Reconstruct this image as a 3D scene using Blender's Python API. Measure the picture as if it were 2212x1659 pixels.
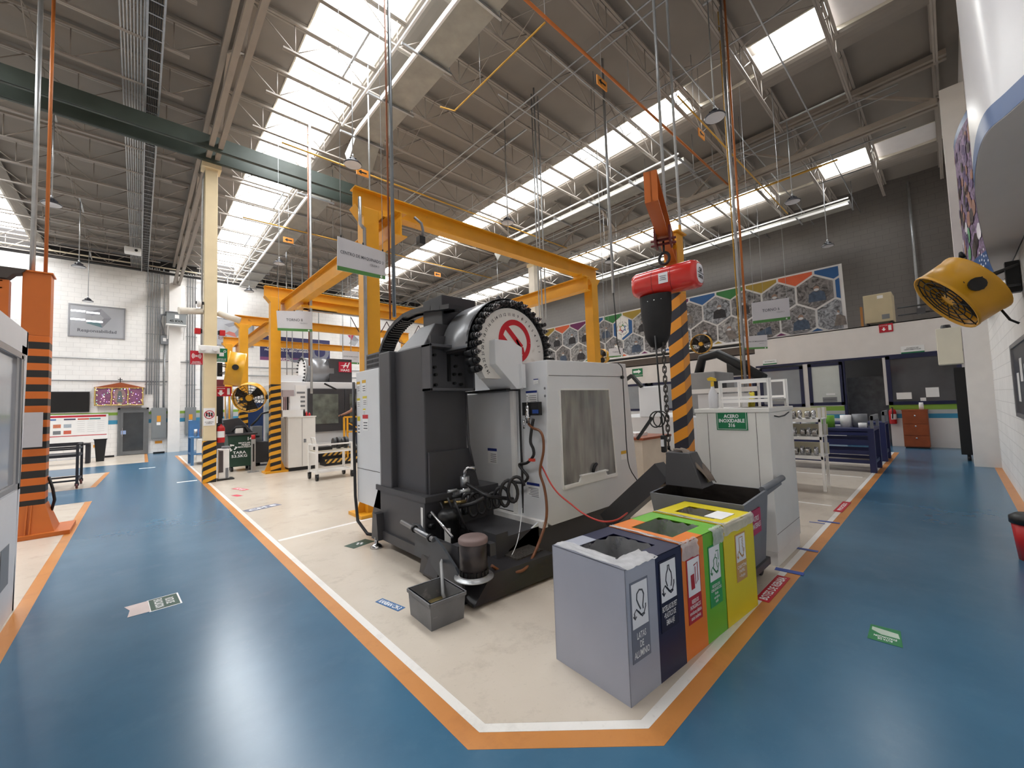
import bpy, bmesh, math, random
from mathutils import Vector as Vec, Matrix
random.seed(11)
for o in list(bpy.data.objects): bpy.data.objects.remove(o)
SC = bpy.context.scene
COL = SC.collection
# ---------------------------------------------------------------- camera
EYE = Vec((0, 0, 1.6)); FPX = 877.03; CX, CY = 1106.0, 829.5
_y, _p, _r = (math.radians(a) for a in (47.333, 3.185, -1.965))
FWD = Vec((math.cos(_y)*math.cos(_p), math.sin(_y)*math.cos(_p), math.sin(_p)))
_R = FWD.cross(Vec((0, 0, 1))).normalized(); _U = _R.cross(FWD)
RGT = _R*math.cos(_r) + _U*math.sin(_r); UPV = -_R*math.sin(_r) + _U*math.cos(_r)
cam = bpy.data.cameras.new('camera'); camo = bpy.data.objects.new('camera', cam); COL.objects.link(camo)
m = Matrix((RGT, UPV, -FWD)).transposed().to_4x4(); m.translation = EYE
camo.matrix_world = m
cam.sensor_fit = 'HORIZONTAL'; cam.sensor_width = 36; cam.lens = 36*FPX/2212
cam.clip_start = 0.05; cam.clip_end = 200
SC.camera = camo
# ---------------------------------------------------------------- world, exposure
w = bpy.data.worlds.new('sky'); SC.world = w; w.use_nodes = True
bg = w.node_tree.nodes['Background']; bg.inputs[0].default_value = (.80, .88, 1, 1); bg.inputs[1].default_value = 1.0
SC.view_settings.view_transform = 'Standard'; SC.view_settings.look = 'None'
SC.view_settings.gamma = 1; SC.view_settings.use_curve_mapping = False
SC.view_settings.exposure = 0.45
SKY = 17.0          # radiance of the daylit skylight panes

def ray(x, y): return FWD + (x-CX)/FPX*RGT - (y-CY)/FPX*UPV
def on(x, y, ax, v):            # photo pixel -> point on the plane axis=value
    d = ray(x, y); t = (v-EYE[ax])/d[ax]; return EYE + d*t
def fl(x, y, z=0): return on(x, y, 2, z)
def at(x, y, dist):
    d = ray(x, y); return EYE + d*(dist/math.hypot(d.x, d.y))
# ---------------------------------------------------------------- materials
def lin(c):
    out = []
    for k in c[:3]:
        k = k/255.0
        out.append(k/12.92 if k <= .04045 else ((k+.055)/1.055)**2.4)
    return (*out, 1)
MATS = {}
def mat(name, col, rough=.5, metal=0, var=.07, scale=4, bump=0, emis=0, trans=0, alpha=1, coat=0, spec=.5, dirt=None, dscale=8, dthr=.62):
    if name in MATS: return MATS[name]
    m = bpy.data.materials.new(name); m.use_nodes = True
    nt = m.node_tree; b = nt.nodes['Principled BSDF']; N = nt.nodes.new; L = nt.links.new
    b.inputs['Roughness'].default_value = rough; b.inputs['Metallic'].default_value = metal
    b.inputs['Specular IOR Level'].default_value = spec
    if coat: b.inputs['Coat Weight'].default_value = coat; b.inputs['Coat Roughness'].default_value = .08
    if trans: b.inputs['Transmission Weight'].default_value = trans
    b.inputs['Alpha'].default_value = alpha
    c = lin(col)
    tc = N('ShaderNodeTexCoord')
    src = None
    if var:
        nz = N('ShaderNodeTexNoise'); nz.inputs['Scale'].default_value = scale; nz.inputs['Detail'].default_value = 5
        L(tc.outputs['Object'], nz.inputs['Vector'])
        rp = N('ShaderNodeValToRGB'); e = rp.color_ramp.elements
        e[0].position = .3; e[1].position = .72
        e[0].color = tuple(max(0, k*(1-var)) for k in c[:3])+(1,); e[1].color = tuple(min(1, k*(1+var)) for k in c[:3])+(1,)
        L(nz.outputs['Fac'], rp.inputs[0]); src = rp.outputs[0]
        if dirt:
            n2 = N('ShaderNodeTexNoise'); n2.inputs['Scale'].default_value = dscale; n2.inputs['Detail'].default_value = 8
            L(tc.outputs['Object'], n2.inputs['Vector'])
            r2 = N('ShaderNodeValToRGB'); r2.color_ramp.elements[0].position = dthr; r2.color_ramp.elements[1].position = dthr+.12
            L(n2.outputs['Fac'], r2.inputs[0])
            mx = N('ShaderNodeMixRGB'); mx.inputs[2].default_value = lin(dirt)
            L(r2.outputs[0], mx.inputs[0]); L(src, mx.inputs[1]); src = mx.outputs[0]
        L(src, b.inputs['Base Color'])
        if bump:
            bp = N('ShaderNodeBump'); bp.inputs['Strength'].default_value = bump; bp.inputs['Distance'].default_value = .02
            L(nz.outputs['Fac'], bp.inputs['Height']); L(bp.outputs[0], b.inputs['Normal'])
    else:
        b.inputs['Base Color'].default_value = c
    if emis:
        b.inputs['Emission Color'].default_value = c; b.inputs['Emission Strength'].default_value = emis
    MATS[name] = m; return m
def stripes(name, c1, c2, period, slope, rough=.45, duty=.5, wear=0):
    """hazard stripes painted round a post: bands rise by 'slope' along x-y"""
    if name in MATS: return MATS[name]
    m = bpy.data.materials.new(name); m.use_nodes = True
    nt = m.node_tree; b = nt.nodes['Principled BSDF']; N = nt.nodes.new; L = nt.links.new
    b.inputs['Roughness'].default_value = rough
    g = N('ShaderNodeNewGeometry'); sp = N('ShaderNodeSeparateXYZ'); L(g.outputs['Position'], sp.inputs[0])
    a = N('ShaderNodeMath'); a.operation = 'SUBTRACT'; L(sp.outputs[0], a.inputs[0]); L(sp.outputs[1], a.inputs[1])
    k = N('ShaderNodeMath'); k.operation = 'MULTIPLY_ADD'; k.inputs[1].default_value = -slope
    L(a.outputs[0], k.inputs[0]); L(sp.outputs[2], k.inputs[2])
    d = N('ShaderNodeMath'); d.operation = 'DIVIDE'; d.inputs[1].default_value = period; L(k.outputs[0], d.inputs[0])
    f = N('ShaderNodeMath'); f.operation = 'FLOORED_MODULO'; f.inputs[1].default_value = 1; L(d.outputs[0], f.inputs[0])
    t = N('ShaderNodeMath'); t.operation = 'LESS_THAN'; t.inputs[1].default_value = duty; L(f.outputs[0], t.inputs[0])
    mx = N('ShaderNodeMixRGB'); mx.inputs[1].default_value = lin(c1); mx.inputs[2].default_value = lin(c2)
    L(t.outputs[0], mx.inputs[0]); L(mx.outputs[0], b.inputs['Base Color'])
    MATS[name] = m; return m
# ---------------------------------------------------------------- mesh builder
def wloc(o):
    p = Vec((0, 0, 0))
    while o: p += o.location; o = o.parent
    return p
class MB:
    def __init__(s): s.v = []; s.f = []; s.sm = []
    def add(s, vs, fs, smooth=False):
        n = len(s.v); s.v += [Vec(p) for p in vs]
        for f in fs: s.f.append([i+n for i in f]); s.sm.append(smooth)
        return s
    def box(s, a, b):
        x0, y0, z0 = (min(a[i], b[i]) for i in range(3)); x1, y1, z1 = (max(a[i], b[i]) for i in range(3))
        return s.add([(x0,y0,z0),(x1,y0,z0),(x1,y1,z0),(x0,y1,z0),(x0,y0,z1),(x1,y0,z1),(x1,y1,z1),(x0,y1,z1)],
                     [(0,3,2,1),(4,5,6,7),(0,1,5,4),(1,2,6,5),(2,3,7,6),(3,0,4,7)])
    def cbox(s, c, sz): return s.box([c[i]-sz[i]/2 for i in range(3)], [c[i]+sz[i]/2 for i in range(3)])
    def hexa(s, bot, top):      # 4 bottom + 4 top points, counter-clockwise seen from above
        return s.add(list(bot)+list(top), [(0,3,2,1),(4,5,6,7),(0,1,5,4),(1,2,6,5),(2,3,7,6),(3,0,4,7)])
    def beam(s, p, q, w, h, up=(0,0,1)):
        p = Vec(p); q = Vec(q); d = (q-p).normalized(); u = Vec(up)
        if abs(d.dot(u)) > .98: u = Vec((1,0,0))
        r = d.cross(u).normalized(); u = r.cross(d)
        a = r*(w/2); b = u*(h/2)
        return s.add([p-a-b, p+a-b, p+a+b, p-a+b, q-a-b, q+a-b, q+a+b, q-a+b],
                     [(0,1,2,3),(7,6,5,4),(4,5,1,0),(5,6,2,1),(6,7,3,2),(7,4,0,3)])
    def frame(s, d):
        d = Vec(d).normalized(); u = Vec((0,0,1)) if abs(d.z) < .9 else Vec((1,0,0))
        r = d.cross(u).normalized(); return r, r.cross(d)
    def cyl(s, p, q, r, n=12, r2=None, cap=True, smooth=True):
        p = Vec(p); q = Vec(q); r2 = r if r2 is None else r2; a, b = s.frame(q-p)
        c = [(math.cos(2*math.pi*i/n), math.sin(2*math.pi*i/n)) for i in range(n)]
        vs = [p+a*(x*r)+b*(y*r) for x, y in c]+[q+a*(x*r2)+b*(y*r2) for x, y in c]
        s.add(vs, [(i, i+n, (i+1) % n+n, (i+1) % n) for i in range(n)], smooth)
        if cap:
            k = len(s.v)-2*n; s.f.append([k+i for i in range(n)]); s.sm.append(False)
            s.f.append([k+n+i for i in reversed(range(n))]); s.sm.append(False)
        return s
    def tube(s, pts, r, n=8, closed=False):
        pts = [Vec(p) for p in pts]; k = len(pts); vs = []; pa = None
        for i, p in enumerate(pts):
            if closed: d = pts[(i+1) % k]-pts[i-1]
            else: d = pts[min(i+1, k-1)]-pts[max(i-1, 0)]
            if d.length < 1e-9: d = Vec((0,0,1))
            d.normalize()
            if pa is None: a, b = s.frame(d)
            else:
                a = pa-d*pa.dot(d)
                if a.length < 1e-6: a, _ = s.frame(d)
                a.normalize(); b = d.cross(a)
            pa = a
            b = d.cross(a)
            vs += [p+a*(math.cos(2*math.pi*j/n)*r)+b*(math.sin(2*math.pi*j/n)*r) for j in range(n)]
        fs = []
        for i in range(k if closed else k-1):
            i2 = (i+1) % k
            for j in range(n): fs.append((i*n+j, i*n+(j+1) % n, i2*n+(j+1) % n, i2*n+j))
        s.add(vs, fs, True)
        if not closed:
            o = len(s.v)-k*n
            s.f.append([o+j for j in reversed(range(n))]); s.sm.append(False)
            s.f.append([o+(k-1)*n+j for j in range(n)]); s.sm.append(False)
        return s
    def prism(s, poly, ax, d0, d1):
        """polygon in the two axes other than ax (in x,y,z order), extruded along ax"""
        def P(p, d):
            q = list(p); q.insert(ax, d); return Vec(q)
        n = len(poly)
        s.add([P(p, d0) for p in poly]+[P(p, d1) for p in poly],
              [tuple(range(n)), tuple(reversed(range(n, 2*n)))]+[(i, i+n, (i+1) % n+n, (i+1) % n) for i in range(n)])
        return s
    def lathe(s, prof, c, ax=2, n=24, smooth=True, a0=0, a1=2*math.pi):
        """prof: list of (radius, height along ax)"""
        c = Vec(c); full = abs(a1-a0-2*math.pi) < 1e-6; k = n if full else n+1; vs = []
        for r, h in prof:
            for j in range(k):
                t = a0+(a1-a0)*j/n; q = [r*math.cos(t), r*math.sin(t)]; q.insert(ax, h); vs.append(c+Vec(q))
        fs = []
        for i in range(len(prof)-1):
            for j in range(n):
                j2 = (j+1) % k; fs.append((i*k+j, i*k+j2, (i+1)*k+j2, (i+1)*k+j))
        return s.add(vs, fs, smooth)
    def sphere(s, c, r, n=12, sz=(1,1,1)):
        prof = [(max(1e-4, math.cos(-math.pi/2+math.pi*i/(n//2)))*r, math.sin(-math.pi/2+math.pi*i/(n//2))*r) for i in range(n//2+1)]
        k = len(s.v); s.lathe(prof, (0,0,0), 2, n)
        for i in range(k, len(s.v)): s.v[i] = Vec(c)+Vec((s.v[i].x*sz[0], s.v[i].y*sz[1], s.v[i].z*sz[2]))
        return s
    def quad(s, *p): return s.add(p, [tuple(range(len(p)))])
    def mesh(s, name, mt, off=Vec((0,0,0))):
        me = bpy.data.meshes.new(name)
        me.from_pydata([tuple(p-off) for p in s.v], [], s.f); me.polygons.foreach_set('use_smooth', s.sm)
        bm = bmesh.new(); bm.from_mesh(me); bmesh.ops.recalc_face_normals(bm, faces=bm.faces); bm.to_mesh(me); bm.free()
        if mt: me.materials.append(mt)
        return me
    def build(s, name, mt, parent=None, local=False, bevel=0, base=None):
        if parent is None and not local and base is None:
            xs = [p.x for p in s.v]; ys = [p.y for p in s.v]
            base = Vec(((min(xs)+max(xs))/2, (min(ys)+max(ys))/2, min(p.z for p in s.v)))
        off = Vec((0,0,0)) if local else (wloc(parent) if parent else Vec(base))
        o = bpy.data.objects.new(name, s.mesh(name, mt, off)); COL.objects.link(o)
        if parent: o.parent = parent
        elif base is not None: o.location = base
        if bevel:
            b = o.modifiers.new('bevel', 'BEVEL'); b.width = bevel; b.segments = 2; b.limit_method = 'ANGLE'; b.angle_limit = .7
        return o
def tag(o, label=None, cat=None, group=None, kind=None):
    if label: o['label'] = label
    if cat: o['category'] = cat
    if group: o['group'] = group
    if kind: o['kind'] = kind
    return o
def thing(name, label, cat, loc=(0,0,0), rz=0, group=None):
    o = bpy.data.objects.new(name, None); COL.objects.link(o); o.location = loc; o.rotation_euler = (0,0,rz)
    o.empty_display_size = .1
    return tag(o, label, cat, group)
def struct(o): o['kind'] = 'structure'; return o
def kids(o): return [c for c in bpy.data.objects if c.parent == o]
def clone(o, loc=None, rz=None, parent=None, label=None, group=None):
    c = o.copy(); COL.objects.link(c)
    if parent: c.parent = parent
    if loc is not None: c.location = loc
    if rz is not None: c.rotation_euler = (0,0,rz)
    if label: c['label'] = label
    if group: c['group'] = group
    for ch in CH.get(o.name) or kids(o): clone(ch, parent=c)
    return c
CH = {}
def share(me, name, loc, parent=None, rot=None):
    o = bpy.data.objects.new(name, me); COL.objects.link(o); o.parent = parent
    o.location = Vec(loc)-(wloc(parent) if parent else Vec((0,0,0)))
    if rot: o.rotation_euler = rot
    return o
def text(body, mt, c, right, up, w=None, h=None, parent=None, name='lettering', bold=0, proud=.002, local=False, spacing=1.0):
    """flat lettering centred on c, written along right"""
    cu = bpy.data.curves.new('t', 'FONT'); cu.body = body; cu.align_x = 'CENTER'; cu.align_y = 'CENTER'; cu.resolution_u = 2
    cu.offset = bold; cu.space_line = .95; cu.space_character = spacing
    to = bpy.data.objects.new('t', cu)
    me = bpy.data.meshes.new_from_object(to); bpy.data.objects.remove(to); bpy.data.curves.remove(cu)
    xs = [v.co.x for v in me.vertices]; ys = [v.co.y for v in me.vertices]
    sx = max(xs)-min(xs); sy = max(ys)-min(ys); mx = (max(xs)+min(xs))/2; my = (max(ys)+min(ys))/2
    if w and h: kx, ky = w/sx, h/sy
    elif w: kx = ky = w/sx
    else: kx = ky = h/sy
    right = Vec(right).normalized(); up = Vec(up).normalized(); nrm = right.cross(up)
    off = Vec((0,0,0)) if local else (wloc(parent) if parent else Vec((0,0,0)))
    c = Vec(c)
    for v in me.vertices: v.co = c+right*((v.co.x-mx)*kx)+up*((v.co.y-my)*ky)+nrm*proud-off
    me.name = name; me.materials.clear(); me.materials.append(mt)
    o = bpy.data.objects.new(name, me); COL.objects.link(o)
    if parent: o.parent = parent
    return o
def poly(pts2, mt, c, right, up, parent, name, proud=.002, th=.0012, local=False, holes=None):
    """flat printed shape: 2-D outline placed on a face"""
    right = Vec(right).normalized(); up = Vec(up).normalized(); n = right.cross(up); c = Vec(c)
    b = MB(); k = len(pts2)
    f = [c+right*x+up*y+n*proud for x, y in pts2]
    b.add(f, [tuple(range(k))])
    return b.build(name, mt, parent, local=local)
def rect(w, h): return [(-w/2,-h/2),(w/2,-h/2),(w/2,h/2),(-w/2,h/2)]
def arc2(r, a0, a1, n, c=(0,0)): return [(c[0]+r*math.cos(a0+(a1-a0)*i/n), c[1]+r*math.sin(a0+(a1-a0)*i/n)) for i in range(n+1)]
def stroke(pts, wd):            # thick 2-D polyline outline
    L, R = [], []
    for i, p in enumerate(pts):
        a = pts[max(i-1,0)]; b = pts[min(i+1,len(pts)-1)]; dx, dy = b[0]-a[0], b[1]-a[1]; l = math.hypot(dx,dy) or 1
        nx, ny = -dy/l*wd/2, dx/l*wd/2; L.append((p[0]+nx,p[1]+ny)); R.append((p[0]-nx,p[1]-ny))
    return L, R
def line2(pts, wd, mt, c, right, up, parent, name, proud=.003, local=False):
    L, R = stroke(pts, wd); right = Vec(right).normalized(); up = Vec(up).normalized(); n = right.cross(up); c = Vec(c)
    b = MB(); T = lambda p: c+right*p[0]+up*p[1]+n*proud
    for i in range(len(L)-1): b.quad(T(R[i]),T(R[i+1]),T(L[i+1]),T(L[i]))
    return b.build(name, mt, parent, local=local)
# ---------------------------------------------------------------- palette
WHITE = mat('white_paint',(238,236,233),.45,var=.04)
WALLW = mat('wall_white',(236,232,228),.7,var=.03)
GREYW = mat('machine_white',(222,223,225),.35,var=.03,scale=2)
GREYD = mat('machine_dark',(64,63,66),.42,var=.08,scale=3)
GREYM = mat('mid_grey',(122,124,128),.45,var=.06)
BLACK = mat('black_plastic',(22,22,24),.45,var=.1)
RUBBER = mat('rubber',(30,29,29),.6,var=.12)
YEL = mat('safety_yellow',(224,158,32),.42,var=.07,scale=3,dirt=(150,100,30),dscale=6,dthr=.68)
ORA = mat('crane_orange',(190,98,28),.42,var=.06,scale=3)
STEEL = mat('galvanised',(176,178,180),.35,metal=.7,var=.1,scale=9)
CHROME = mat('chrome',(205,205,208),.18,metal=1,var=.05)
RED = mat('red_paint',(190,30,34),.4,var=.05)
SIGNR = mat('sign_red',(190,24,44),.5,var=.03)
SIGNG = mat('sign_green',(16,116,72),.5,var=.03)
LETW = mat('print_white',(240,240,240),.6,var=0)
LETK = mat('print_black',(28,28,30),.6,var=0)
LETG = mat('print_grey',(74,76,82),.6,var=0)
PAPER = mat('paper_white',(240,239,238),.7,var=.02)
BLUEF = mat('navy_frame',(22,28,66),.4,var=.08)
WOOD = mat('brown_wood',(150,72,34),.4,var=.14,scale=6)
# ================================================================ the shell
def brickmat(name, col, joint, sc=1.0, swap=False, dep=.25):
    m = mat(name, col, .65, var=.05, scale=2)
    nt = m.node_tree; N = nt.nodes.new; L = nt.links.new; b = nt.nodes['Principled BSDF']
    g = N('ShaderNodeNewGeometry'); sp = N('ShaderNodeSeparateXYZ'); L(g.outputs['Position'], sp.inputs[0])
    ad = N('ShaderNodeMath'); ad.operation = 'ADD'; L(sp.outputs[0], ad.inputs[0]); L(sp.outputs[1], ad.inputs[1])
    cb = N('ShaderNodeCombineXYZ'); L(ad.outputs[0], cb.inputs[0]); L(sp.outputs[2], cb.inputs[1])
    br = N('ShaderNodeTexBrick'); br.inputs['Scale'].default_value = sc; br.inputs['Brick Width'].default_value = .4
    br.inputs['Row Height'].default_value = .2; br.inputs['Mortar Size'].default_value = .006; br.inputs['Mortar Smooth'].default_value = .3
    L(cb.outputs[0], br.inputs['Vector'])
    src = b.inputs['Base Color'].links[0].from_socket
    mx = N('ShaderNodeMixRGB'); mx.inputs[2].default_value = lin(joint)
    L(br.outputs['Fac'], mx.inputs[0]); L(src, mx.inputs[1]); L(mx.outputs[0], b.inputs['Base Color'])
    bp = N('ShaderNodeBump'); bp.invert = True; bp.inputs['Strength'].default_value = dep; bp.inputs['Distance'].default_value = .01
    L(br.outputs['Fac'], bp.inputs['Height']); L(bp.outputs[0], b.inputs['Normal'])
    return m
BLOCKW = brickmat('painted_block',(238,235,232),(214,211,208))
BLOCKG = brickmat('grey_block',(98,93,89),(80,76,73))
def floormat(name, col, col2, rough, scuff):
    m = bpy.data.materials.new(name); m.use_nodes = True; nt = m.node_tree; N = nt.nodes.new; L = nt.links.new; b = nt.nodes['Principled BSDF']
    g = N('ShaderNodeNewGeometry')
    n1 = N('ShaderNodeTexNoise'); n1.inputs['Scale'].default_value = .9; n1.inputs['Detail'].default_value = 7; n1.inputs['Roughness'].default_value = .6
    L(g.outputs['Position'], n1.inputs['Vector'])
    r1 = N('ShaderNodeValToRGB'); r1.color_ramp.elements[0].color = lin(col); r1.color_ramp.elements[1].color = lin(col2)
    r1.color_ramp.elements[0].position = .35; r1.color_ramp.elements[1].position = .68; L(n1.outputs['Fac'], r1.inputs[0])
    n2 = N('ShaderNodeTexNoise'); n2.inputs['Scale'].default_value = 34; n2.inputs['Detail'].default_value = 6
    L(g.outputs['Position'], n2.inputs['Vector'])
    r2 = N('ShaderNodeValToRGB'); r2.color_ramp.elements[0].position = .62; r2.color_ramp.elements[1].position = .95
    r2.color_ramp.elements[1].color = (.5,.5,.5,1); L(n2.outputs['Fac'], r2.inputs[0])
    mx = N('ShaderNodeMixRGB'); mx.inputs[2].default_value = lin(scuff); L(r2.outputs[0], mx.inputs[0]); L(r1.outputs[0], mx.inputs[1])
    L(mx.outputs[0], b.inputs['Base Color'])
    b.inputs['Roughness'].default_value = rough
    n3 = N('ShaderNodeTexNoise'); n3.inputs['Scale'].default_value = 2.6; n3.inputs['Detail'].default_value = 12; n3.inputs['Roughness'].default_value = .72
    L(g.outputs['Position'], n3.inputs['Vector']); r3 = N('ShaderNodeValToRGB'); r3.color_ramp.elements[0].position = .54; r3.color_ramp.elements[1].position = .78
    r3.color_ramp.elements[1].color = (.55,.55,.55,1); L(n3.outputs['Fac'], r3.inputs[0])
    m3 = N('ShaderNodeMixRGB'); m3.inputs[2].default_value = lin(scuff); L(r3.outputs[0], m3.inputs[0]); L(mx.outputs[0], m3.inputs[1]); L(m3.outputs[0], b.inputs['Base Color'])
    MATS[name] = m; return m
BLUE = floormat('blue_epoxy',(56,98,126),(66,109,137),.24,(78,114,138))
CREAM = floormat('cream_epoxy',(200,188,173),(209,198,184),.26,(146,134,120))
ORAL = floormat('orange_line',(190,124,62),(204,140,78),.35,(150,92,46))
WHIL = floormat('white_line',(226,222,216),(238,234,230),.3,(170,164,158))
X0, X1, Y0, Y1, ZT = -11.5, 20.0, -.57, 25.5, 9.35
f = MB().box((X0-.2, Y0-.2, -.12), (X1+.2, Y1+.2, 0)).build('floor', BLUE); struct(f)
def zone(name, pts, z0, z1, mt):
    return MB().prism(pts, 2, z0, z1).build(name, mt, f)
def inset(d): return [(1.158+d, 1.648+d*.42), (1.82+d*.42, 1.017+d), (15.2, 1.10+d), (15.2, 22.6-d), (1.158+d, 22.6-d)]
zone('orange_border', inset(0), 0, .001, ORAL)
zone('white_border', inset(.10), .001, .002, WHIL)
zone('cream_zone', inset(.155), .002, .003, CREAM)
for k, P in enumerate(([(-11.4,-.5),(-.66,-.5),(-.66,11.8),(-11.4,11.8)], [(-11.4,14.15),(-.74,14.2),(-.62,17.85),(-11.4,17.9)], [(-11.4,20.7),(.3,20.5),(.33,25.45),(-11.4,25.45)])):
    zone('orange_border', P, 0, .001, ORAL)
    d = .1; zone('cream_zone', [(P[0][0],P[0][1]),(P[1][0]-d,P[1][1]+(d*.25 if k else 0)),(P[2][0]-d,P[2][1]-d*.25),(P[3][0],P[3][1]-d*.25)], .001, .002, CREAM)
zone('white_line', [(1.33,5.95),(1.33,5.87),(2.6,5.98),(2.6,6.05)], .003, .004, WHIL)
zone('white_line', [(7.4,1.3),(7.46,1.3),(7.46,2.9),(7.4,2.9)], .003, .004, WHIL)
zone('white_line', [(10.3,1.3),(10.36,1.3),(10.36,3.6),(10.3,3.6)], .003, .004, WHIL)
zone('orange_border', [(4,-.47),(13.1,-.47),(13.1,-.57),(4,-.57)], 0, .001, ORAL)
# walls
struct(MB().box((X0-.2,Y1,0),(X1+.2,Y1+.2,8.72)).build('wall_left', BLOCKW))
struct(MB().box((X0-.2,Y1+.5,8.4),(X1+.2,Y1+.6,ZT+.3)).build('trim_1', mat('dark_gap',(40,36,34),.8)))
struct(MB().box((X0-.2,Y0-.2,0),(X1+.2,Y0,ZT+.1)).build('wall_right', BLOCKW))
struct(MB().box((X0-.2,Y0-.2,0),(X0,Y1+.2,ZT+.3)).build('wall_back', BLOCKW))
struct(MB().box((X1,Y0-.2,0),(X1+.2,Y1+.2,ZT+.3)).build('wall_far', BLOCKG))
# painted bands low on the left wall and the office
for i, (z0, z1, c) in enumerate(((1.82,1.95,(134,172,62)),(1.60,1.82,(182,184,184)),(1.42,1.60,(58,142,178)))):
    mm = mat('band_%d' % i, c, .55, var=.03)
    struct(MB().box((X0,Y1-.004,z0),(X1,Y1,z1)).build('trim_%d' % (2+i), mm))
# pilasters on the left wall
for i, x in enumerate((1.25, 13.2)):
    struct(MB().box((x-.22,Y1-.25,0),(x+.22,Y1,8.72)).build('trim_%d' % (6+i), WALLW))
struct(MB().box((13.05,-.57,0),(13.5,-.20,8.3)).build('trim_8', WALLW))
# ---------------------------------------------------------------- ceiling: sagging deck panels between the joists
DECK = mat('roof_deck',(132,125,118),.75,var=.06,scale=1.2,bump=.15)
DECKL = mat('roof_sheet_light',(226,222,222),.6,var=.03)
YJ = [12.5-1.41*k for k in range(-9, 10)]; YJ.sort()
SKYX = [(-4.75,-3.42),(2.43,3.75),(9.8,10.72),(16.65,17.78)]
ceil = MB().box((X0-.2,Y0-.2,ZT+.42),(X1+.2,Y1+.7,ZT+.5)).build('ceiling', DECK); struct(ceil)
def panel_mesh(w, L):
    b = MB(); n, k = 7, 2
    vs = []
    for i in range(n+1):
        for j in range(k+1):
            y = -L/2+L*i/n; vs.append((-w/2+w*j/k, y, .035*(2*y/L)**2-.035+.02*math.sin(3*j+i)*.4))
    fs = [(i*(k+1)+j, (i+1)*(k+1)+j, (i+1)*(k+1)+j+1, i*(k+1)+j+1) for i in range(n) for j in range(k)]
    b.add(vs, fs, True)
    o = len(b.v); return b.mesh('panel', DECK)
edges = [X0-.1, SKYX[0][0], SKYX[0][1], 1.3, SKYX[1][0], SKYX[1][1], 6.9, SKYX[2][0], SKYX[2][1], 13.25, SKYX[3][0], SKYX[3][1], X1+.1]
skys = {e[0] for e in SKYX}
ys = [Y0-.1]+[y for y in YJ if y > .3]+[Y1+.6]
pm = {}
GLOW = bpy.data.materials.new('daylit_pane'); GLOW.use_nodes = True
_n = GLOW.node_tree; _n.nodes.clear(); _o = _n.nodes.new('ShaderNodeOutputMaterial'); _e = _n.nodes.new('ShaderNodeEmission')
_e.inputs[0].default_value = (.955,.98,1,1); _e.inputs[1].default_value = SKY; _n.links.new(_e.outputs[0], _o.inputs[0])
CURB = mat('curb_sheet',(214,208,194),.6,var=.05)
win = [thing('window_%d' % (i+1), 'long strip of daylit roof skylight panes', None, ((a+b)/2, 12, ZT)) for i, (a, b) in enumerate(SKYX)]
for wd in win: struct(wd); del wd['label']
for i in range(len(edges)-1):
    a, b = edges[i], edges[i+1]
    for j in range(len(ys)-1):
        y0, y1 = ys[j], ys[j+1]; L = y1-y0; key = (round(b-a,3), round(L,3))
        issky = a in skys
        lit = issky and y0 > 1.0 and not (2.3 < y0 < 2.9)
        if a == SKYX[0][0] and y0 < 1: lit = False
        if lit:
            wd = win[[e[0] for e in SKYX].index(a)]
            MB().quad((a,y0,ZT+.36),(b,y0,ZT+.36),(b,y1,ZT+.36),(a,y1,ZT+.36)).build('pane', GLOW, wd)
            MB().box((a,y0-.02,ZT+.28),(b,y0+.02,ZT+.36)).build('glazing_bar', CURB, wd)
        else:
            if key not in pm: pm[key] = panel_mesh(b-a, L)
            o = share(pm[key], 'panel', ((a+b)/2, (y0+y1)/2, ZT), ceil)
            if issky and y0 < 1.0:
                me = pm[key].copy(); me.materials[0] = DECKL; o.data = me
for wd, (a, b) in zip(win, SKYX):
    MB().box((a-.03,Y0,ZT-.04),(a,Y1+.6,ZT+.42)).build('curb', CURB, wd)
    MB().box((b,Y0,ZT-.10),(b+.03,Y1+.6,ZT+.42)).build('curb', CURB, wd)
    # rolled lip under the far edge of the skylight
    bb = MB(); pr = [(b+.02+.42*(1-math.cos(t)), ZT-.10-.16*math.sin(t)) for t in [k*math.pi/10 for k in range(6)]]
    pts = [(x, z) for x, z in pr]
    for k in range(len(pts)-1):
        bb.add([(pts[k][0],Y0,pts[k][1]),(pts[k+1][0],Y0,pts[k+1][1]),(pts[k+1][0],Y1+.5,pts[k+1][1]),(pts[k][0],Y1+.5,pts[k][1])], [(0,1,2,3)], True)
    bb.build('rolled_lip', DECK, wd)
# ---------------------------------------------------------------- roof steel
JST = mat('joist_paint',(150,142,134),.5,var=.05)
GIR = mat('girder_paint',(150,140,130),.5,var=.05)
def angle_bar(b, p, q, w=.06):
    b.beam(p, q, w, .008); b.beam(Vec(p)+Vec((0,0,w/2)), Vec(q)+Vec((0,0,w/2)), .008, w)
def joist_meshes(dx, dz):
    A = MB(); A.cyl((-dx/2,0,-dz/2),(dx/2,0,dz/2),.013,6); D1 = A.mesh('diagonal', JST)
    B = MB(); B.cyl((-dx/2,0,dz/2),(dx/2,0,-dz/2),.013,6); D2 = B.mesh('diagonal', JST)
    Cm = MB(); Cm.cyl((0,0,-dz/2),(0,0,dz/2),.011,6); return D1, D2, Cm.mesh('strut', JST)
ZB, ZTOP = 8.62, 9.22
bays = [(-10.6,1.15,'left bay'),(1.45,13.0,'middle bay'),(13.4,19.9,'far bay')]
cache = {}
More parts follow.
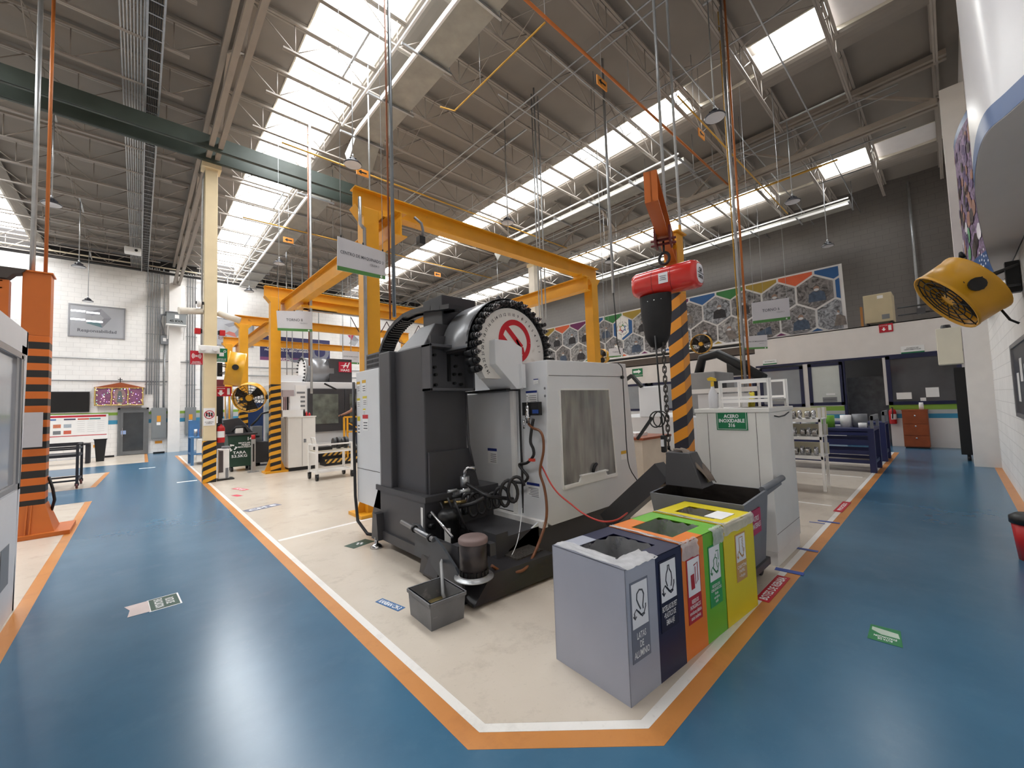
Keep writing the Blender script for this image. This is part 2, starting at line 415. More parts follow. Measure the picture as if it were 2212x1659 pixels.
for bi, (xa, xb, bn) in enumerate(bays):
    n = max(4, round((xb-xa)/1.45)); st = (xb-xa)/n; dx = st/2
    D1, D2, S = joist_meshes(dx, ZTOP-ZB)
    for y in YJ:
        if abs(y-12.5) < .1 and bi != 9: pass
        if (xa, 'top') not in cache:
            t = MB(); t.beam((xa,-.03,ZTOP),(xb,-.03,ZTOP),.05,.05); t.beam((xa,.03,ZTOP),(xb,.03,ZTOP),.05,.05); cache[(xa,'top')] = t.mesh('top_chord', JST)
            t = MB(); t.beam((xa+.5,-.02,ZB),(xb-.5,-.02,ZB),.035,.035); t.beam((xa+.5,.02,ZB),(xb-.5,.02,ZB),.035,.035); cache[(xa,'bot')] = t.mesh('bottom_chord', JST)
        r = thing('roof_joist', 'open web steel roof joist under the deck of the %s' % bn, 'joist', ((xa+xb)/2, y, ZTOP), group='roof joists of the %s' % bn)
        share(cache[(xa,'top')], 'top_chord', (0,y,0), r); share(cache[(xa,'bot')], 'bottom_chord', (0,y,0), r)
        zc = (ZB+ZTOP)/2
        for k in range(n):
            x = xa+k*st
            share(D2, 'diagonal', (x+dx/2, y, zc), r); share(D1, 'diagonal', (x+1.5*dx, y, zc), r)
            share(S, 'strut', (x+dx, y, zc), r)
# girders along the column lines
for gx, gl in ((1.3,'girder truss resting on the beige striped column'),(13.2,'girder truss carried by the pale column behind the machining centre')):
    r = thing('girder_truss', gl, 'girder', (gx, 12.5, 8.05))
    for s in (-1, 1):
        MB().beam((gx+s*.09,Y0+.4,8.12),(gx+s*.09,Y1-.2,8.12),.10,.12).build('bottom_chord', GIR, r)
        MB().beam((gx+s*.09,Y0+.2,9.14),(gx+s*.09,Y1+.3,9.14),.10,.12).build('top_chord', GIR, r)
    zz = MB(); zz.beam((0,-.705,-.47),(0,.705,.47),.09,.05); d1 = zz.mesh('diagonal', GIR)
    zz = MB(); zz.beam((0,-.705,.47),(0,.705,-.47),.09,.05); d2 = zz.mesh('diagonal', GIR)
    for i in range(len(YJ)-1):
        share((d1, d2)[i % 2], 'diagonal', (gx, (YJ[i]+YJ[i+1])/2, 8.63), r)
# knee braces from the girders (long diagonal pipes seen under the roof)
for k, (p, q) in enumerate((((13.0,12.2,8.1),(10.6,12.2,9.14)),((13.0,8.15,8.1),(11.2,8.15,9.14)),((13.0,3.92,8.1),(11.2,3.92,9.14)),((13.4,8.15,8.1),(15.2,8.15,9.14)),((13.4,3.92,8.1),(15.2,3.92,9.14)),((13.4,1.1,8.1),(15.2,1.1,9.14)))):
    tag(MB().beam(p,q,.08,.08).build('knee_brace', GIR), 'sloping steel knee brace between girder and roof joist', 'brace', 'knee braces of the girder')
# columns
BEI = mat('beige_column',(226,208,170),.5,var=.05,scale=3)
HAZ = stripes('hazard_column',(236,170,34),(26,24,24),.2,.42)
c = thing('building_column', 'beige building column with yellow and black hazard stripes at its foot', 'column', (1.3,12.52,0))
MB().box((1.17,12.40,1.02),(1.43,12.66,7.95)).build('shaft', BEI, c, bevel=.01)
MB().box((1.168,12.398,0),(1.432,12.662,1.02)).build('striped_foot', HAZ, c, bevel=.01)
MB().box((1.10,12.33,7.9),(1.5,12.72,8.05)).build('cap_plate', BEI, c)
c = thing('building_column', 'pale building column rising behind the large machining centre', 'column', (13.2,12.6,0))
MB().box((13.02,12.42,0),(13.38,12.78,8.0)).build('shaft', mat('pale_column',(222,214,200),.5), c, bevel=.01)
MB().box((12.98,12.38,7.9),(13.42,12.82,8.05)).build('cap_plate', BEI, c)
# green channels on the column line
GRN = mat('green_channel',(62,72,66),.5,var=.1)
for y, z, lab in ((12.22,8.0,'dark green steel channel running past the head of the beige column'),(11.64,8.0,'dark green steel channel hung between the joists before the beige column')):
    b = MB(); b.box((-10.5,y-.02,z),(5.2,y+.02,z+.33)); b.box((-10.5,y,z),(5.2,y+.09,z+.03)); b.box((-10.5,y,z+.30),(5.2,y+.09,z+.33))
    tag(b.build('steel_channel', GRN), lab, 'beam')

# X bridging rods between neighbouring joists
for bx, bn in ((5.3,'middle bay'),(8.9,'middle bay'),(-5.6,'left bay'),(-1.6,'left bay')):
    for ya, yb in zip(YJ[:-1], YJ[1:]):
        t = thing('joist_bridging', 'thin crossed bridging rods between two joists of the %s' % bn, 'bridging', (bx,(ya+yb)/2,ZB), group='bridging rods of the %s' % bn)
        MB().cyl((bx,ya+.02,ZB+.02),(bx,yb-.02,ZTOP-.02),.009,5).build('rod', JST, t); MB().cyl((bx+.02,ya+.02,ZTOP-.02),(bx+.02,yb-.02,ZB+.02),.009,5).build('rod', JST, t)
# ================================================================ recycling bins
RX, RY, RZ = Vec((1,0,0)), Vec((0,1,0)), Vec((0,0,1))
BAG = mat('clear_liner',(222,222,224),.3,var=.1,alpha=.32,scale=14,bump=.5)
BAGR = mat('liner_sheet',(214,213,214),.35,var=.12,alpha=.62,scale=18,bump=.6)
def bincol(n, c): return mat('bin_'+n, c, .42, var=.04, scale=3, dirt=(52,52,60), dscale=16, dthr=.735)
BG, BN, BO, BGR, BY = bincol('grey',(164,167,180)), bincol('navy',(22,26,62)), bincol('orange',(226,124,40)), bincol('green',(104,178,44)), bincol('yellow',(226,206,30))
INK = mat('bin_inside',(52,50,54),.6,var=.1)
S_WHT = mat('label_white',(232,232,236),.5,var=.02)
def recycling_bin(pos, rz, W, D, Hh, front, label, cols, hole, lid_rim):
    """local frame: x along the aisle, y away from it; front face at y=0"""
    r = thing('recycling_bin', label, 'bin', pos, rz)
    n = len(cols); wd = W/n
    for i, c in enumerate(cols):
        x0, x1 = i*wd, (i+1)*wd
        b = MB(); b.box((x0,0,0),(x1,.004,Hh))
        if i == 0: b.box((x0,0,0),(x0+.004,D,Hh))
        if i == n-1: b.box((x1-.004,0,0),(x1,D,Hh))
        b.box((x0,D-.004,0),(x1,D,Hh))
        b.build('body_panel', c, r, local=True)
        # top frame of this half, around the opening
        hx0, hx1, hy0, hy1 = hole
        t = MB(); z0, z1 = Hh-.004, Hh
        t.box((x0,0,z0),(x1,hy0,z1)); t.box((x0,hy1,z0),(x1,D,z1))
        if x0 < hx0: t.box((x0,hy0,z0),(min(hx0,x1),hy1,z1))
        if x1 > hx1: t.box((max(hx1,x0),hy0,z0),(x1,hy1,z1))
        t.build('lid', c, r, local=True)
    b = MB(); hx0, hx1, hy0, hy1 = hole
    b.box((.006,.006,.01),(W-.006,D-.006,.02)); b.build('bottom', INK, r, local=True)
    # transparent liner hanging in the opening, wrinkled
    b = MB(); P = [(hx0,hy0),(hx1,hy0),(hx1,hy1),(hx0,hy1)]; ring = []
    for k in range(4):
        a, c = P[k], P[(k+1) % 4]
        for j in range(8): ring.append((a[0]+(c[0]-a[0])*j/8, a[1]+(c[1]-a[1])*j/8))
    cx, cy = (hx0+hx1)/2, (hy0+hy1)/2; rows = []
    for lv in range(5):
        rows.append([(cx+(x-cx)*(.97-.03*lv+random.uniform(-.05,.05)), cy+(y-cy)*(.97-.03*lv+random.uniform(-.06,.06)), Hh-.006-.09*lv+random.uniform(-.012,.012)) for x, y in ring])
    vs = [p for q in rows for p in q]; m_ = len(ring)
    b.add(vs, [(i*m_+j, i*m_+(j+1) % m_, (i+1)*m_+(j+1) % m_, (i+1)*m_+j) for i in range(4) for j in range(m_)], True)
    b.build('liner', BAG, r, local=True)
    for (x0, y0, x1, y1, dz) in lid_rim:      # folded-over film lying on the lid and over the edge
        b = MB(); nx, ny = 10, 5; vs = []
        for i in range(nx+1):
            for j in range(ny+1):
                x = x0+(x1-x0)*i/nx; y = y0+(y1-y0)*j/ny
                z = Hh+.004+random.uniform(0,.010)
                if y < -.001: z = Hh+y*(1.0)*dz+random.uniform(-.008,.008); y = -.006-random.uniform(0,.008)
                vs.append((x+random.uniform(-.006,.006), y, z))
        b.add(vs, [(i*(ny+1)+j, (i+1)*(ny+1)+j, (i+1)*(ny+1)+j+1, i*(ny+1)+j+1) for i in range(nx) for j in range(ny)], True)
        b.build('liner_overhang', BAGR, r, local=True)
    for (xc, zt, w, h, fr, icon, body, lc) in front:
        s = MB().box((xc-w/2,-.003,zt-h),(xc+w/2,-.0005,zt)).build('label_plate', fr, r, local=True)
        wh = h*.56
        poly(rect(w*.88, wh), S_WHT, (xc,-.003,zt-wh/2-w*.06), RX, RZ, s, 'white_field', .0012, local=True)
        c = (xc,-.003,zt-wh/2-w*.06)
        for pts, wdt in icon: line2([(x*w, y*w) for x, y in pts], wdt*w, lc, c, RX, RZ, s, 'pictogram', .0022, local=True)
        text(body, LETW, (xc,-.003,zt-h+(h-wh)*.46), RX, RZ, w=w*.84, h=(h-wh)*.70, parent=s, bold=.012, proud=.0015, local=True)
    return r
ARW = [([(-.30,-.38),(-.34,-.22),(-.22,-.12),(.02,-.36),(.20,-.34),(.30,-.16),(.30,-.06)], .055), ([(-.12,-.20),(.10,-.42),(.24,-.36)], .055), ([(-.40,-.30),(-.30,-.42),(-.22,-.34)], .05)]
LAMP = [([(.02,-.18),(-.10,.02),(-.18,.18),(-.16,.36),(-.02,.46),(.14,.42),(.22,.26),(.18,.08),(.14,-.08),(.16,-.20)], .06)]+ARW
BOTL = [([(-.08,-.18),(-.16,.02),(-.12,.22),(-.03,.34),(-.03,.46),(.05,.46),(.06,.34),(.16,.20),(.18,0),(.12,-.22)], .05)]+ARW
BRIK = [([(.0,.40),(.28,.46),(.28,-.20),(.10,-.30),(.10,.34)], .05), ([(-.12,.10),(-.10,-.44)], .26), ([(-.06,-.06),(-.12,-.02),(-.16,-.12),(-.10,-.18),(-.06,-.14)], .03)]
PEAR = [([(.0,.22),(-.12,.12),(-.10,-.02),(-.18,-.20)], .05), ([(.06,.34),(.05,.20),(.18,.14),(.14,-.06),(.18,-.22)], .05), ([(.10,.44),(.30,.44),(.30,.06)], .045)]+ARW
CART = [([(-.14,-.16),(-.14,.44),(.20,.44),(.20,.34),(.12,.30),(.20,.24),(.12,.18),(.20,.10),(.12,.04),(.20,-.04),(.20,-.2)], .045)]+ARW
BRN = mat('label_tan',(200,152,92),.5,var=.02)
hl = (.10,.46,.11,.43)
recycling_bin((1.919,1.247,.003), math.radians(-4.3), .566, .556, .704,
    [(.115,.625,.165,.42,mat('label_slate',(112,116,130),.5,var=.02),LAMP,'LATAS\nDE\nALUMINIO',LETG),(.405,.665,.185,.40,mat('label_navy',(16,18,48),.5,var=.02),BOTL,'BOTELLAS DE PET\n\u2022PL\u00c1STICO DE\nEMBALAJE',mat('ink_navy',(14,14,34),.5,var=0))],
    'grey and navy twin recycling bin for cans and bottles at the corner of the island', [BG,BN], hl, [(.0,-.002,.30,.12,1),(.0,.12,.10,.54,1)])
recycling_bin((2.486,1.208,.003), math.radians(-4.0), .560, .556, .704,
    [(.135,.60,.17,.40,mat('label_red',(180,34,50),.5,var=.02),BRIK,'RESIDUOS\nINORG\u00c1NICOS\nenvolturas pl\u00e1stico\nunicel cer\u00e1mica',mat('ink_red',(170,30,44),.5,var=0)),(.42,.61,.17,.40,mat('label_green',(46,150,84),.5,var=.02),PEAR,'RESIDUOS\nORG\u00c1NICOS\nfruta\nverdura\ncaf\u00e9',mat('ink_green',(24,120,66),.5,var=0))],
    'orange and green twin recycling bin between the navy bin and the yellow bin', [BO,BGR], hl, [(.0,-.10,.20,.01,1),(.0,.0,.03,.54,1),(.40,-.10,.56,.02,1)])
yb = recycling_bin((3.049,1.168,.003), math.radians(-4.5), .503, .556, .704,
    [(.26,.60,.17,.34,BRN,CART,'CART\u00d3N\nPAPEL\n\u2022 hojas',BRN)],
    'yellow single recycling bin for paper and cardboard beside the grey chip cart', [BY], (.13,.37,.12,.44), [(.0,-.07,.50,.01,1),(.0,.0,.03,.54,1)])
MB().box((.14,.07,.706),(.36,.20,.709)).build('paper_sheet', PAPER, yb, local=True)
# ================================================================ chip cart (tilting hopper)
GCART = mat('cart_grey',(116,118,124),.45,var=.08,dirt=(40,38,38),dscale=9,dthr=.70)
GRIME = mat('oily_inside',(44,38,34),.4,var=.3,scale=9,bump=.4)
hc = thing('chip_cart', 'grey steel tilting chip cart on casters behind the yellow bin', 'cart', (3.9,1.6,0))
bt = [Vec(p) for p in ((3.66,1.24,.16),(4.18,1.24,.16),(4.18,1.95,.16),(3.66,1.95,.16))]
tp = [Vec(p) for p in ((3.60,1.20,.74),(4.22,1.20,.77),(4.22,2.02,.77),(3.60,2.02,.74))]
b = MB(); ci, ct = (bt[0]+bt[2])/2, (tp[0]+tp[2])/2
bi = [ci+(p-ci)*.97 for p in bt]; ti = [ct+(p-ct)*.955 for p in tp]
vs = bt+tp+bi+ti
b.add(vs, [(0,1,5,4),(1,2,6,5),(2,3,7,6),(3,0,4,7),(0,3,2,1),(4,5,13,12),(5,6,14,13),(6,7,15,14),(7,4,12,15)])
b.build('hopper', GCART, hc)
b = MB(); b.add([p+RZ*.01 for p in bi]+ti, [(0,4,5,1),(1,5,6,2),(2,6,7,3),(3,7,4,0),(0,1,2,3)]); b.build('hopper_lining', GRIME, hc)
MB().cyl((4.17,1.23,.77),(4.56,1.165,.83),.028,12).build('push_handle', GCART, hc)
MB().beam((4.16,1.235,.72),(4.50,1.17,.80),.02,.05).build('handle_gusset', GCART, hc)
MB().box((3.62,1.22,.10),(4.24,2.0,.16)).build('underframe', GREYD, hc)
for x in (3.74,4.17):
    for y in (1.30,1.9):
        w_ = MB(); w_.cyl((x-.0,y-.025,.062),(x,y+.025,.062),.06,16); q = w_.build('caster', RUBBER, hc)
        MB().box((x-.05,y-.035,.08),(x+.05,y-.029,.12)).box((x-.05,y+.029,.08),(x+.05,y+.035,.12)).box((x-.05,y-.04,.115),(x+.05,y+.04,.125)).build('fork', STEEL, q)
MAG = mat('label_magenta',(176,28,84),.5,var=.03)
pl_ = MB().box((3.74,1.196,.46),(3.97,1.206,.66)).build('label_plate', MAG, hc)
text('OTROS\nMATERIALES', LETW, (3.855,1.196,.56), RX, RZ, w=.19, h=.10, parent=pl_, bold=.01)
# discharge chute hanging over the cart
ch = thing('chip_chute', 'dark grey tapered discharge chute of the chip conveyor with a rag on top', 'chute', (4.0,2.0,.80))
b = MB(); b.hexa([(3.74,1.58,.80),(4.0,1.58,.80),(4.0,1.93,.80),(3.74,1.93,.80)],[(3.78,1.70,1.11),(3.95,1.70,1.11),(3.95,1.93,1.11),(3.78,1.93,1.11)])
b.build('chute_hood', GREYD, ch, bevel=.006)
MB().beam((3.93,2.02,.90),(3.98,2.75,.26),.17,.20).build('conveyor_tube', GREYD, ch)
RAG = mat('grey_rag',(120,108,98),.9,var=.15,scale=12,bump=.5)
b = MB(); vs = []; nx, ny = 9, 9
for i in range(nx+1):
    for j in range(ny+1):
        u, v = i/nx, j/ny
        y = 1.86-.30*u; z = 1.125 if u < .35 else 1.125-.42*(u-.35)
        vs.append((3.80+.17*v+.01*math.sin(9*u), y+.02*math.sin(7*v+5*u), z+.012*math.sin(11*v)+.01*math.sin(8*u+3*v)))
b.add(vs, [(i*(ny+1)+j, (i+1)*(ny+1)+j, (i+1)*(ny+1)+j+1, i*(ny+1)+j+1) for i in range(nx) for j in range(ny)], True)
o = b.build('cleaning_rag', RAG); tag(o, 'crumpled grey rag draped over the dark chip chute', 'rag')
so = o.modifiers.new('solid','SOLIDIFY'); so.thickness = .006
# ================================================================ white cabinet ACERO INOXIDABLE 316
CABW = mat('cabinet_white',(230,227,222),.4,var=.03,dirt=(150,140,128),dscale=5,dthr=.74)
cb = thing('storage_cabinet', 'tall white steel cabinet with green ACERO INOXIDABLE 316 sign', 'cabinet', (4.88,1.565,0))
MB().box((4.465,1.215,.13),(5.29,1.915,1.46)).build('body', CABW, cb, bevel=.006)
MB().box((4.455,1.205,1.46),(5.30,1.925,1.505)).build('top', CABW, cb, bevel=.006)
MB().box((4.475,1.225,0.003),(5.28,1.905,.13)).build('plinth', CABW, cb)
SEAM = mat('seam_dark',(90,86,82),.7,var=0)
for y in (1.33,1.79): MB().box((4.4635,y-.002,.16),(4.4652,y+.002,1.455)).build('seam', SEAM, cb)
MB().box((4.47,1.2138,.30),(5.285,1.2152,.304)).build('seam', SEAM, cb)
MB().tube([(4.62,1.21,1.42),(4.75,1.206,1.405),(4.95,1.206,1.41),(5.14,1.21,1.44)],.006,6).build('edge_rod', BLACK, cb)
sg = MB().box((4.458,1.405,1.285),(4.4645,1.70,1.475)).build('sign_plate', SIGNG, cb)
for (y0,y1,z0,z1) in ((1.415,1.69,1.293,1.296),(1.415,1.69,1.464,1.467),(1.415,1.418,1.293,1.467),(1.687,1.69,1.293,1.467)): MB().box((4.4572,y0,z0),(4.458,y1,z1)).build('border', LETW, sg)
text('ACERO\nINOXIDABLE\n316', LETW, (4.458,1.552,1.38), -RY, RZ, w=.245, h=.13, parent=sg, bold=.03, proud=.001)
# shelf frame, bottle and bundle on top of the cabinet
fr = thing('perforated_shelf_frame', 'white perforated angle frame standing on the white cabinet', 'shelf', (4.95,1.5,1.505))
for (x,y) in ((4.62,1.70),(4.62,1.24),(5.2,1.70),(5.2,1.24)): MB().box((x-.02,y-.002,1.506),(x+.02,y+.002,1.80)).box((x-.002,y-.02,1.506),(x+.002,y+.02,1.80)).build('upright', WHITE, fr)
for z in (1.56,1.60,1.775):
    MB().box((4.61,1.235,z),(4.615,1.705,z+.025)).build('rail', WHITE, fr); MB().box((5.2,1.235,z),(5.205,1.705,z+.025)).build('rail', WHITE, fr)
MB().box((4.61,1.24,1.585),(5.2,1.70,1.59)).build('shelf_plate', WHITE, fr)
bo = thing('spray_bottle', 'translucent plastic spray bottle standing on the white cabinet', 'bottle', (4.62,1.78,1.506))
MB().lathe([(.001,0),(.045,.0),(.047,.10),(.045,.16),(.02,.215),(.016,.24),(.001,.24)],(4.62,1.78,1.506),2,18).build('body', mat('milky_plastic',(224,224,228),.35,var=.05,alpha=.85), bo)
MB().box((4.60,1.77,1.745),(4.64,1.79,1.80)).build('neck', mat('yellow_plastic',(232,190,40),.4), bo)
MB().prism([(1.74,1.80),(1.82,1.81),(1.83,1.835),(1.79,1.85),(1.74,1.83)],0,4.605,4.635).build('trigger_head', mat('yellow_plastic',(232,190,40),.4), bo)
# ================================================================ jib crane with chain hoist
HAZ2 = stripes('hazard_jib',(228,148,40),(44,44,54),.285,.55)
jb = thing('jib_crane', 'orange jib crane on a black and yellow striped post beside the white cabinet', 'crane', (5.28,2.43,0))
JX, JY = 5.28, 2.43
MB().box((JX-.095,JY-.095,.02),(JX+.095,JY+.095,3.02)).build('striped_post', HAZ2, jb, bevel=.006)
MB().box((JX-.095,JY-.095,3.02),(JX+.095,JY+.095,3.82)).build('post_head', YEL, jb, bevel=.006)
MB().box((JX-.13,JY-.13,3.82),(JX+.13,JY+.13,3.84)).build('cap', YEL, jb)
MB().box((JX-.2,JY-.2,.003),(JX+.2,JY+.2,.025)).build('base_plate', YEL, jb)
MB().prism([(JX+.09,3.5),(JX+.16,3.5),(JX+.16,4.0),(JX+.12,4.0)],1,JY-.05,JY-.03).build('hinge_ear', YEL, jb)
A0, A1 = Vec((JX-.10,JY-.02,0)), Vec((3.36,1.72,0)); ad = (A1-A0).normalized(); an = Vec((-ad.y,ad.x,0))
def arm(z, w, h): return MB().beam(A0+RZ*z, A1+RZ*z, w, h)
arm(3.395,.115,.014).build('lower_flange', ORA, jb); arm(3.665,.115,.014).build('upper_flange', ORA, jb); arm(3.53,.014,.27).build('web', ORA, jb)
MB().beam(A1-ad*.006+RZ*3.53, A1+RZ*3.53, .115, .285).build('end_plate', ORA, jb)
MB().beam(A0+ad*.16+RZ*3.30, A0+RZ*3.30, .13, .5).build('bracket', ORA, jb)
ho = thing('chain_hoist', 'red electric chain hoist with black chain bag hanging from the orange jib arm', 'hoist', (4.12,2.04,1.0))
TR = A0+ad*1.06
DRED = mat('dark_red',(98,28,30),.5)
b = MB(); b.beam(TR-ad*.12+an*.075+RZ*3.38, TR+ad*.12+an*.075+RZ*3.38,.02,.17); b.beam(TR-ad*.12-an*.075+RZ*3.38, TR+ad*.12-an*.075+RZ*3.38,.02,.17)
for z in (3.31,3.36): b.cyl(TR-an*.13+RZ*z, TR+an*.13+RZ*z,.014,8)
b.build('trolley', DRED, ho)
hx = Vec((TR.x,TR.y,0)); hd = Vec((.08,-1,0)).normalized()
b = MB(); b.tube([hx+hd*(.055*math.cos(t))+RZ*(3.15+.065*math.sin(t)) for t in [k*math.pi/8 for k in range(16)]],.016,8,closed=True); b.cyl(hx+RZ*3.2,hx+RZ*3.34,.012,8)
b.build('top_hook', BLACK, ho)
HC = hx+RZ*2.90; HR = mat('hoist_red',(206,44,36),.25,var=.04,coat=.5)
b = MB(); r = .145; n = 20
def loft(b, secs, axis_d, c, smooth=True):
    a = Vec((-axis_d.y,axis_d.x,0)); vs = []
    for t, rw, rh in secs:
        for j in range(n):
            th = 2*math.pi*j/n; cx_, sx_ = math.cos(th), math.sin(th)
            k = 1/((abs(cx_)**3.2+abs(sx_)**3.2)**(1/3.2)); vs.append(c+axis_d*t+a*(cx_*k*rw)+RZ*(sx_*k*rh))
    b.add(vs, [(i*n+j, i*n+(j+1) % n, (i+1)*n+(j+1) % n, (i+1)*n+j) for i in range(len(secs)-1) for j in range(n)], smooth)
loft(b, [(-.345,.001,.001),(-.345,.09,.09),(-.335,.12,.12),(-.29,.138,.138),(-.102,.14,.14)], hd, HC); b.build('motor_cover', HR, ho)
b = MB(); loft(b, [(-.098,.14,.14),(.098,.14,.14)], hd, HC); b.build('gearcase', HR, ho)
b = MB(); loft(b, [(.102,.14,.14),(.30,.142,.142),(.345,.13,.13),(.355,.11,.11),(.355,.001,.001)], hd, HC); gc = b.build('brake_cover', HR, ho)
for t_ in (-.10,.10): b = MB(); loft(b, [(t_-.004,.137,.137),(t_+.004,.137,.137)], hd, HC); b.build('seam_ring', BLACK, ho)
ha = hd.cross(RZ)
b = MB(); loft(b, [(.356,.095,.10),(.360,.092,.097),(.360,.001,.001)], hd, HC); bd = b.build('badge', S_WHT, ho)
rb = Vec((-hd.y,hd.x,0)); text('CM', LETK, HC+hd*.360+RZ*.035, rb, RZ, w=.085, h=.05, parent=bd, bold=.04, proud=.002)
text('LODESTAR', LETK, HC+hd*.360-RZ*.038, rb, RZ, w=.14, h=.038, parent=bd, bold=.04, proud=.002)
line2([(-.085,0),(.085,0)], .008, LETK, HC+hd*.360, rb, RZ, bd, 'rule', .002)
cs = -Vec((-hd.y,hd.x,0)); cs = cs if cs.dot(Vec((0,0,0))-HC) > 0 else -cs     # side facing the aisle corner
c = HC+cs*.142+hd*.03; MB().beam(c+hd*-.05, c+hd*.05, .003, .11).build('data_plate', S_WHT, ho)
for i, w_ in enumerate((.07,.06,.07)): line2([(-w_/2,.02-.02*i),(w_/2,.02-.02*i)],.006,LETG,c+cs*.002,hd,RZ,ho,'print')
BC = hx+cs*.03-hd*.11
b = MB(); vs = []; prof = [(2.76,.175,.095),(2.55,.17,.095),(2.30,.135,.09),(2.20,.08,.06),(2.175,.001,.001)]; nn = 16
for z, wx, wy in prof:
    for j in range(nn):
        th = 2*math.pi*j/nn; vs.append(BC+hd*(math.cos(th)*wx)+cs*(math.sin(th)*wy)+RZ*z)
b.add(vs, [(i*nn+j, i*nn+(j+1) % nn, (i+1)*nn+(j+1) % nn, (i+1)*nn+j) for i in range(len(prof)-1) for j in range(nn)], True); bag = b.build('chain_bag', mat('black_bag',(20,18,20),.7,var=.2,scale=7,bump=.3), ho)
for t in (-.11,-.05,.02,.09,.13): MB().sphere(BC+hd*t+cs*(.085*math.sqrt(max(.05,1-(t/.15)**2)))+RZ*(2.69+.02*t),.012,8).build('rivet', LETW, bag)
# load chain: alternate links
CHN = mat('chain_steel',(70,66,64),.4,metal=.6,var=.1)
def link_mesh():
    b = MB(); pts = []
    for k in range(12):
        t = 2*math.pi*k/12; pts.append((.017*math.cos(t), 0, .02*math.sin(t)+(.018 if math.sin(t) > 0 else -.018)))
    b.tube(pts,.007,6,closed=True); return b.mesh('chain_link', CHN)
lm = link_mesh(); CP = at(1440,880,4.62); CP = Vec((CP.x,CP.y,0))
z = 2.72; k = 0
while z > 1.13: share(lm,'chain_link',(CP.x,CP.y,z),ho,(0,0,.4+(k % 2)*1.5708)); z -= .052; k += 1
b = MB(); b.tube([CP+RZ*1.13,CP+RZ*1.09],.016,8); b.tube([CP+RZ*1.09+hd*(.03*math.sin(t)*1.0)+RZ*(-.04+.04*math.cos(t)) for t in [k*math.pi/6 for k in range(10)]],.009,8)
b.build('load_hook', BLACK, ho)
PP = at(1422,850,4.55); PP = Vec((PP.x,PP.y,0))
MB().tube([PP+RZ*2.3,PP+RZ*1.9+hd*.01,PP+RZ*1.50+hd*.02,PP+RZ*1.28+hd*.03,PP+RZ*1.24+hd*.03],.009,8).build('pendant_cable', RUBBER, ho)
b = MB(); b.tube([PP+RZ*1.42+hd*(.07*math.cos(t)+.02)+RZ*(.08*math.sin(t))+cs*.005*k for k, t in enumerate([q*math.pi/9 for q in range(38)])],.007,6); b.build('coiled_cable', RUBBER, ho)
b = MB(); b.cbox(PP+hd*.03+RZ*1.16,(.05,.05,.18)); b.build('pendant', BLACK, ho, bevel=.012); MB().cbox(PP+hd*.03+cs*.028+RZ*1.17,(.028,.028,.07)).build('button_plate', S_WHT, ho)
# pair of service pipes beside the jib post
tag(MB().cyl((5.50,2.42,1.45),(5.50,2.42,9.1),.018,10).build('service_pipe', STEEL), 'galvanised service pipe dropping behind the striped jib post', 'pipe')
tag(MB().cyl((5.72,2.72,3.6),(5.72,2.72,9.1),.022,10).build('service_pipe', STEEL), 'galvanised pipe ending at the head of the jib post', 'pipe')
# ================================================================ yellow gantry crane
HAZ3 = stripes('hazard_gantry',(232,164,36),(28,26,28),.2,.20)
def ibeam(b, p, q, w, h, t=.018):
    p = Vec(p); q = Vec(q); b.beam(p+RZ*(h/2-t/2), q+RZ*(h/2-t/2), w, t); b.beam(p-RZ*(h/2-t/2), q-RZ*(h/2-t/2), w, t); b.beam(p, q, t, h-2*t); return b
def gcol(root, x, y, zt, striped=True):
    zs = 2.45
    if striped: MB().box((x-.125,y-.125,.03),(x+.125,y+.125,zs)).build('striped_leg', HAZ3, root, bevel=.005)
    MB().box((x-.125,y-.125,zs if striped else .03),(x+.125,y+.125,zt)).build('leg', YEL, root, bevel=.005)
    MB().box((x-.28,y-.25,.003),(x+.28,y+.25,.05)).build('base_plate', YEL, root)
    for s in (-1,1): MB().prism([(x+s*.125,.05),(x+s*.26,.05),(x+s*.125,.42)],1,y-.012,y+.012).build('gusset', YEL, root)
    for s in (-1,1): MB().prism([(x+s*.125,zt-.16),(x+s*.26,zt),(x+s*.125,zt)],1,y-.125,y+.125).build('head_gusset', YEL, root)
gn = thing('gantry_crane', 'yellow steel gantry frame with runway beam over the large machining centre', 'gantry', (5.7,9.5,0))
gcol(gn, 2.73, 6.30, 4.87, False); gcol(gn, 2.83, 12.95, 4.93); gcol(gn, 8.75, 6.30, 4.87, False); gcol(gn, 8.85, 12.95, 4.93, False)
ibeam(MB(), (2.48,6.30,5.03),(9.0,6.30,5.03),.2,.32).build('runway_beam', YEL, gn)
ibeam(MB(), (2.56,12.95,5.08),(9.0,12.95,5.08),.2,.30).build('runway_beam', YEL, gn)
ibeam(MB(), (3.06,5.8,4.58),(3.06,13.2,4.66),.2,.40).build('bridge_beam', YEL, gn)
ibeam(MB(), (8.35,6.1,4.66),(8.35,13.2,4.66),.2,.36).build('bridge_beam', YEL, gn)
for x, y in ((3.06,6.30),(3.06,12.95),(8.35,6.30)): MB().box((x-.14,y-.14,4.80),(x+.14,y+.14,4.90)).build('end_carriage', YEL, gn)
ibeam(MB(), (3.1,11.2,4.42),(8.5,11.2,4.42),.18,.24).build('hoist_beam', YEL, gn)
MB().box((3.0,11.0,4.30),(3.9,11.4,4.36)).build('trolley_plate', YEL, gn)
MB().cyl((3.2,11.15,4.27),(8.4,11.15,4.27),.02,8).build('festoon_rail', STEEL, gn)
b = MB(); pts = []
for k in range(4):
    for j in range(9): t = j/8; pts.append((4.3+k*1.05+t*1.05, 11.15, 4.22-.62*math.sin(math.pi*t)))
b.tube(pts,.012,6); b.build('festoon_cable', mat('cable_dark',(60,34,38),.5), gn)
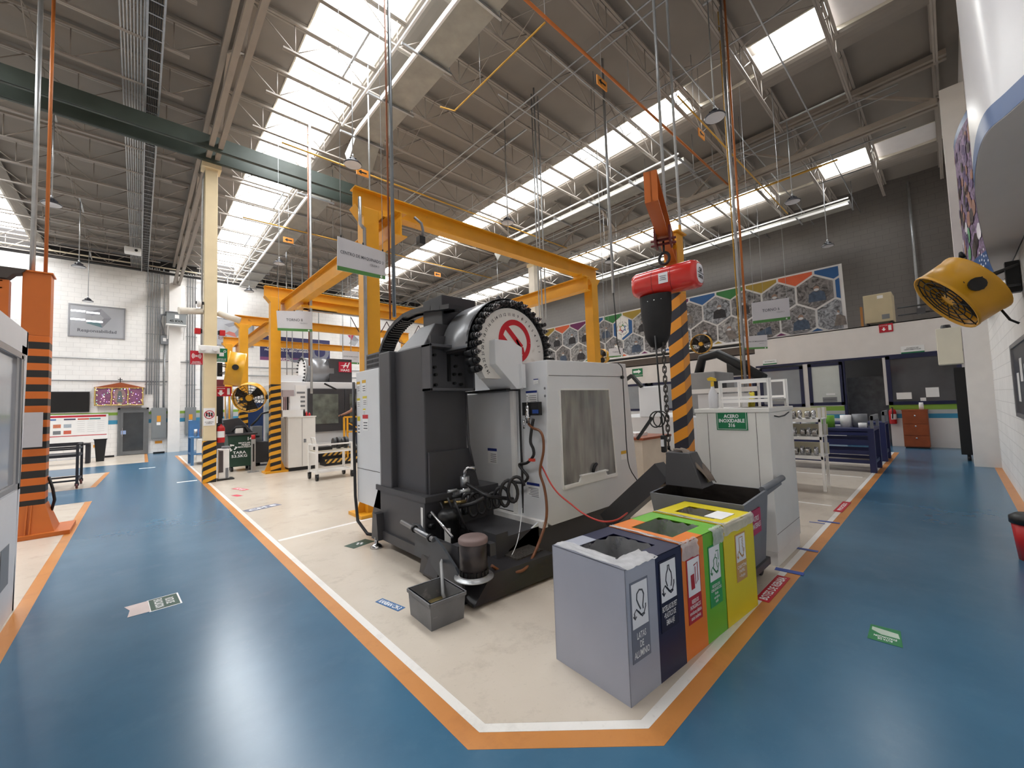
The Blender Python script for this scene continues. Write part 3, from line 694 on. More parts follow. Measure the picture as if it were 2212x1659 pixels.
b = MB(); b.tube([(3.5,6.16,4.95),(3.6,6.1,4.85),(3.63,6.1,4.72),(3.62,6.12,4.62)],.025,8).build('conduit_whip', GREYM, gn)
MB().box((3.55,6.08,4.48),(3.66,6.2,4.62)).build('limit_box', BLACK, gn)
MB().tube([(2.53,6.14,4.98),(2.53,6.14,4.55),(2.58,6.14,4.5),(2.60,6.14,4.5),(2.60,6.15,1.9)],.028,8).build('power_conduit', STEEL, gn)
g2 = thing('gantry_crane', 'farther yellow gantry frame standing behind the drum fan', 'gantry', (5,17,0))
gcol(g2, 2.66, 16.6, 4.78); gcol(g2, 2.9, 21.5, 4.78, False); gcol(g2, 8.8, 16.6, 4.78, False)
ibeam(MB(), (2.4,16.6,4.93),(9.0,16.6,4.93),.2,.30).build('runway_beam', YEL, g2); ibeam(MB(), (2.7,21.5,4.93),(9.0,21.5,4.93),.2,.30).build('runway_beam', YEL, g2)
ibeam(MB(), (3.2,15.4,4.55),(3.2,21.8,4.55),.2,.36).build('bridge_beam', YEL, g2)
# small orange wall jib behind
jj = thing('jib_crane', 'small orange jib arm with boxed head in front of the white block wall', 'crane', (6.4,20,2.2))
MB().beam((4.15,18.2,2.95),(6.1,18.2,2.95),.09,.13).build('arm', ORA, jj); MB().beam((4.2,18.2,3.02),(6.1,18.2,3.50),.03,.03).build('stay', ORA, jj)
MB().box((6.1,18.05,2.5),(6.6,18.5,3.75)).build('head', YEL, jj); MB().box((6.25,18.2,.02),(6.5,18.4,2.5)).build('post', YEL, jj)
# ================================================================ orange striped column on the left with swing arm
HAZ4 = stripes('hazard_left',(205,104,28),(30,28,26),.205,0.0)
oc = thing('jib_crane', 'large orange jib column with black bands and stiffened base plate beside the white booth', 'crane', (-1.1,9.0,0))
MB().box((-1.245,8.9,.42),(-.97,9.18,2.86)).build('banded_post', HAZ4, oc, bevel=.008)
MB().box((-1.245,8.9,2.86),(-.97,9.18,3.78)).build('post', ORA, oc, bevel=.008)
MB().box((-1.26,8.88,3.78),(-.95,9.2,3.80)).build('cap', ORA, oc)
MB().hexa([(-1.42,8.76,.06),(-.86,8.76,.06),(-.86,9.32,.06),(-1.42,9.32,.06)],[(-1.25,8.89,.44),(-.965,8.89,.44),(-.965,9.19,.44),(-1.25,9.19,.44)]).build('flared_base', ORA, oc)
for x in (-1.13,-1.09): MB().beam((x,8.745,.06),(x,8.885,.44),.012,.03,up=(0,1,0)).build('rib', ORA, oc)
MB().box((-1.6,8.68,.003),(-.70,9.45,.06)).build('base_plate', ORA, oc)
for x in (-1.3,-.95): MB().cyl((x,8.80,.06),(x,8.80,.11),.022,8).build('anchor_bolt', mat('bolt_dark',(70,44,30),.5), oc)
MB().tube([(-.96,9.1,.8),(-.92,9.12,.62),(-.90,9.14,.45),(-.93,9.15,.3)],.018,8).build('cable', RUBBER, oc)
ib = MB(); ibeam(ib, (-2.6,8.95,3.55),(-1.42,8.95,3.55),.14,.12); ib.build('upper_arm', ORA, oc)
MB().box((-1.50,8.88,2.85),(-1.36,9.02,3.62)).build('hinge_post', ORA, oc)
ib = MB(); ib.beam((-2.6,8.95,2.95),(-1.42,8.95,2.86),.12,.20); ib.build('lower_arm', ORA, oc)
b = MB()
b.prism([(-1.75,3.80),(-1.20,3.80),(-1.25,3.74),(-1.32,3.72),(-1.38,3.64),(-1.52,3.64),(-1.60,3.72)],1,8.86,9.04); b.build('bearing', mat('bearing_iron',(58,50,46),.6,var=.2), oc)
tag(MB().box((-1.22,8.80,1.26),(-1.0,8.815,1.75)).build('paper_holder', mat('clear_sleeve',(188,186,190),.3,var=.05)), 'grey document sleeve fixed on the black banded orange column', 'document')
# ================================================================ white booth at the left edge
bo_ = thing('inspection_booth', 'white panel booth with an aluminium framed window beside the aisle', 'booth', (-2,4,0))
BW = mat('booth_white',(214,213,216),.5,var=.02)
MB().box((-.83,2.0,.004),(-.77,5.59,1.02)).box((-.83,2.0,2.23),(-.77,5.85,2.45)).box((-.83,5.60,1.02),(-.77,5.70,2.23)).build('side_wall', BW, bo_)
MB().prism([(5.59,.004),(5.855,2.45),(5.80,2.45),(5.53,.004)],0,-3.2,-.77).build('end_wall', BW, bo_)
MB().prism([(5.585,1.02),(5.70,1.02),(5.72,1.9),(5.80,2.3),(5.6,2.3)],0,-.83,-.77).build('corner_fill', BW, bo_)
AL = mat('aluminium',(150,150,154),.35,metal=.5)
wn = MB().box((-.775,2.2,1.04),(-.762,5.60,1.08)).box((-.775,2.2,2.17),(-.762,5.68,2.22)).box((-.775,5.54,1.04),(-.762,5.62,2.2)).build('window_frame', AL, bo_)
MB().box((-.80,2.2,1.08),(-.79,5.55,2.18)).build('pane', mat('booth_glass',(150,152,158),.12,var=.1,scale=1.5), wn)
MB().box((-.768,5.05,.30),(-.766,5.32,.62)).build('vent_grille', GREYM, bo_)
# ================================================================ machining centre
vm = thing('machining_center', 'large white and charcoal vertical machining centre with side tool carousel', 'machine', (3.6,4.1,0))
MB().prism([(3.70,.66),(4.80,.66),(4.98,.33),(4.88,.31),(4.82,.12),(3.70,.12)],0,2.15,3.1).build('rear_base', GREYD, vm, bevel=.006)
MB().box((2.135,3.66,.655),(3.1,4.82,.715)).build('base_ledge', GREYD, vm)
MB().box((2.5,2.98,.06),(4.78,5.2,.36)).build('bed', GREYD, vm)
MB().box((2.12,3.0,.10),(2.22,4.75,.20)).build('side_rail', GREYD, vm)
for y in (3.05,4.70):
    q = MB().prism([(y-.09,.10),(y+.09,.10),(y+.05,.40),(y-.05,.40)],0,2.06,2.16).build('levelling_bracket', GREYD, vm)
    MB().lathe([(.001,0),(.07,0),(.07,.015),(.04,.04),(.022,.05),(.022,.12)],(2.08,y,.004),2,16).build('levelling_foot', CHROME, q)
# column
MB().box((2.22,3.78,.66),(2.76,4.44,2.29)).build('column_cover', GREYD, vm, bevel=.012)
MB().box((2.15,4.43,.68),(2.60,4.70,2.30)).build('column_flank', mat('machine_dark2',(74,73,76),.42,var=.06), vm, bevel=.012)
MB().prism([(2.24,.66),(2.90,.66),(2.76,1.15),(2.24,1.15)],1,3.74,3.79).build('column_skirt', GREYD, vm)
MB().hexa([(2.24,3.80,2.29),(2.95,3.80,2.29),(2.95,4.42,2.29),(2.24,4.42,2.29)],[(2.42,3.86,2.56),(2.92,3.86,2.56),(2.92,4.2,2.56),(2.42,4.2,2.56)]).build('column_hood', GREYD, vm, bevel=.01)
MB().box((2.30,3.76,2.29),(2.9,3.81,2.40)).build('hood_apron', GREYD, vm)
MB().box((2.52,3.86,2.5),(3.0,4.28,2.90)).build('spindle_tower', mat('machine_black',(46,46,50),.45,var=.08), vm, bevel=.01)
MB().cyl((2.86,3.70,2.36),(2.86,3.78,2.36),.055,14).build('red_cap', RED, vm)
# recessed access tray on the column side
tr = MB(); x0,x1,z0,z1,yf,yb = 2.19,2.76,1.79,2.28,3.60,3.77
tr.box((x0,yf,z0),(x1,yb,z0+.03)); tr.box((x0,yf,z1-.03),(x1,yb,z1)); tr.box((x0,yf,z0),(x0+.025,yb,z1)); tr.box((x1-.025,yf,z0),(x1,yb,z1)); tr.box((x0,yb-.01,z0),(x1,yb,z1))
tb = tr.build('access_tray', mat('tray_dark',(76,76,80),.35,var=.1), vm, bevel=.004)
for (x,z) in ((2.33,2.18),(2.33,2.05),(2.34,1.97),(2.34,1.86),(2.62,2.20),(2.60,2.07),(2.58,1.98),(2.66,1.98),(2.58,1.88),(2.67,1.87)): MB().cyl((x,yb-.01,z),(x,yb-.05,z),.016,8).build('knob', BLACK, tb)
MB().box((2.50,yb-.04,1.9),(2.53,yb-.008,2.2)).build('bar', BLACK, tb)
# pipe down the column side
MB().tube([(2.72,3.72,1.78),(2.72,3.70,1.2),(2.78,3.68,.9)],.014,8).build('drain_pipe', GREYD, vm)
# energy chain: curved band of ribbed links
pc = [on(x, y, 0, 2.55) for x, y in ((834,760),(842,738),(853,716),(868,698),(885,684),(905,675),(925,671),(945,669),(965,667),(985,664))]
eb = MB()
for a, c in zip(pc[:-1], pc[1:]): eb.beam(a, c+(c-a)*.05, .20, .05)
ec = eb.build('energy_chain', mat('chain_black',(40,40,43),.4), vm)
for a, c in zip(pc[:-1], pc[1:]):
    for k in range(4):
        p = a+(c-a)*(k/4); d = (c-a).normalized(); nn_ = Vec((0,-d.z,d.y)); nn_ = nn_ if nn_.z < 0 else -nn_
        MB().beam(p+nn_*.02, p+nn_*.05, .17, .022, up=(0,0,1)).build('chain_rib', BLACK, ec)
MB().box((2.46,4.42,2.28),(2.64,4.72,2.34)).build('chain_anchor', GREYD, vm)
# electrical cabinet
el = MB().box((2.15,4.72,.42),(2.75,5.42,2.13)).build('electrical_cabinet', GREYW, vm, bevel=.006)
MB().box((2.147,4.73,.86),(2.15,5.41,.866)).build('seam', SEAM, el)
tb2 = MB().box((2.20,4.80,2.13),(2.70,5.20,2.34)).build('transformer_box', mat('vent_grey',(96,96,100),.5,var=.1), vm)
for r_ in range(3):
    for c_ in range(9): MB().box((2.197,4.83+c_*.04,2.16+r_*.06),(2.2,4.855+c_*.04,2.20+r_*.06)).build('vent_slot', BLACK, tb2)
for (y,z,w_,h_,tc) in ((5.34,1.93,.11,.14,(220,170,40)),(5.16,1.93,.12,.16,(220,170,40)),(5.34,1.72,.10,.12,(220,200,60)),(5.14,1.74,.13,.12,(220,200,60)),(5.16,1.60,.08,.08,(220,200,60)),(5.13,1.46,.17,.20,(200,30,40)),(5.34,1.42,.09,.24,(220,200,60))):
    lb = MB().box((2.147,y-w_/2,z-h_/2),(2.15,y+w_/2,z+h_/2)).build('warning_label', PAPER, el)
    MB().box((2.1465,y-w_/2,z+h_*.25),(2.147,y+w_/2,z+h_/2)).build('label_header', mat('lab_%d_%d' % (tc[0],tc[1]),tc,.5,var=0), el)
    for k in range(3): MB().box((2.1465,y-w_*.35,z-h_*.4+k*h_*.18),(2.147,y+w_*.35,z-h_*.34+k*h_*.18)).build('label_print', LETG, el)
# enclosure
en = MB(); en.prism([(3.10,.40),(3.17,.355),(4.86,.36),(4.91,.44),(4.72,2.11),(3.19,2.085)],1,2.90,3.36); en = en.build('side_enclosure', GREYW, vm, bevel=.006)
MB().prism([(3.36,.42),(4.75,.42),(5.3,.42),(5.3,1.775),(3.36,1.775)] if 0 else [(3.36,.42),(5.35,.42),(5.35,1.775),(3.36,1.775)],0,3.13,4.80).build('rear_enclosure', GREYW, vm, bevel=.006)
MB().box((3.4,3.36,1.775),(4.72,5.35,2.09)).build('upper_enclosure', GREYW, vm)
MB().box((3.05,2.92,.345),(3.13,4.2,.415)).build('drip_sill', WHITE, vm, bevel=.004)
MB().box((3.09,3.34,.42),(3.13,3.40,2.06)).build('corner_strip', WHITE, vm)
y = 2.897
MB().prism([(3.205,1.915),(4.60,1.935),(4.60,1.941),(3.205,1.921)],1,2.898,2.9).build('seam', SEAM, en)
GL = mat('machine_glass',(140,137,132),.2,metal=.35,var=.35,scale=6,coat=.4)
nt = GL.node_tree; nzn = [n for n in nt.nodes if n.type == 'TEX_NOISE'][0]
mp = nt.nodes.new('ShaderNodeMapping'); mp.inputs['Scale'].default_value = (2.2,1,.35); tcn = [n for n in nt.nodes if n.type == 'TEX_COORD'][0]
nt.links.new(tcn.outputs['Object'], mp.inputs[0]); nt.links.new(mp.outputs[0], nzn.inputs['Vector'])
wq = MB(); wq.prism([(3.36,.70),(4.37,.705),(4.29,1.772),(3.365,1.768)],1,2.89,2.8995); wq = wq.build('side_window', GL, vm)
fb = MB()
for p, q in (((3.36,.70),(4.37,.705)),((4.37,.705),(4.29,1.772)),((4.29,1.772),(3.365,1.768)),((3.365,1.768),(3.36,.70))): fb.beam((p[0],2.893,p[1]),(q[0],2.893,q[1]),.016,.018,up=(0,1,0))
fb.build('window_frame', WHITE, wq)
MB().prism([(3.37,.70),(4.37,.705),(4.37,.74),(4.16,.735),(4.12,.80),(3.66,.80),(3.62,.735),(3.37,.735)],1,2.872,2.89).build('window_sill', WHITE, wq)
MB().box((3.64,2.845,.795),(4.14,2.89,.81)).build('sill_lip', WHITE, wq)
MB().tube([(3.88,2.88,.80),(3.90,2.87,.87),(3.95,2.87,.90)],.018,6).build('latch', BLACK, wq)
MB().cyl((4.60,2.90,1.93),(4.60,2.87,1.93),.022,10).build('door_knob', BLACK, en)
for z in (1.78,1.70): MB().cyl((3.135,2.9,z),(3.135,2.896,z),.014,10).build('screw', GREYM, en)
lb = MB().box((4.50,2.893,.88),(4.62,2.899,.99)).build('warning_label', PAPER, en); MB().box((4.50,2.892,.95),(4.62,2.893,.99)).build('label_header', mat('lab_220_170',(220,170,40),.5,var=0), en)
LBL = mat('label_blue',(26,44,120),.5,var=0)
def xlabel(y, z, w_, h_, lines, x=3.127):
    lb = MB().box((x-.002,y-w_/2,z-h_/2),(x,y+w_/2,z+h_/2)).build('instruction_label', PAPER, vm)
    MB().box((x-.003,y-w_/2,z+h_*.32),(x-.002,y+w_/2,z+h_/2)).build('header', LBL, lb)
    for k in range(lines): MB().box((x-.003,y-w_*.42,z-h_*.40+k*h_*.62/lines),(x-.002,y+w_*(.1+.3*random.random()),z-h_*.40+k*h_*.62/lines+h_*.035)).build('print', LETG, lb)
xlabel(3.78,1.02,.17,.18,5); xlabel(3.11,1.70,.17,.13,4,3.15); xlabel(3.10,.70,.19,.16,6,3.115); xlabel(3.04,1.86,.07,.06,2,3.155)
# cover chute of the tool arm
MB().prism([(2.73,2.31),(2.97,2.31),(3.12,2.25),(3.12,1.79),(3.02,1.79),(2.73,2.05)],1,3.20,3.64).build('arm_cover', GREYW, vm, bevel=.006)
MB().box((2.95,3.30,1.775),(3.16,4.05,1.80)).build('cover_shelf', BLACK, vm)
MB().box((3.06,3.16,1.80),(3.12,3.21,2.06)).build('cover_flange', GREYW, vm)
# tool carousel
cy_, cz_, cx_ = 3.30, 2.20, 3.07
dr = MB(); dr.lathe([(.60,.02),(.60,.50)],(cx_,cy_,cz_),1,48,True,math.radians(2),math.radians(178)); dr = dr.build('carousel_drum', mat('drum_grey',(140,141,144),.3,metal=.3,var=.05,scale=2), vm)
so = dr.modifiers.new('solid','SOLIDIFY'); so.thickness = .012; so.offset = 1
MB().lathe([(.60,.02),(.612,.02),(.612,.055),(.60,.055)],(cx_,cy_,cz_),1,48,True,math.radians(2),math.radians(178)).build('drum_rim', BLACK, dr)
MB().prism([(cx_+.58*math.cos(a),cz_+.58*math.sin(a)) for a in [math.radians(q) for q in range(0,181,6)]],1,cy_+.10,cy_+.48).build('carousel_body', GREYD, vm)
dc = MB().prism([(cx_+.50*math.cos(a),cz_+.50*math.sin(a)) for a in [math.radians(q) for q in range(-36,217,6)]],1,cy_,cy_+.10).build('carousel_disc', mat('disc_white',(226,222,216),.45,var=.04,dirt=(190,180,168),dscale=7,dthr=.66), vm)
tm = MB(); tm.cyl((0,-.0,0),(0,.12,0),.042,12); tm.cyl((0,-.03,0),(0,0,0),.034,12); TP = tm.mesh('tool_pocket', BLACK)
t2 = MB(); t2.cyl((0,-.06,0),(0,-.02,0),.030,12); t2.cyl((0,-.085,0),(0,-.06,0),.020,10); t2.cyl((0,-.115,0),(0,-.085,0),.008,6); TH = t2.mesh('tool_holder', mat('tool_steel',(120,118,118),.25,metal=.9,var=.1))
t3 = MB(); t3.cyl((0,-.05,0),(0,-.02,0),.032,12); t3.cyl((0,-.08,0),(0,-.05,0),.012,8); TH2 = t3.mesh('tool_holder', BLACK)
t4 = MB(); t4.cyl((0,-.07,0),(0,-.02,0),.028,12); t4.cyl((0,-.11,0),(0,-.07,0),.022,10); TH3 = t4.mesh('tool_holder', mat('tool_dark',(62,60,60),.3,metal=.7))
NP = 40
for k in range(NP):
    a = math.radians(90-360/NP*k+3); p = (cx_+.548*math.cos(a), cy_-.005, cz_+.548*math.sin(a))
    if math.sin(a) < -.45: continue
    pk = share(TP,'tool_pocket',p,vm); share((TH,TH2,TH3,TH2,TH)[(k*7) % 5],'tool_holder',p,pk)
for k in range(1,25):
    a = math.radians(-4+ (k)*9.0); c = Vec((cx_+.43*math.cos(a), cy_, cz_+.43*math.sin(a)))
    text(str(k), LETK, c, Vec((-math.sin(a),0,math.cos(a)))*-1, Vec((math.cos(a),0,math.sin(a))), h=.034, parent=dc, bold=.012)
RLOGO = mat('logo_red',(196,26,40),.45,var=0); LC = Vec((cx_+.04,cy_,cz_+.13))
ring = arc2(.215,0,2*math.pi,40); line2(ring,.062,RLOGO,LC,RX,RZ,dc,'logo_ring')
for P, w_ in (([(-.15,.17),(.10,-.06)],.062),([(-.20,.04),(.05,-.21)],.062),([(.10,-.06),(.12,-.14)],.05),([(.02,.02),(.10,-.10)],.03),([(-.04,-.11),(-.05,-.20)],.045)): line2(P,w_,RLOGO,LC,RX,RZ,dc,'logo_bar',.0045)
# air unit with hoses on the rear face
av = MB().box((3.06,2.93,1.50),(3.115,3.17,1.64)).build('air_unit', BLACK, vm)
b = MB(); b.cyl((3.03,3.06,1.42),(3.03,3.06,1.60),.022,12); b.cyl((3.03,3.06,1.60),(3.03,3.06,1.72),.008,8); b.cyl((3.03,3.06,1.46),(3.03,3.06,1.50),.03,12); b.cyl((3.04,3.13,1.36),(3.04,3.13,1.46),.012,8); b.build('regulator', CHROME, av)
MB().box((3.04,2.93,1.52),(3.07,3.0,1.56)).build('blue_knob', mat('blue_plastic',(30,70,150),.4), av)
def hose(pxs, plane, r_, mt, name, smooth=3):
    P = [on(x, y, 0, plane+dx) for x, y, dx in pxs]; Q = []
    for i in range(len(P)-1):
        p0, p1, p2, p3 = P[max(i-1,0)], P[i], P[i+1], P[min(i+2,len(P)-1)]
        for k in range(smooth):
            t = k/smooth; Q.append(.5*((2*p1)+(p2-p0)*t+(2*p0-5*p1+4*p2-p3)*t*t+(3*p1-p0-3*p2+p3)*t**3))
    Q.append(P[-1]); return MB().tube(Q, r_, 8).build(name, mt, vm)
HB = mat('hose_brown',(122,74,44),.35,var=.12); HRd = mat('hose_red',(186,54,44),.4); HK = mat('hose_black',(34,32,34),.45,var=.1)
hose([(1140,900,0),(1142,915,0),(1152,925,-.02),(1165,930,-.02),(1173,945,-.02),(1174,975,-.02),(1168,1005,-.02),(1167,1025,-.02),(1175,1050,-.02),(1180,1080,-.03),(1181,1110,-.05),(1177,1135,-.08),(1165,1170,-.2),(1150,1205,-.35),(1135,1228,-.5),(1115,1236,-.6),(1085,1235,-.7),(1062,1222,-.8)],3.05,.014,HB,'brown_hose',4)
hose([(1152,905,0),(1148,930,0),(1146,955,0),(1152,970,0),(1152,985,0),(1138,1000,0),(1122,1003,0),(1128,1014,0),(1140,1030,0),(1130,1042,0),(1106,1040,-.05)],3.05,.016,HK,'coiled_hose',4)
b = MB(); q0, q1 = on(1120,1050,0,2.9), on(1010,1090,0,2.55); ax_ = (q1-q0); pts = []
for k in range(110):
    t = k/109; c = q0+ax_*t-RZ*.05*math.sin(math.pi*t); rr = .10+.025*math.sin(t*9); th = t*2*math.pi*6.5
    pts.append(c+RZ*rr*math.sin(th)+Vec((.5,-.4,0))*rr*.9*math.cos(th))
b.tube(pts,.018,8); b.build('coiled_hose', HK, vm)
hose([(1008,1045,0),(1030,1058,0),(1055,1072,0),(1080,1075,.2),(1108,1078,.4)],2.55,.02,HK,'pressure_hose',4)
hose([(948,1158,0),(952,1130,0),(968,1108,0),(992,1095,0),(1020,1088,0),(1045,1075,.1)],2.4,.02,HK,'pressure_hose',4)
hose([(1168,1003,0),(1176,1018,0),(1190,1045,-.02),(1208,1068,-.03),(1235,1090,-.03),(1258,1108,-.04),(1285,1122,-.04),(1310,1127,-.03),(1335,1122,.1),(1355,1108,.5)],3.05,.008,HRd,'red_air_line',4)
MB().box((3.03,3.0,1.02),(3.06,3.07,1.05)).build('red_valve', mat('valve_red',(214,70,50),.4), vm)
hose([(1128,1098,0),(1120,1160,-.3),(1105,1200,-.45),(1085,1228,-.6),(1062,1232,-.75)],3.04,.004,PAPER,'white_cable',4)
hose([(1120,786,0),(1122,850,0),(1124,920,0),(1127,1000,0),(1129,1060,0),(1131,1108,0)],3.11,.012,HK,'cable',3)
hose([(1332,783,0),(1344,795,0),(1346,830,0),(1350,900,0),(1354,970,0),(1360,1010,0),(1378,1040,0),(1396,1066,0)],4.3,.006,HK,'cable',3)
# coolant tank, pumps, tilting frame
tk = MB(); tk.add([(1.96,2.66,.03),(2.92,2.60,.03),(2.92,3.62,.03),(2.03,3.62,.03),(1.99,2.90,.03), (2.02,2.95,.10),(2.20,2.72,.20),(2.92,2.66,.20),(2.92,3.62,.20),(2.06,3.62,.20),(2.06,3.1,.20)],
  [(0,4,3,2,1),(0,1,7,6),(0,6,5),(0,5,4),(1,2,8,7),(2,3,9,8),(3,4,5,10,9),(5,6,10),(6,7,8,9,10)]); tk = tk.build('coolant_tank', mat('tank_black',(50,48,50),.35,var=.15,dirt=(150,148,146),dscale=5,dthr=.74), vm)
MB().box((2.55,2.78,.20),(2.90,3.25,.215)).build('chip_bed', mat('wet_chips',(92,86,80),.3,metal=.4,var=.5,scale=60,bump=1.0), tk)
pb = fl(1024,1243,.21)
pm_ = MB(); pm_.lathe([(.001,0),(.165,0),(.165,.008),(.13,.012),(.125,.03)],(pb.x,pb.y,.20),2,28); pm_.build('pump_flange', STEEL, tk)
mo = MB().lathe([(.110,.02),(.110,.075),(.118,.08),(.118,.285),(.112,.29)],(pb.x,pb.y,.20),2,32).build('pump_motor', mat('motor_dark',(70,64,64),.3,metal=.45,var=.12), tk)
for k in range(16): a_ = k*.3927; MB().cbox((pb.x+.112*math.cos(a_),pb.y+.112*math.sin(a_),.25),(.018,.018,.035)).build('vent_slot', BLACK, tk)
MB().lathe([(.124,.285),(.124,.315),(.11,.328),(.001,.328)],(pb.x,pb.y,.20),2,32).build('motor_cap', mat('rusty_cap',(122,102,98),.6,var=.15), tk)
MB().box((pb.x+.10,pb.y-.10,.36),(pb.x+.16,pb.y-.02,.46)).build('terminal_box', GREYD, tk)
p2_ = Vec((2.30,3.48,.2)); b2 = MB().lathe([(.095,0),(.095,.30),(.11,.31),(.115,.36),(.08,.40),(.001,.40)],(p2_.x,p2_.y,.20),2,28).build('pump_motor', BLACK, tk)
MB().beam((p2_.x-.073,p2_.y-.066,.30),(p2_.x-.073,p2_.y-.066,.44),.06,.003,up=(.7,.7,0)).build('motor_label', PAPER, tk)
for k in range(7): q = on(940+9*k,1062+12*(k % 3),0,2.35); MB().cyl(q,q+Vec((.10,-.02,.0)),.018,10).build('fitting', (STEEL,BLACK,mat('brass',(150,128,84),.3,metal=.8))[k % 3], tk)
for k in range(4): q = on(935+16*k,1075+10*(k % 2),0,2.3); MB().tube([q,q+Vec((.02,-.03,-.08)),q+Vec((.06,-.05,-.2)),q+Vec((.12,-.05,-.32))],.011,8).build('small_hose', HK, tk)
MB().box((2.45,2.95,.20),(2.60,3.15,.42)).build('pump_block', GREYD, tk)
cf = on(1006,1110,0,2.6); b = MB(); b.cyl(cf,(cf.x,cf.y,cf.z+.30),.042,18); b.build('filter_canister', CHROME, tk); MB().cyl((cf.x,cf.y,cf.z+.29),(cf.x,cf.y,cf.z+.40),.05,16).build('filter_head', STEEL, tk)
MB().tube([(cf.x,cf.y,cf.z+.38),(cf.x,cf.y,cf.z+.46),(cf.x+.03,cf.y-.03,cf.z+.49),(cf.x+.08,cf.y-.08,cf.z+.48)],.022,10).build('elbow', CHROME, tk)
mv = on(985,1085,0,2.5); MB().cbox((mv.x,mv.y,mv.z),(.07,.08,.26)).build('valve_block', STEEL, tk)
for dz in (-.03,-.11): MB().cyl((mv.x-.03,mv.y+.05,mv.z+dz),(mv.x-.03,mv.y+.22,mv.z+dz),.02,10).build('fitting', mat('brass',(150,128,84),.3,metal=.8), tk)
MB().cbox((mv.x-.06,mv.y+.12,mv.z-.07),(.02,.09,.015)).build('valve_lever', RED, tk)
b = MB(); cc = on(998,1215,0,2.1); b.tube([cc+RZ*(.11*math.sin(t)*1.15)+Vec((.04,-.06,0)).normalized()*(.085*math.cos(t))+Vec((.002,.002,0))*k for k, t in enumerate([q*math.pi/9 for q in range(90)])],.008,6); b.build('cable_coil', HK, tk)
SLATE = mat('frame_slate',(62,66,72),.4,var=.06)
for pxs, xx in (([(922,1155),(940,1160),(960,1185),(985,1225),(1000,1255),(1003,1278),(958,1290),(956,1252),(946,1236),(933,1216),(930,1190)],1.985),([(893,1130),(906,1133),(925,1160),(931,1190),(933,1217),(897,1196),(899,1160)],2.07)):
    pp = [on(x_,y_,0,xx) for x_, y_ in pxs]; MB().prism([(p.y,max(p.z,.012)) for p in pp],0,xx-.012,xx+.012).build('tilt_plate', SLATE, tk)
b0, b1 = on(868,1127,0,1.965), on(937,1166,0,1.965); MB().cyl(b0,b1,.022,14).build('tilt_bar', mat('bar_steel',(150,150,152),.3,metal=.8), tk)
for k in (.42,.9): p = b0+(b1-b0)*k; dd = (b1-b0).normalized(); MB().cyl(p-dd*.014,p+dd*.014,.034,14).build('clamp', BLACK, tk)
MB().box((2.10,3.13,.24),(2.14,3.9,.36)).build('cross_rail', GREYD, tk)
MB().cyl((2.12,3.52,.60),(2.14,3.2,.42),.014,8).build('gas_strut', CHROME, tk)
MB().prism([(1.97,.09),(2.12,.09),(2.12,.27),(2.06,.27)],1,3.22,3.44).build('outrigger', GREYD, tk)
MB().cyl((1.99,2.80,.04),(1.99,2.86,.04),.04,12).build('tank_caster', RUBBER, tk)
MB().box((2.16,3.0,.205),(2.26,3.1,.22)).build('yellow_tag', mat('tag_yellow',(190,160,70),.6), tk)
# rating plates and hose ports on the base end
MB().box((2.146,3.735,.20),(2.149,3.775,.60)).build('port_label', PAPER, vm)
for z in (.20,.31,.42,.52): MB().cyl((2.20,3.70,z),(2.20,3.62,z),.03,12).build('hose_port', BLACK, vm)
# two white deflectors below the enclosure
MB().prism([(2.62,.22),(3.05,.40),(3.05,.10),(2.70,.10)],1,2.98,3.0).build('deflector', GREYW, vm); MB().hexa([(2.6,3.05,.26),(2.95,3.05,.30),(2.95,3.4,.30),(2.6,3.4,.26)],[(2.6,3.05,.27),(2.95,3.05,.31),(2.95,3.4,.31),(2.6,3.4,.27)]).build('deflector', GREYW, vm)
MB().box((2.98,3.0,.06),(3.10,3.05,.345)).build('deflector', GREYD, vm)
# black power cable drop beside the electrical cabinet
MB().tube([(2.12,5.43,2.0),(2.12,5.44,1.2),(2.12,5.42,.5),(2.10,5.30,.2),(2.12,5.05,.08),(2.25,4.9,.05)],.02,8).build('power_cable', HK, vm)
# grey plastic drip box on the floor
GB = mat('grey_tote',(112,112,114),.5,var=.15,scale=5,dirt=(160,158,156),dscale=9,dthr=.66)
p_a, p_b, p_c = fl(932,1368), fl(893,1340), fl(980,1343)
r = thing('plastic_tote', 'dirty grey plastic tote catching coolant on the floor beside the machining centre', 'box', (1.75,2.80,0.003))
u_ = Vec((1,-.05,0)).normalized(); v_ = Vec((.05,1,0)).normalized(); o_ = Vec((1.56,2.64,.003)); W_, D_, h_ = .30,.36,.20
def tp_(a, b_, z): return o_+u_*a+v_*b_+RZ*z
b = MB(); t = .012
B = [tp_(.012,.012,0),tp_(W_-.012,.012,0),tp_(W_-.012,D_-.012,0),tp_(.012,D_-.012,0)]; T = [tp_(0,0,h_),tp_(W_,0,h_),tp_(W_,D_,h_),tp_(0,D_,h_)]
Bi = [tp_(.02,.02,.012),tp_(W_-.02,.02,.012),tp_(W_-.02,D_-.02,.012),tp_(.02,D_-.02,.012)]; Ti = [tp_(t,t,h_),tp_(W_-t,t,h_),tp_(W_-t,D_-t,h_),tp_(t,D_-t,h_)]
b.add(B+T+Bi+Ti, [(0,1,5,4),(1,2,6,5),(2,3,7,6),(3,0,4,7),(0,3,2,1),(4,5,13,12),(5,6,14,13),(6,7,15,14),(7,4,12,15),(8,12,13,9),(9,13,14,10),(10,14,15,11),(11,15,12,8),(8,9,10,11)]); b.build('body', GB, r)
b = MB()
for a, c in zip(T, T[1:]+T[:1]): b.beam(a-RZ*.012, c-RZ*.012, .022, .024)
b.build('rim', GB, r)
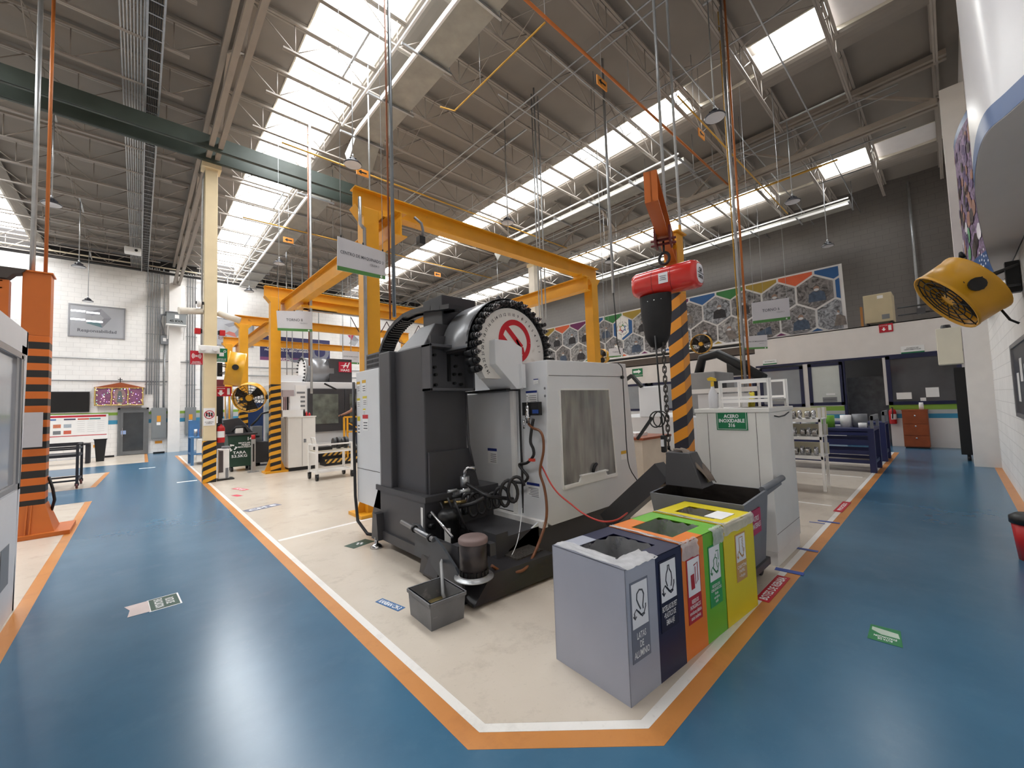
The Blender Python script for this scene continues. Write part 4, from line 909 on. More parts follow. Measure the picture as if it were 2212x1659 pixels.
MB().quad(tp_(.02,.02,.06),tp_(W_-.02,.02,.06),tp_(W_-.02,D_-.02,.06),tp_(.02,D_-.02,.06)).build('coolant', mat('coolant',(120,106,70),.08,var=.3,scale=8), r)
MB().tube([(2.06,3.2,.30),(1.95,3.1,.27),(1.86,2.95,.24),(1.82,2.88,.12),(1.82,2.84,.07)],.014,8).build('drain_hose', mat('hose_grey',(150,150,150),.4), r)
# ================================================================ generic pieces
def P3(x, y, dep): return EYE+ray(x, y)*dep
def ibox(name, a, b, mt, lab, cat, bevel=0, group=None): return tag(MB().box(a,b).build(name, mt, bevel=bevel), lab, cat, group)
def wallsign(name, lab, cat, x0, x1, z0, z1, y, mt, th=.02):
    t = thing(name, lab, cat, ((x0+x1)/2, y, z0)); MB().box((x0,y-th,z0),(x1,y,z1)).build('panel', mt, t); return t
YW = Y1
# ---------------------------------------------------------------- left wall: value windows
GLASS = mat('grey_glass',(176,177,182),.12,var=.05,scale=.8)
def valwin(x0, x1, z0, z1, word, accent, lab):
    t = thing('interior_window', lab, 'window', ((x0+x1)/2, YW, z0))
    MB().box((x0,YW-.03,z0),(x1,YW-.012,z1)).build('pane', GLASS, t)
    b = MB(); w_ = .05
    b.box((x0-w_,YW-.05,z0-w_),(x1+w_,YW,z0)); b.box((x0-w_,YW-.05,z1),(x1+w_,YW,z1+w_)); b.box((x0-w_,YW-.05,z0),(x0,YW,z1)); b.box((x1,YW-.05,z0),(x1+w_,YW,z1))
    b.build('frame', AL, t)
    cx, cz = x0+(x1-x0)*.5, z0+(z1-z0)*.62; c = (cx,YW-.03,cz); s = (z1-z0)*.33
    pent = [(s*math.cos(a),s*math.sin(a)) for a in [math.radians(q) for q in (5,75,150,215,290)]]; inn = [(x*.45,y*.45) for x, y in pent]
    for k in range(5):
        q = [pent[k],pent[(k+1) % 5],inn[(k+1) % 5],inn[k]]
        poly(q, accent if k == 3 else mat('logo_grey_%d' % (k % 3),((150,150,156),(136,136,142),(164,164,168))[k % 3],.5,var=0), c, RX, RZ, t, 'logo_facet')
    text(word, LETG if accent is not None and word == 'Responsabilidad' else mat('print_brown',(120,92,88),.6,var=0), (cx,YW-.03,z0+(z1-z0)*.17), RX, RZ, w=(x1-x0)*.72, parent=t, bold=.012)
    return t
t = valwin(-2.22,-.54,5.32,6.65,'Responsabilidad',mat('acc_teal',(96,124,130),.5,var=0),'grey interior window with Responsabilidad lettering high on the white block wall')
for (xa,xb,z) in ((-2.2,-1.76,6.36),(-1.73,-1.32,6.33),(-2.2,-1.76,5.99),(-1.73,-1.22,5.95)): MB().box((xa,YW-.0325,z),(xb,YW-.031,z+.07)).build('lit_tube', mat('tube_glow',(255,255,255),.4,var=0,emis=3), t)
valwin(2.75,4.50,5.33,6.68,'Enfoque en\nel cliente',mat('acc_red',(190,110,100),.5,var=0),'grey interior window with Enfoque en el cliente lettering high on the white wall')
# posters
t = wallsign('safety_banner','CERO DANOS safety banner with blue field and flange photo on the white wall','banner',4.85,8.55,4.0,6.55,YW-.002,PAPER)
bl = MB().box((4.85,YW-.026,4.62),(8.52,YW-.022,5.98)).build('blue_field', mat('banner_blue',(52,52,98),.5,var=.15,scale=1.5), t)
MB().box((4.85,YW-.027,4.62),(8.52,YW-.0262,4.80)).build('purple_strip', mat('banner_purple',(128,72,118),.5,var=0), t)
text('CERO DA\u00d1OS', LETW, (6.0,YW-.026,5.62), RX, RZ, w=1.9, parent=bl, bold=.03)
text('PROTEGIENDO A LAS PERSONAS\nPROTEGIENDO AL MEDIO AMBIENTE', LETW, (6.25,YW-.026,5.27), RX, RZ, w=2.35, parent=bl, bold=.02)
text('SEGURIDAD', LETW, (5.9,YW-.027,4.71), RX, RZ, w=1.1, parent=bl, bold=.01)
GRP = mat('flange_grey',(128,130,144),.5,var=.1); line2(arc2(.42,0,6.283,24),.22,GRP,(7.95,YW-.026,5.25),RX,RZ,bl,'flange'); line2(arc2(.42,3.3,6.0,16),.16,GRP,(6.6,YW-.026,5.05),RX,RZ,bl,'flange')
t = wallsign('value_poster','grey Pasion poster with red faceted pentagon on the white wall','poster',9.15,10.65,5.45,6.6,YW-.002,mat('poster_grey',(206,206,210),.5,var=.02))
c = (9.95,YW-.022,6.12)
poly([(-.35,.3),(.05,.36),(-.1,.02)],mat('acc_crimson',(176,52,76),.5,var=0),c,RX,RZ,t,'logo_facet'); poly([(.05,.36),(.38,.05),(.12,-.05),(-.1,.02)],mat('logo_grey_1',(136,136,142),.5,var=0),c,RX,RZ,t,'logo_facet'); poly([(.38,.05),(.1,-.36),(-.28,-.22),(-.1,.02),(.12,-.05)],mat('logo_grey_2',(164,164,168),.5,var=0),c,RX,RZ,t,'logo_facet')
text('Pasi\u00f3n', mat('print_crimson',(150,50,66),.6,var=0), (9.9,YW-.022,5.60), RX, RZ, w=.75, parent=t, bold=.015)
# TV, board, shrine, door
t = thing('wall_television','wide black flat television on the white wall above the notice board','television',(-2.5,YW,2.0)); MB().box((-3.3,YW-.08,2.0),(-1.57,YW-.02,2.88)).build('bezel', BLACK, t, bevel=.01); MB().box((-3.27,YW-.083,2.03),(-1.60,YW-.08,2.85)).build('screen', mat('screen_black',(12,12,14),.15,var=0), t)
t = thing('notice_board','long white notice board with red header and pinned sheets under the television','board',(-2.6,YW,.68)); MB().box((-4.3,YW-.03,.68),(-.98,YW-.004,1.90)).build('board', PAPER, t)
MB().box((-4.2,YW-.034,1.78),(-1.05,YW-.03,1.86)).build('header', SIGNR, t); MB().box((-4.2,YW-.034,.98),(-1.02,YW-.03,1.01)).build('rule', SIGNR, t)
for i, (x,cc) in enumerate(((-2.55,(70,110,170)),(-2.15,(60,54,84)),(-1.75,(200,90,70)),(-1.40,(80,140,140)),(-3.0,(70,110,170)))): MB().box((x-.42 if i in (0,4) else x-.16,YW-.034,1.67),(x+.02 if i in (0,4) else x+.18,YW-.03,1.73)).build('column_head', mat('hd_%d' % i,cc,.5,var=0), t)
for (x,z,cc) in ((-2.50,1.42,(200,120,90)),(-2.20,1.42,(170,180,190)),(-2.50,1.15,(120,124,130)),(-2.20,1.15,(206,100,80)),(-2.9,1.42,(170,170,176)),(-2.9,1.15,(190,150,120))): MB().box((x-.11,YW-.034,z-.07),(x+.11,YW-.03,z+.08)).build('sheet', mat('sh_%d' % (cc[0]+cc[1]),cc,.6,var=.1,scale=20), t)
for k in range(3):
    for j in range(6): MB().box((-1.92+k*.30,YW-.033,1.60-j*.09),(-1.70+k*.30,YW-.03,1.605-j*.09)).build('print', GREYM, t)
t = thing('wall_shrine','purple wall shrine with gold tinsel, coloured lights and a small cross above the door','shrine',(-.62,YW,2.24))
PUR = mat('shrine_purple',(128,78,110),.6,var=.2,scale=8); GLD = mat('tinsel_gold',(206,176,110),.3,metal=.4,var=.3,scale=30,bump=.6)
MB().box((-1.38,YW-.25,2.28),(.14,YW-.02,3.05)).build('case', PUR, t)
b = MB(); b.prism([(-1.45,3.05),(.21,3.05),(-.60,3.28)],1,YW-.3,YW-.0); b.build('roof', WOOD, t)
MB().box((-.63,YW-.2,3.28),(-.60,YW-.17,3.50)).box((-.69,YW-.2,3.40),(-.54,YW-.17,3.43)).build('cross', BLACK, t)
for x in (-1.40,-.88,-.36,.14):
    MB().tube([(x+random.uniform(-.015,.015),YW-.27,2.27+.08*k) for k in range(11)],.03,6).build('garland', GLD, t)
for z in (2.27,3.04): MB().tube([(-1.42+.1*k,YW-.27,z+random.uniform(-.02,.02)) for k in range(17)],.03,6).build('garland', GLD, t)
poly([(.20*math.cos(a),.36*math.sin(a)) for a in [k*.314 for k in range(20)]],mat('shrine_oval',(150,120,116),.6,var=.2,scale=15),(-.62,YW-.25,2.66),RX,RZ,t,'oval_niche'); poly([(-.09,-.26),(.09,-.26),(.07,.1),(.04,.24),(-.04,.24),(-.07,.1)],mat('shrine_figure',(96,104,104),.6,var=.2,scale=15),(-.62,YW-.25,2.66),RX,RZ,t,'figure',.01)
SPK = [mat('bulb_%d' % i,c_,.3,var=0,emis=2.0) for i, c_ in enumerate(((255,230,150),(190,150,255),(150,255,190),(255,190,220)))]
for k in range(70): MB().sphere((random.uniform(-1.4,.15),YW-.30,random.uniform(2.27,3.03)),.014,6).build('fairy_light', SPK[k % 4], t)
d = thing('door_1', None, None, (-.15,YW,0)); d['kind'] = 'structure'
DG = mat('door_grey',(112,114,116),.4,metal=.2)
MB().box((-.68,YW-.10,0),(-.60,YW,2.14)).box((.28,YW-.10,0),(.36,YW,2.14)).box((-.68,YW-.10,2.06),(.36,YW,2.14)).build('door_frame', DG, d)
b = MB().box((-.60,YW-.08,.02),(-.50,YW-.03,2.06)).box((.18,YW-.08,.02),(.28,YW-.03,2.06)).box((-.50,YW-.08,.02),(.18,YW-.03,.18)).box((-.50,YW-.08,1.92),(.18,YW-.03,2.06)).build('leaf', DG, d)
MB().box((-.50,YW-.06,.18),(.18,YW-.05,1.92)).build('pane', mat('door_glass',(62,64,66),.08,var=.2,scale=3), d)
MB().box((-.57,YW-.085,.95),(-.40,YW-.08,1.12)).build('notice', mat('notice_blue',(150,170,210),.5), d); MB().box((-.53,YW-.12,.85),(-.51,YW-.09,1.25)).build('pull_handle', CHROME, d)
# electrical panels, conduits
def epanel(x0, x1, z0, z1, lab):
    t = thing('electrical_panel', lab, 'panel', ((x0+x1)/2,YW,z0)); MB().box((x0,YW-.18,z0),(x1,YW-.006,z1)).build('cabinet', mat('panel_grey',(126,130,132),.45,var=.04), t, bevel=.01)
    MB().box((x0+.04,YW-.19,z0+.05),(x1-.04,YW-.18,z1-.05)).build('door', mat('panel_grey',(126,130,132)), t)
    MB().box(((x0+x1)/2-.07,YW-.195,z0+(z1-z0)*.55),((x0+x1)/2+.07,YW-.19,z0+(z1-z0)*.74)).build('warning_label', mat('warn_orange',(224,150,40),.5), t); MB().box(((x0+x1)/2-.08,YW-.195,z0+(z1-z0)*.44),((x0+x1)/2+.06,YW-.19,z0+(z1-z0)*.53)).build('paper_label', PAPER, t)
epanel(.45,.98,.66,2.12,'grey electrical panel beside the glazed door'); epanel(1.68,2.10,.78,2.11,'grey electrical panel beside the wall pilaster behind the blue rack')
for i, x in enumerate((.26,.36,.44,.54,.62,.70,.86)):
    zb = 2.12 if .45 < x else 2.75
    tag(MB().tube([(x,YW-.06,zb),(x,YW-.06,8.5),(x-.03,YW-.12,8.62),(x-.05,YW-.5,8.66)],.022,8).build('wall_conduit', STEEL), 'galvanised conduit climbing the white wall above the panel by the door', 'conduit', 'conduits above the panel by the door')
for i, x in enumerate((1.74,1.84,1.94,2.04)):
    tag(MB().tube([(x,YW-.06,2.11),(x,YW-.06,8.6),(x,YW-.2,8.72)],.022,8).build('wall_conduit', STEEL), 'galvanised conduit climbing the white wall beside the pilaster', 'conduit', 'conduits beside the wall pilaster')
for z in (3.2,4.4,5.6,6.9,8.1): 
    for xa,xb in ((.2,.95),(1.68,2.12)): tag(MB().box((xa,YW-.035,z),(xb,YW-.005,z+.03)).build('strut_rail', STEEL), 'short steel strut holding the conduits on the white wall', 'rail', 'conduit strut rails')
t = thing('wall_transformer','grey wall transformer with dark lettering on a white bracket shelf','transformer',(1.28,YW-.3,5.7))
MB().box((.92,YW-.75,6.05),(1.64,YW-.26,6.60)).build('case', mat('panel_grey',(126,130,132)), t); MB().box((.88,YW-.79,6.60),(1.68,YW-.26,6.64)).build('lid', GREYM, t)
MB().box((.90,YW-.77,6.0),(1.66,YW-.26,6.05)).build('shelf', WHITE, t); MB().beam((.98,YW-.7,6.0),(.98,YW-.26,5.4),.04,.04).build('bracket', WHITE, t); MB().beam((1.58,YW-.7,6.0),(1.58,YW-.26,5.4),.04,.04).build('bracket', WHITE, t)
text('45 KVA', LETK, (1.28,YW-.75,6.2), RX, RZ, w=.5, parent=t, bold=.03); MB().box((1.22,YW-.753,6.33),(1.38,YW-.75,6.5)).build('data_plate', PAPER, t)
MB().tube([(.92,YW-.5,6.5),(.74,YW-.4,6.5),(.70,YW-.3,6.2),(.85,YW-.2,5.6)],.05,8).build('flex_duct', GREYM, t)
t = thing('safety_switch','grey safety switch box under the wall transformer','switch',(.9,YW-.1,5.1)); MB().box((.74,YW-.2,5.14),(1.04,YW-.02,5.56)).build('case', GREYM, t, bevel=.02); MB().box((.82,YW-.21,5.28),(.94,YW-.2,5.44)).build('face_plate', PAPER, t); MB().cyl((.9,YW-.1,5.14),(.9,YW-.1,2.12),.022,8).build('conduit', STEEL, t)
# long wall pipes
tag(MB().cyl((X0,YW-.25,8.56),(X1-.2,YW-.25,8.56),.06,10).build('wall_pipe', mat('pipe_black',(40,38,38),.5)), 'black pipe running along the top of the white block wall', 'pipe')
tag(MB().cyl((X0,YW-.3,8.80),(X1-.2,YW-.3,8.80),.035,8).build('wall_pipe', mat('pipe_cream',(226,214,190),.5)), 'cream pipe running along the wall head above the black pipe', 'pipe')
tag(MB().cyl((-11,YW-.05,3.36),(1.0,YW-.05,3.36),.02,8).build('wall_pipe', GREYM), 'thin grey pipe crossing the white wall above the shrine', 'pipe')
tag(MB().cyl((-11,YW-.05,4.33),(2.2,YW-.05,4.33),.022,8).build('wall_pipe', STEEL), 'thin steel pipe crossing the white wall below the conduits midway', 'pipe')
for z in (2.9,3.75,4.2): tag(MB().cyl((3.5,YW-.05,z),(12,YW-.05,z),.025,8).build('wall_pipe', STEEL), 'steel pipe on the white wall behind the yellow gantry', 'pipe', 'steel pipes behind the gantry')
for x, z in ((-1.3,.50),(.72,.5)): tag(MB().box((x-.13,YW-.012,z-.06),(x+.13,YW-.002,z+.06)).build('warning_plate', mat('warn_orange',(224,150,40))), 'small orange warning plate low on the white wall', 'sign', 'orange warning plates')
# ---------------------------------------------------------------- black trolley, table behind the left orange crane
BKS = mat('black_steel',(34,34,40),.45,var=.1)
t = thing('push_trolley','black steel push trolley frame with brown casters beside the cross aisle','trolley',(-1.45,14.9,0))
for x,y in ((-1.78,14.3),(-1.06,14.3),(-1.06,15.3),(-1.78,15.3)):
    MB().box((x-.025,y-.025,.14),(x+.025,y+.025,1.06)).build('post', BKS, t); q = MB().cyl((x-.02,y,.065),(x+.02,y,.065),.062,12).build('caster', mat('caster_brown',(90,48,46),.5), t); MB().box((x-.035,y-.03,.07),(x+.035,y+.03,.14)).build('fork', BKS, q)
for z in (.20,.78,.95,1.05):
    for a,c in (((-1.78,14.3),(-1.06,14.3)),((-1.78,15.3),(-1.06,15.3)),((-1.06,14.3),(-1.06,15.3)),((-1.78,14.3),(-1.78,15.3))): MB().beam((a[0],a[1],z),(c[0],c[1],z),.03,.04).build('rail', BKS, t)
MB().box((-1.78,14.3,.80),(-1.06,15.3,.82)).build('deck', BKS, t)
t = thing('side_table','black table with square legs before the notice board','table',(-2.2,22.6,0)); MB().box((-3.4,22.3,.70),(-1.35,22.9,.76)).build('top', BKS, t)
for x in (-3.35,-1.4): MB().box((x-.06,22.35,.003),(x+.06,22.85,.70)).build('leg', BKS, t)
t = thing('waste_bin','tall tapered black bin by the white wall','bin',(-.98,23,0)); MB().hexa([(-1.2,22.9,.003),(-.98,22.9,.003),(-.98,23.1,.003),(-1.2,23.1,.003)],[(-1.26,22.85,.85),(-.92,22.85,.85),(-.92,23.15,.85),(-1.26,23.15,.85)]).build('body', BLACK, t); MB().box((-1.28,22.83,.85),(-.9,23.17,.88)).build('rim', BLACK, t)
for x in (-.95,.72): tag(MB().box((x-.2,24.9,.004),(x+.2,25.0,.08)).build('wheel_stop', BLACK), 'low black wheel stop on the floor by the white wall', 'stop', 'wheel stops by the wall')
# ---------------------------------------------------------------- fittings on the beige column
t = thing('emergency_light','twin head white emergency light on the beige column','light',(1.25,12.36,3.0))
c = on(456,755,1,12.36); MB().box((1.06,12.30,c.z-.10),(1.48,12.395,c.z+.09)).build('case', WHITE, t, bevel=.015)
for x in (1.14,1.38): MB().cyl((x,12.30,c.z+.01),(x,12.25,c.z+.01),.06,16).build('lamp_head', PAPER, t)
def flag(x0p, y0p, x1p, y1p, y, mt, lab, cat='sign'):
    a, b = on(x0p,y0p,1,y), on(x1p,y1p,1,y); t = thing('safety_sign', lab, cat, ((a.x+b.x)/2, y, b.z)); MB().box((a.x,y-.005,b.z),(b.x,y+.005,a.z)).build('plate', mt, t); return t, (a+b)/2, b.x-a.x, a.z-b.z
t, c, w_, h_ = flag(411,757,438,788,12.40,SIGNR,'red fire alarm sign projecting from the beige column'); c0 = c+RZ*h_*.12-RY*.005
line2(arc2(w_*.06,0,6.28,10),w_*.05,LETW,c0,RX,RZ,t,'pictogram')
for r_ in (.16,.26,.36):
    for s in (0,math.pi): line2(arc2(w_*r_,s-.8,s+.8,8),w_*.05,LETW,c0,RX,RZ,t,'pictogram')
text('ALARMA\nCONTRA\nINCENDIO', LETW, c-RZ*h_*.36-RY*.005, RX, RZ, w=w_*.8, h=h_*.2, parent=t, bold=.01)
t, c, w_, h_ = flag(466,752,491,782,12.44,SIGNG,'green emergency lamp sign projecting from the beige column')
poly(rect(w_*.4,h_*.28), PAPER, c+RZ*h_*.05-RY*.005, RX, RZ, t, 'pictogram'); text('LAMPARA DE\nEMERGENCIA', LETW, c-RZ*h_*.34-RY*.005, RX, RZ, w=w_*.8, h=h_*.18, parent=t, bold=.01)
for s in (-1,1): line2(arc2(w_*.1,0,6.28,10),w_*.05,LETW,c+RZ*h_*.28+RX*w_*.28*s-RY*.005,RX,RZ,t,'pictogram')
t, c, w_, h_ = flag(467,835,500,856,12.44,SIGNR,'red EXTINTOR sign with down arrow projecting from the beige column')
text('EXTINTOR', LETW, c+RZ*h_*.3-RX*w_*.17-RY*.005, RX, RZ, w=w_*.5, parent=t, bold=.02); poly([(-.03,.06),(.03,.06),(.03,0),(.07,0),(0,-.08),(-.07,0),(-.03,0)], LETW, c-RX*w_*.2-RZ*h_*.12-RY*.005, RX, RZ, t, 'arrow'); poly(rect(w_*.18,h_*.66), PAPER, c+RX*w_*.3-RY*.005, RX, RZ, t, 'pictogram')
t = thing('prohibition_sign','round red prohibition sign on white plate on the beige column','sign',(1.3,12.39,1.4)); c = on(452,900,1,12.395)
MB().box((c.x-.115,12.39,c.z-.22),(c.x+.115,12.397,c.z+.21)).build('plate', PAPER, t); c0 = Vec((c.x,12.39,c.z+.05)); 
for k, x in enumerate((-.05,0,.05)): poly(rect(.035,.09+.02*(k % 2)), LETK, c0+RX*x, RX, RZ, t, 'pictogram')
line2(arc2(.095,0,6.283,24),.018,SIGNR,c0,RX,RZ,t,'red_ring',.004); line2([(-.067,.067),(.067,-.067)],.018,SIGNR,c0,RX,RZ,t,'red_bar',.004)
text('NO ALIMENTOS\nNI BEBIDAS', LETK, c-RZ*.15-RY*.005, RX, RZ, w=.17, h=.06, parent=t, bold=.01)
for s, x in ((-1,1.05),(1,1.55)):
    t = thing('alarm_strobe','red alarm strobe on the %s flank of the beige column' % ('aisle' if s < 0 else 'machine'),'alarm',(x,12.5,4.6)); z = on(425,715,1,12.5).z
    MB().box((x-.06,12.45,z-.07),(x+.06,12.57,z+.07)).build('lens', RED, t, bevel=.01); MB().box((x-s*.06-.03,12.47,z-.05),(x-s*.06+.03,12.55,z+.05)).build('housing', BLACK, t)
    t = thing('tube_floodlight','pale tubular floodlight on an arm on the %s flank of the beige column' % ('aisle' if s < 0 else 'machine'),'light',(x,12.5,5.2)); z = on(425,674,1,12.5).z
    MB().cyl((1.3+s*.16,12.5,z+.03),(1.3+s*.62,12.4,z-.03-(.1 if s > 0 else 0)),.075,16,.085).build('tube', mat('floodlight_cream',(222,214,200),.4), t); MB().beam((1.3+s*.12,12.5,z+.03),(1.3+s*.3,12.5,z+.03),.03,.03).build('arm', STEEL, t)
tag(MB().tube([(1.13,12.5,1.1),(1.13,12.5,7.6),(1.2,12.45,7.9)],.022,8).build('column_conduit', STEEL), 'grey conduit climbing the aisle side of the beige column', 'conduit')
t = thing('security_camera','white round camera on the aisle side of the beige column','camera',(1.02,12.45,5.8)); z = on(437,655,1,12.4).z; MB().lathe([(.001,0),(.09,0),(.12,.03),(.09,.08),(.001,.10)],(1.02,12.4,z),0,16).build('dome', PAPER, t); MB().box((1.0,12.37,z-.03),(1.16,12.43,z+.03)).build('mount', BLACK, t)
# extinguisher, air unit, dumpster and friends by the column
def extinguisher(p, h, lab):
    t = thing('fire_extinguisher', lab, 'extinguisher', p); r_ = h*.16
    MB().lathe([(.001,0),(r_*.9,0),(r_,.03),(r_,h*.68),(r_*.8,h*.78),(r_*.3,h*.83),(r_*.3,h*.88)],p,2,18).build('cylinder', RED, t)
    MB().lathe([(r_*1.01,h*.25),(r_*1.01,h*.55)],p,2,18,True,math.pi*.9,math.pi*1.8).build('label', PAPER, t)
    MB().box((p[0]-r_*.25,p[1]-.02,p[2]+h*.86),(p[0]+r_*.9,p[1]+.02,p[2]+h*.92)).build('valve', BLACK, t)
    MB().tube([(p[0],p[1],p[2]+h*.88),(p[0]-r_*1.0,p[1]-.01,p[2]+h*.86),(p[0]-r_*1.35,p[1]-.01,p[2]+h*.6),(p[0]-r_*1.3,p[1],p[2]+h*.3)],r_*.16,6).build('hose', BLACK, t)
    return t
p = on(473,945,1,12.5); extinguisher((1.53,12.47,.95), .52, 'red fire extinguisher on the bracket beside the beige column')
t = thing('air_purifier','tall white air unit with dark front grille standing beside the beige column','appliance',(1.72,12.7,0))
MB().box((1.46,12.50,.003),(1.82,12.85,.03)).build('foot', BLACK, t); MB().box((1.49,12.56,.03),(1.72,12.84,.78)).build('body', WHITE, t, bevel=.02); MB().box((1.50,12.545,.20),(1.59,12.56,.74)).build('grille', mat('grille_dark',(70,62,62),.5), t); MB().box((1.64,12.545,.05),(1.70,12.56,.30)).build('panel', GREYM, t); MB().cyl((1.66,12.7,.78),(1.66,12.7,.84),.09,18).build('cap', GREYM, t)
GD = mat('dumpster_green',(28,62,48),.5,var=.08)
t = thing('waste_dumpster','dark green wheeled dumpster marked 14 with grey lid thrown open','dumpster',(2.25,14.45,0))
MB().hexa([(1.95,14.12,.14),(2.50,14.12,.14),(2.50,14.78,.14),(1.95,14.78,.14)],[(1.88,14.05,1.04),(2.58,14.05,1.04),(2.58,14.85,1.04),(1.88,14.85,1.04)]).build('body', GD, t, bevel=.02)
MB().box((1.85,14.02,1.04),(2.61,14.88,1.09)).build('rim', GREYD, t)
ld = MB(); ld.hexa([(1.86,14.3,1.10),(2.62,14.5,1.05),(2.66,14.9,1.06),(1.86,14.9,1.10)],[(1.80,14.35,1.50),(2.2,14.45,1.56),(2.4,14.85,1.40),(1.85,14.9,1.55)]); ld.build('lid', mat('lid_grey',(58,58,62),.4,var=.1), t, bevel=.02)
MB().tube([(2.0,14.2,1.15),(2.1,14.15,1.28),(2.3,14.15,1.28),(2.38,14.2,1.12)],.03,8).build('handle', BLACK, t); MB().box((2.08,14.1,1.10),(2.26,14.25,1.24)).build('scrap_paper', PAPER, t)
for x in (2.0,2.45):
    for y in (14.2,14.7): MB().cyl((x-.03,y,.072),(x+.03,y,.072),.07,12).build('wheel', BLACK, t)
gy = 14.045
text('14', LETW, (2.42,gy+.0,.93), RX, RZ, h=.10, parent=t, bold=.03, proud=.006); text('RECICLABLES\nPINEDA\nMOCTEZUMA', LETW, (2.32,gy,.76), RX, RZ, w=.38, h=.16, parent=t, bold=.03, proud=.012); text('TARA\n53.5KG', LETW, (2.16,gy,.50), RX, RZ, w=.38, h=.18, parent=t, bold=.02, proud=.008)
for k in range(3):
    a = math.radians(90+120*k); P = [(.07*math.cos(a-.5),.07*math.sin(a-.5)),(.07*math.cos(a+.1),.07*math.sin(a+.1)),(.105*math.cos(a+.55),.105*math.sin(a+.55)),(.055*math.cos(a+.75),.055*math.sin(a+.75))]; line2(P,.035,LETW,(2.0,gy,.70),RX,RZ,t,'recycle_arrow',.012)
p = fl(547,1020); t = thing('floor_bollard','short steel bollard with a red cap on a flat foot beside the dumpster','bollard',(p.x,p.y,0)); MB().box((p.x-.13,p.y-.1,.003),(p.x+.13,p.y+.1,.02)).build('foot', STEEL, t); MB().box((p.x-.05,p.y-.04,.02),(p.x+.05,p.y+.04,.93)).build('post', STEEL, t); MB().box((p.x-.02,p.y-.045,.3),(p.x+.02,p.y-.04,.8)).build('slot', BLACK, t); MB().cyl((p.x,p.y,.93),(p.x,p.y,1.05),.05,12).build('cap', RED, t)
t = thing('tool_rack','blue steel tool rack with white trolley side behind the beige column','rack',(1.5,17.8,0)); BLS = mat('rack_blue',(78,124,170),.45,var=.06)
for x,y,h_ in ((1.34,17.3,.95),(1.34,18.3,1.5),(1.85,17.3,.95),(1.85,18.3,1.5)): MB().box((x-.04,y-.04,.003),(x+.04,y+.04,h_)).build('post', BLS, t)
for z in (.35,.9): MB().box((1.30,17.25,z),(1.9,18.35,z+.05)).build('shelf', BLS, t)
MB().box((1.32,18.2,.9),(1.88,18.28,1.5)).build('back_panel', BLS, t); MB().box((1.45,17.28,.12),(1.80,17.32,.9)).build('drawer_front', WHITE, t)
for k in range(3):
    MB().cyl((1.45+.15*k,17.6,.95),(1.45+.15*k,17.6,1.2),.05,10).build('canister', (STEEL,RED,PAPER)[k], t)
t = thing('hand_trolley','white narrow hand trolley with one black caster beside the blue rack','trolley',(1.62,15.6,0)); MB().box((1.55,15.5,.12),(1.75,15.7,.95)).build('frame', WHITE, t); MB().box((1.35,15.5,.90),(1.75,15.7,.94)).build('handle', WHITE, t); MB().cyl((1.60,15.6,.083),(1.68,15.6,.083),.08,14).build('caster', BLACK, t)
# ---------------------------------------------------------------- drum fans
def drum_fan(c, d, R, dep, lab, bracket=None, stand=False):
    c = Vec(c); d = Vec(d).normalized(); t = thing('drum_fan', lab, 'fan', c); a, b_ = MB().frame(d); n = 32
    def ringp(r, s): return [c+d*s+a*(r*math.cos(2*math.pi*k/n))+b_*(r*math.sin(2*math.pi*k/n)) for k in range(n)]
    sec = [(R*1.02,-dep/2-.01),(R*1.02,-dep/2+.02),(R,-dep/2+.025),(R,dep/2-.025),(R*1.02,dep/2-.02),(R*1.02,dep/2+.01),(R*.985,dep/2+.01),(R*.985,-dep/2-.01),(R*1.02,-dep/2-.01)]
    m_ = MB(); vs = [p for r, s in sec for p in ringp(r, s)]
    m_.add(vs, [(i*n+j,i*n+(j+1) % n,(i+1)*n+(j+1) % n,(i+1)*n+j) for i in range(len(sec)-1) for j in range(n)], True); m_.build('drum', mat('fan_yellow',(222,164,40),.35,var=.05), t)
    MB().cyl(c-d*.10,c+d*.12,R*.22,18).build('motor', mat('fan_yellow',(222,164,40)), t)
    for k in range(3):
        th = 2*math.pi*k/3+.4; e = a*math.cos(th)+b_*math.sin(th); f_ = a*-math.sin(th)+b_*math.cos(th); q = MB()
        q.add([c+e*R*.2-f_*.06-d*.05,c+e*R*.2+f_*.06+d*.05,c+e*R*.92+f_*.16+d*.05,c+e*R*.92-f_*.12-d*.05],[(0,1,2,3)]); o = q.build('blade', BLACK, t); s_ = o.modifiers.new('solid','SOLIDIFY'); s_.thickness = .006
    for s in (-1,1):
        g = MB()
        for r in (.35,.55,.75,.93): g.tube(ringp(R*r, s*dep*.45),.006,5,closed=True)
        for k in range(12):
            th = 2*math.pi*k/12; e = a*math.cos(th)+b_*math.sin(th); g.cyl(c+d*s*dep*.45+e*R*.2,c+d*s*dep*.45+e*R*.98,.006,5)
        g.build('guard', BLACK, t)
    if stand: MB().cyl((c.x,c.y,.003),(c.x,c.y,c.z-R),.025,8).build('stand_pole', BLACK, t); MB().cyl((c.x,c.y,.003),(c.x,c.y,.03),.25,18).build('stand_foot', BLACK, t)
    if bracket:
        wp = Vec(bracket)
        for s in (-1,1):
            h_ = c+a*(R*1.03)*s; MB().cyl(h_,h_+a*.03*s,.07,14).build('pivot', BLACK, t)
            for dz in (-.05,.05): MB().beam(h_+a*.02*s+RZ*dz, wp+a*.12*s+RZ*dz*2.2, .022,.022).build('bracket_arm', BLACK, t)
        MB().cbox(wp,(.10,.10,.34) ).build('wall_mount', BLACK, t)
    return t
fc = Vec((6.75,-.12,2.70)); ff = drum_fan(fc,(-.24,.78,-.58),.37,.30,'large yellow drum fan on black bracket arms on the near white wall',(7.0,-.515,2.82))
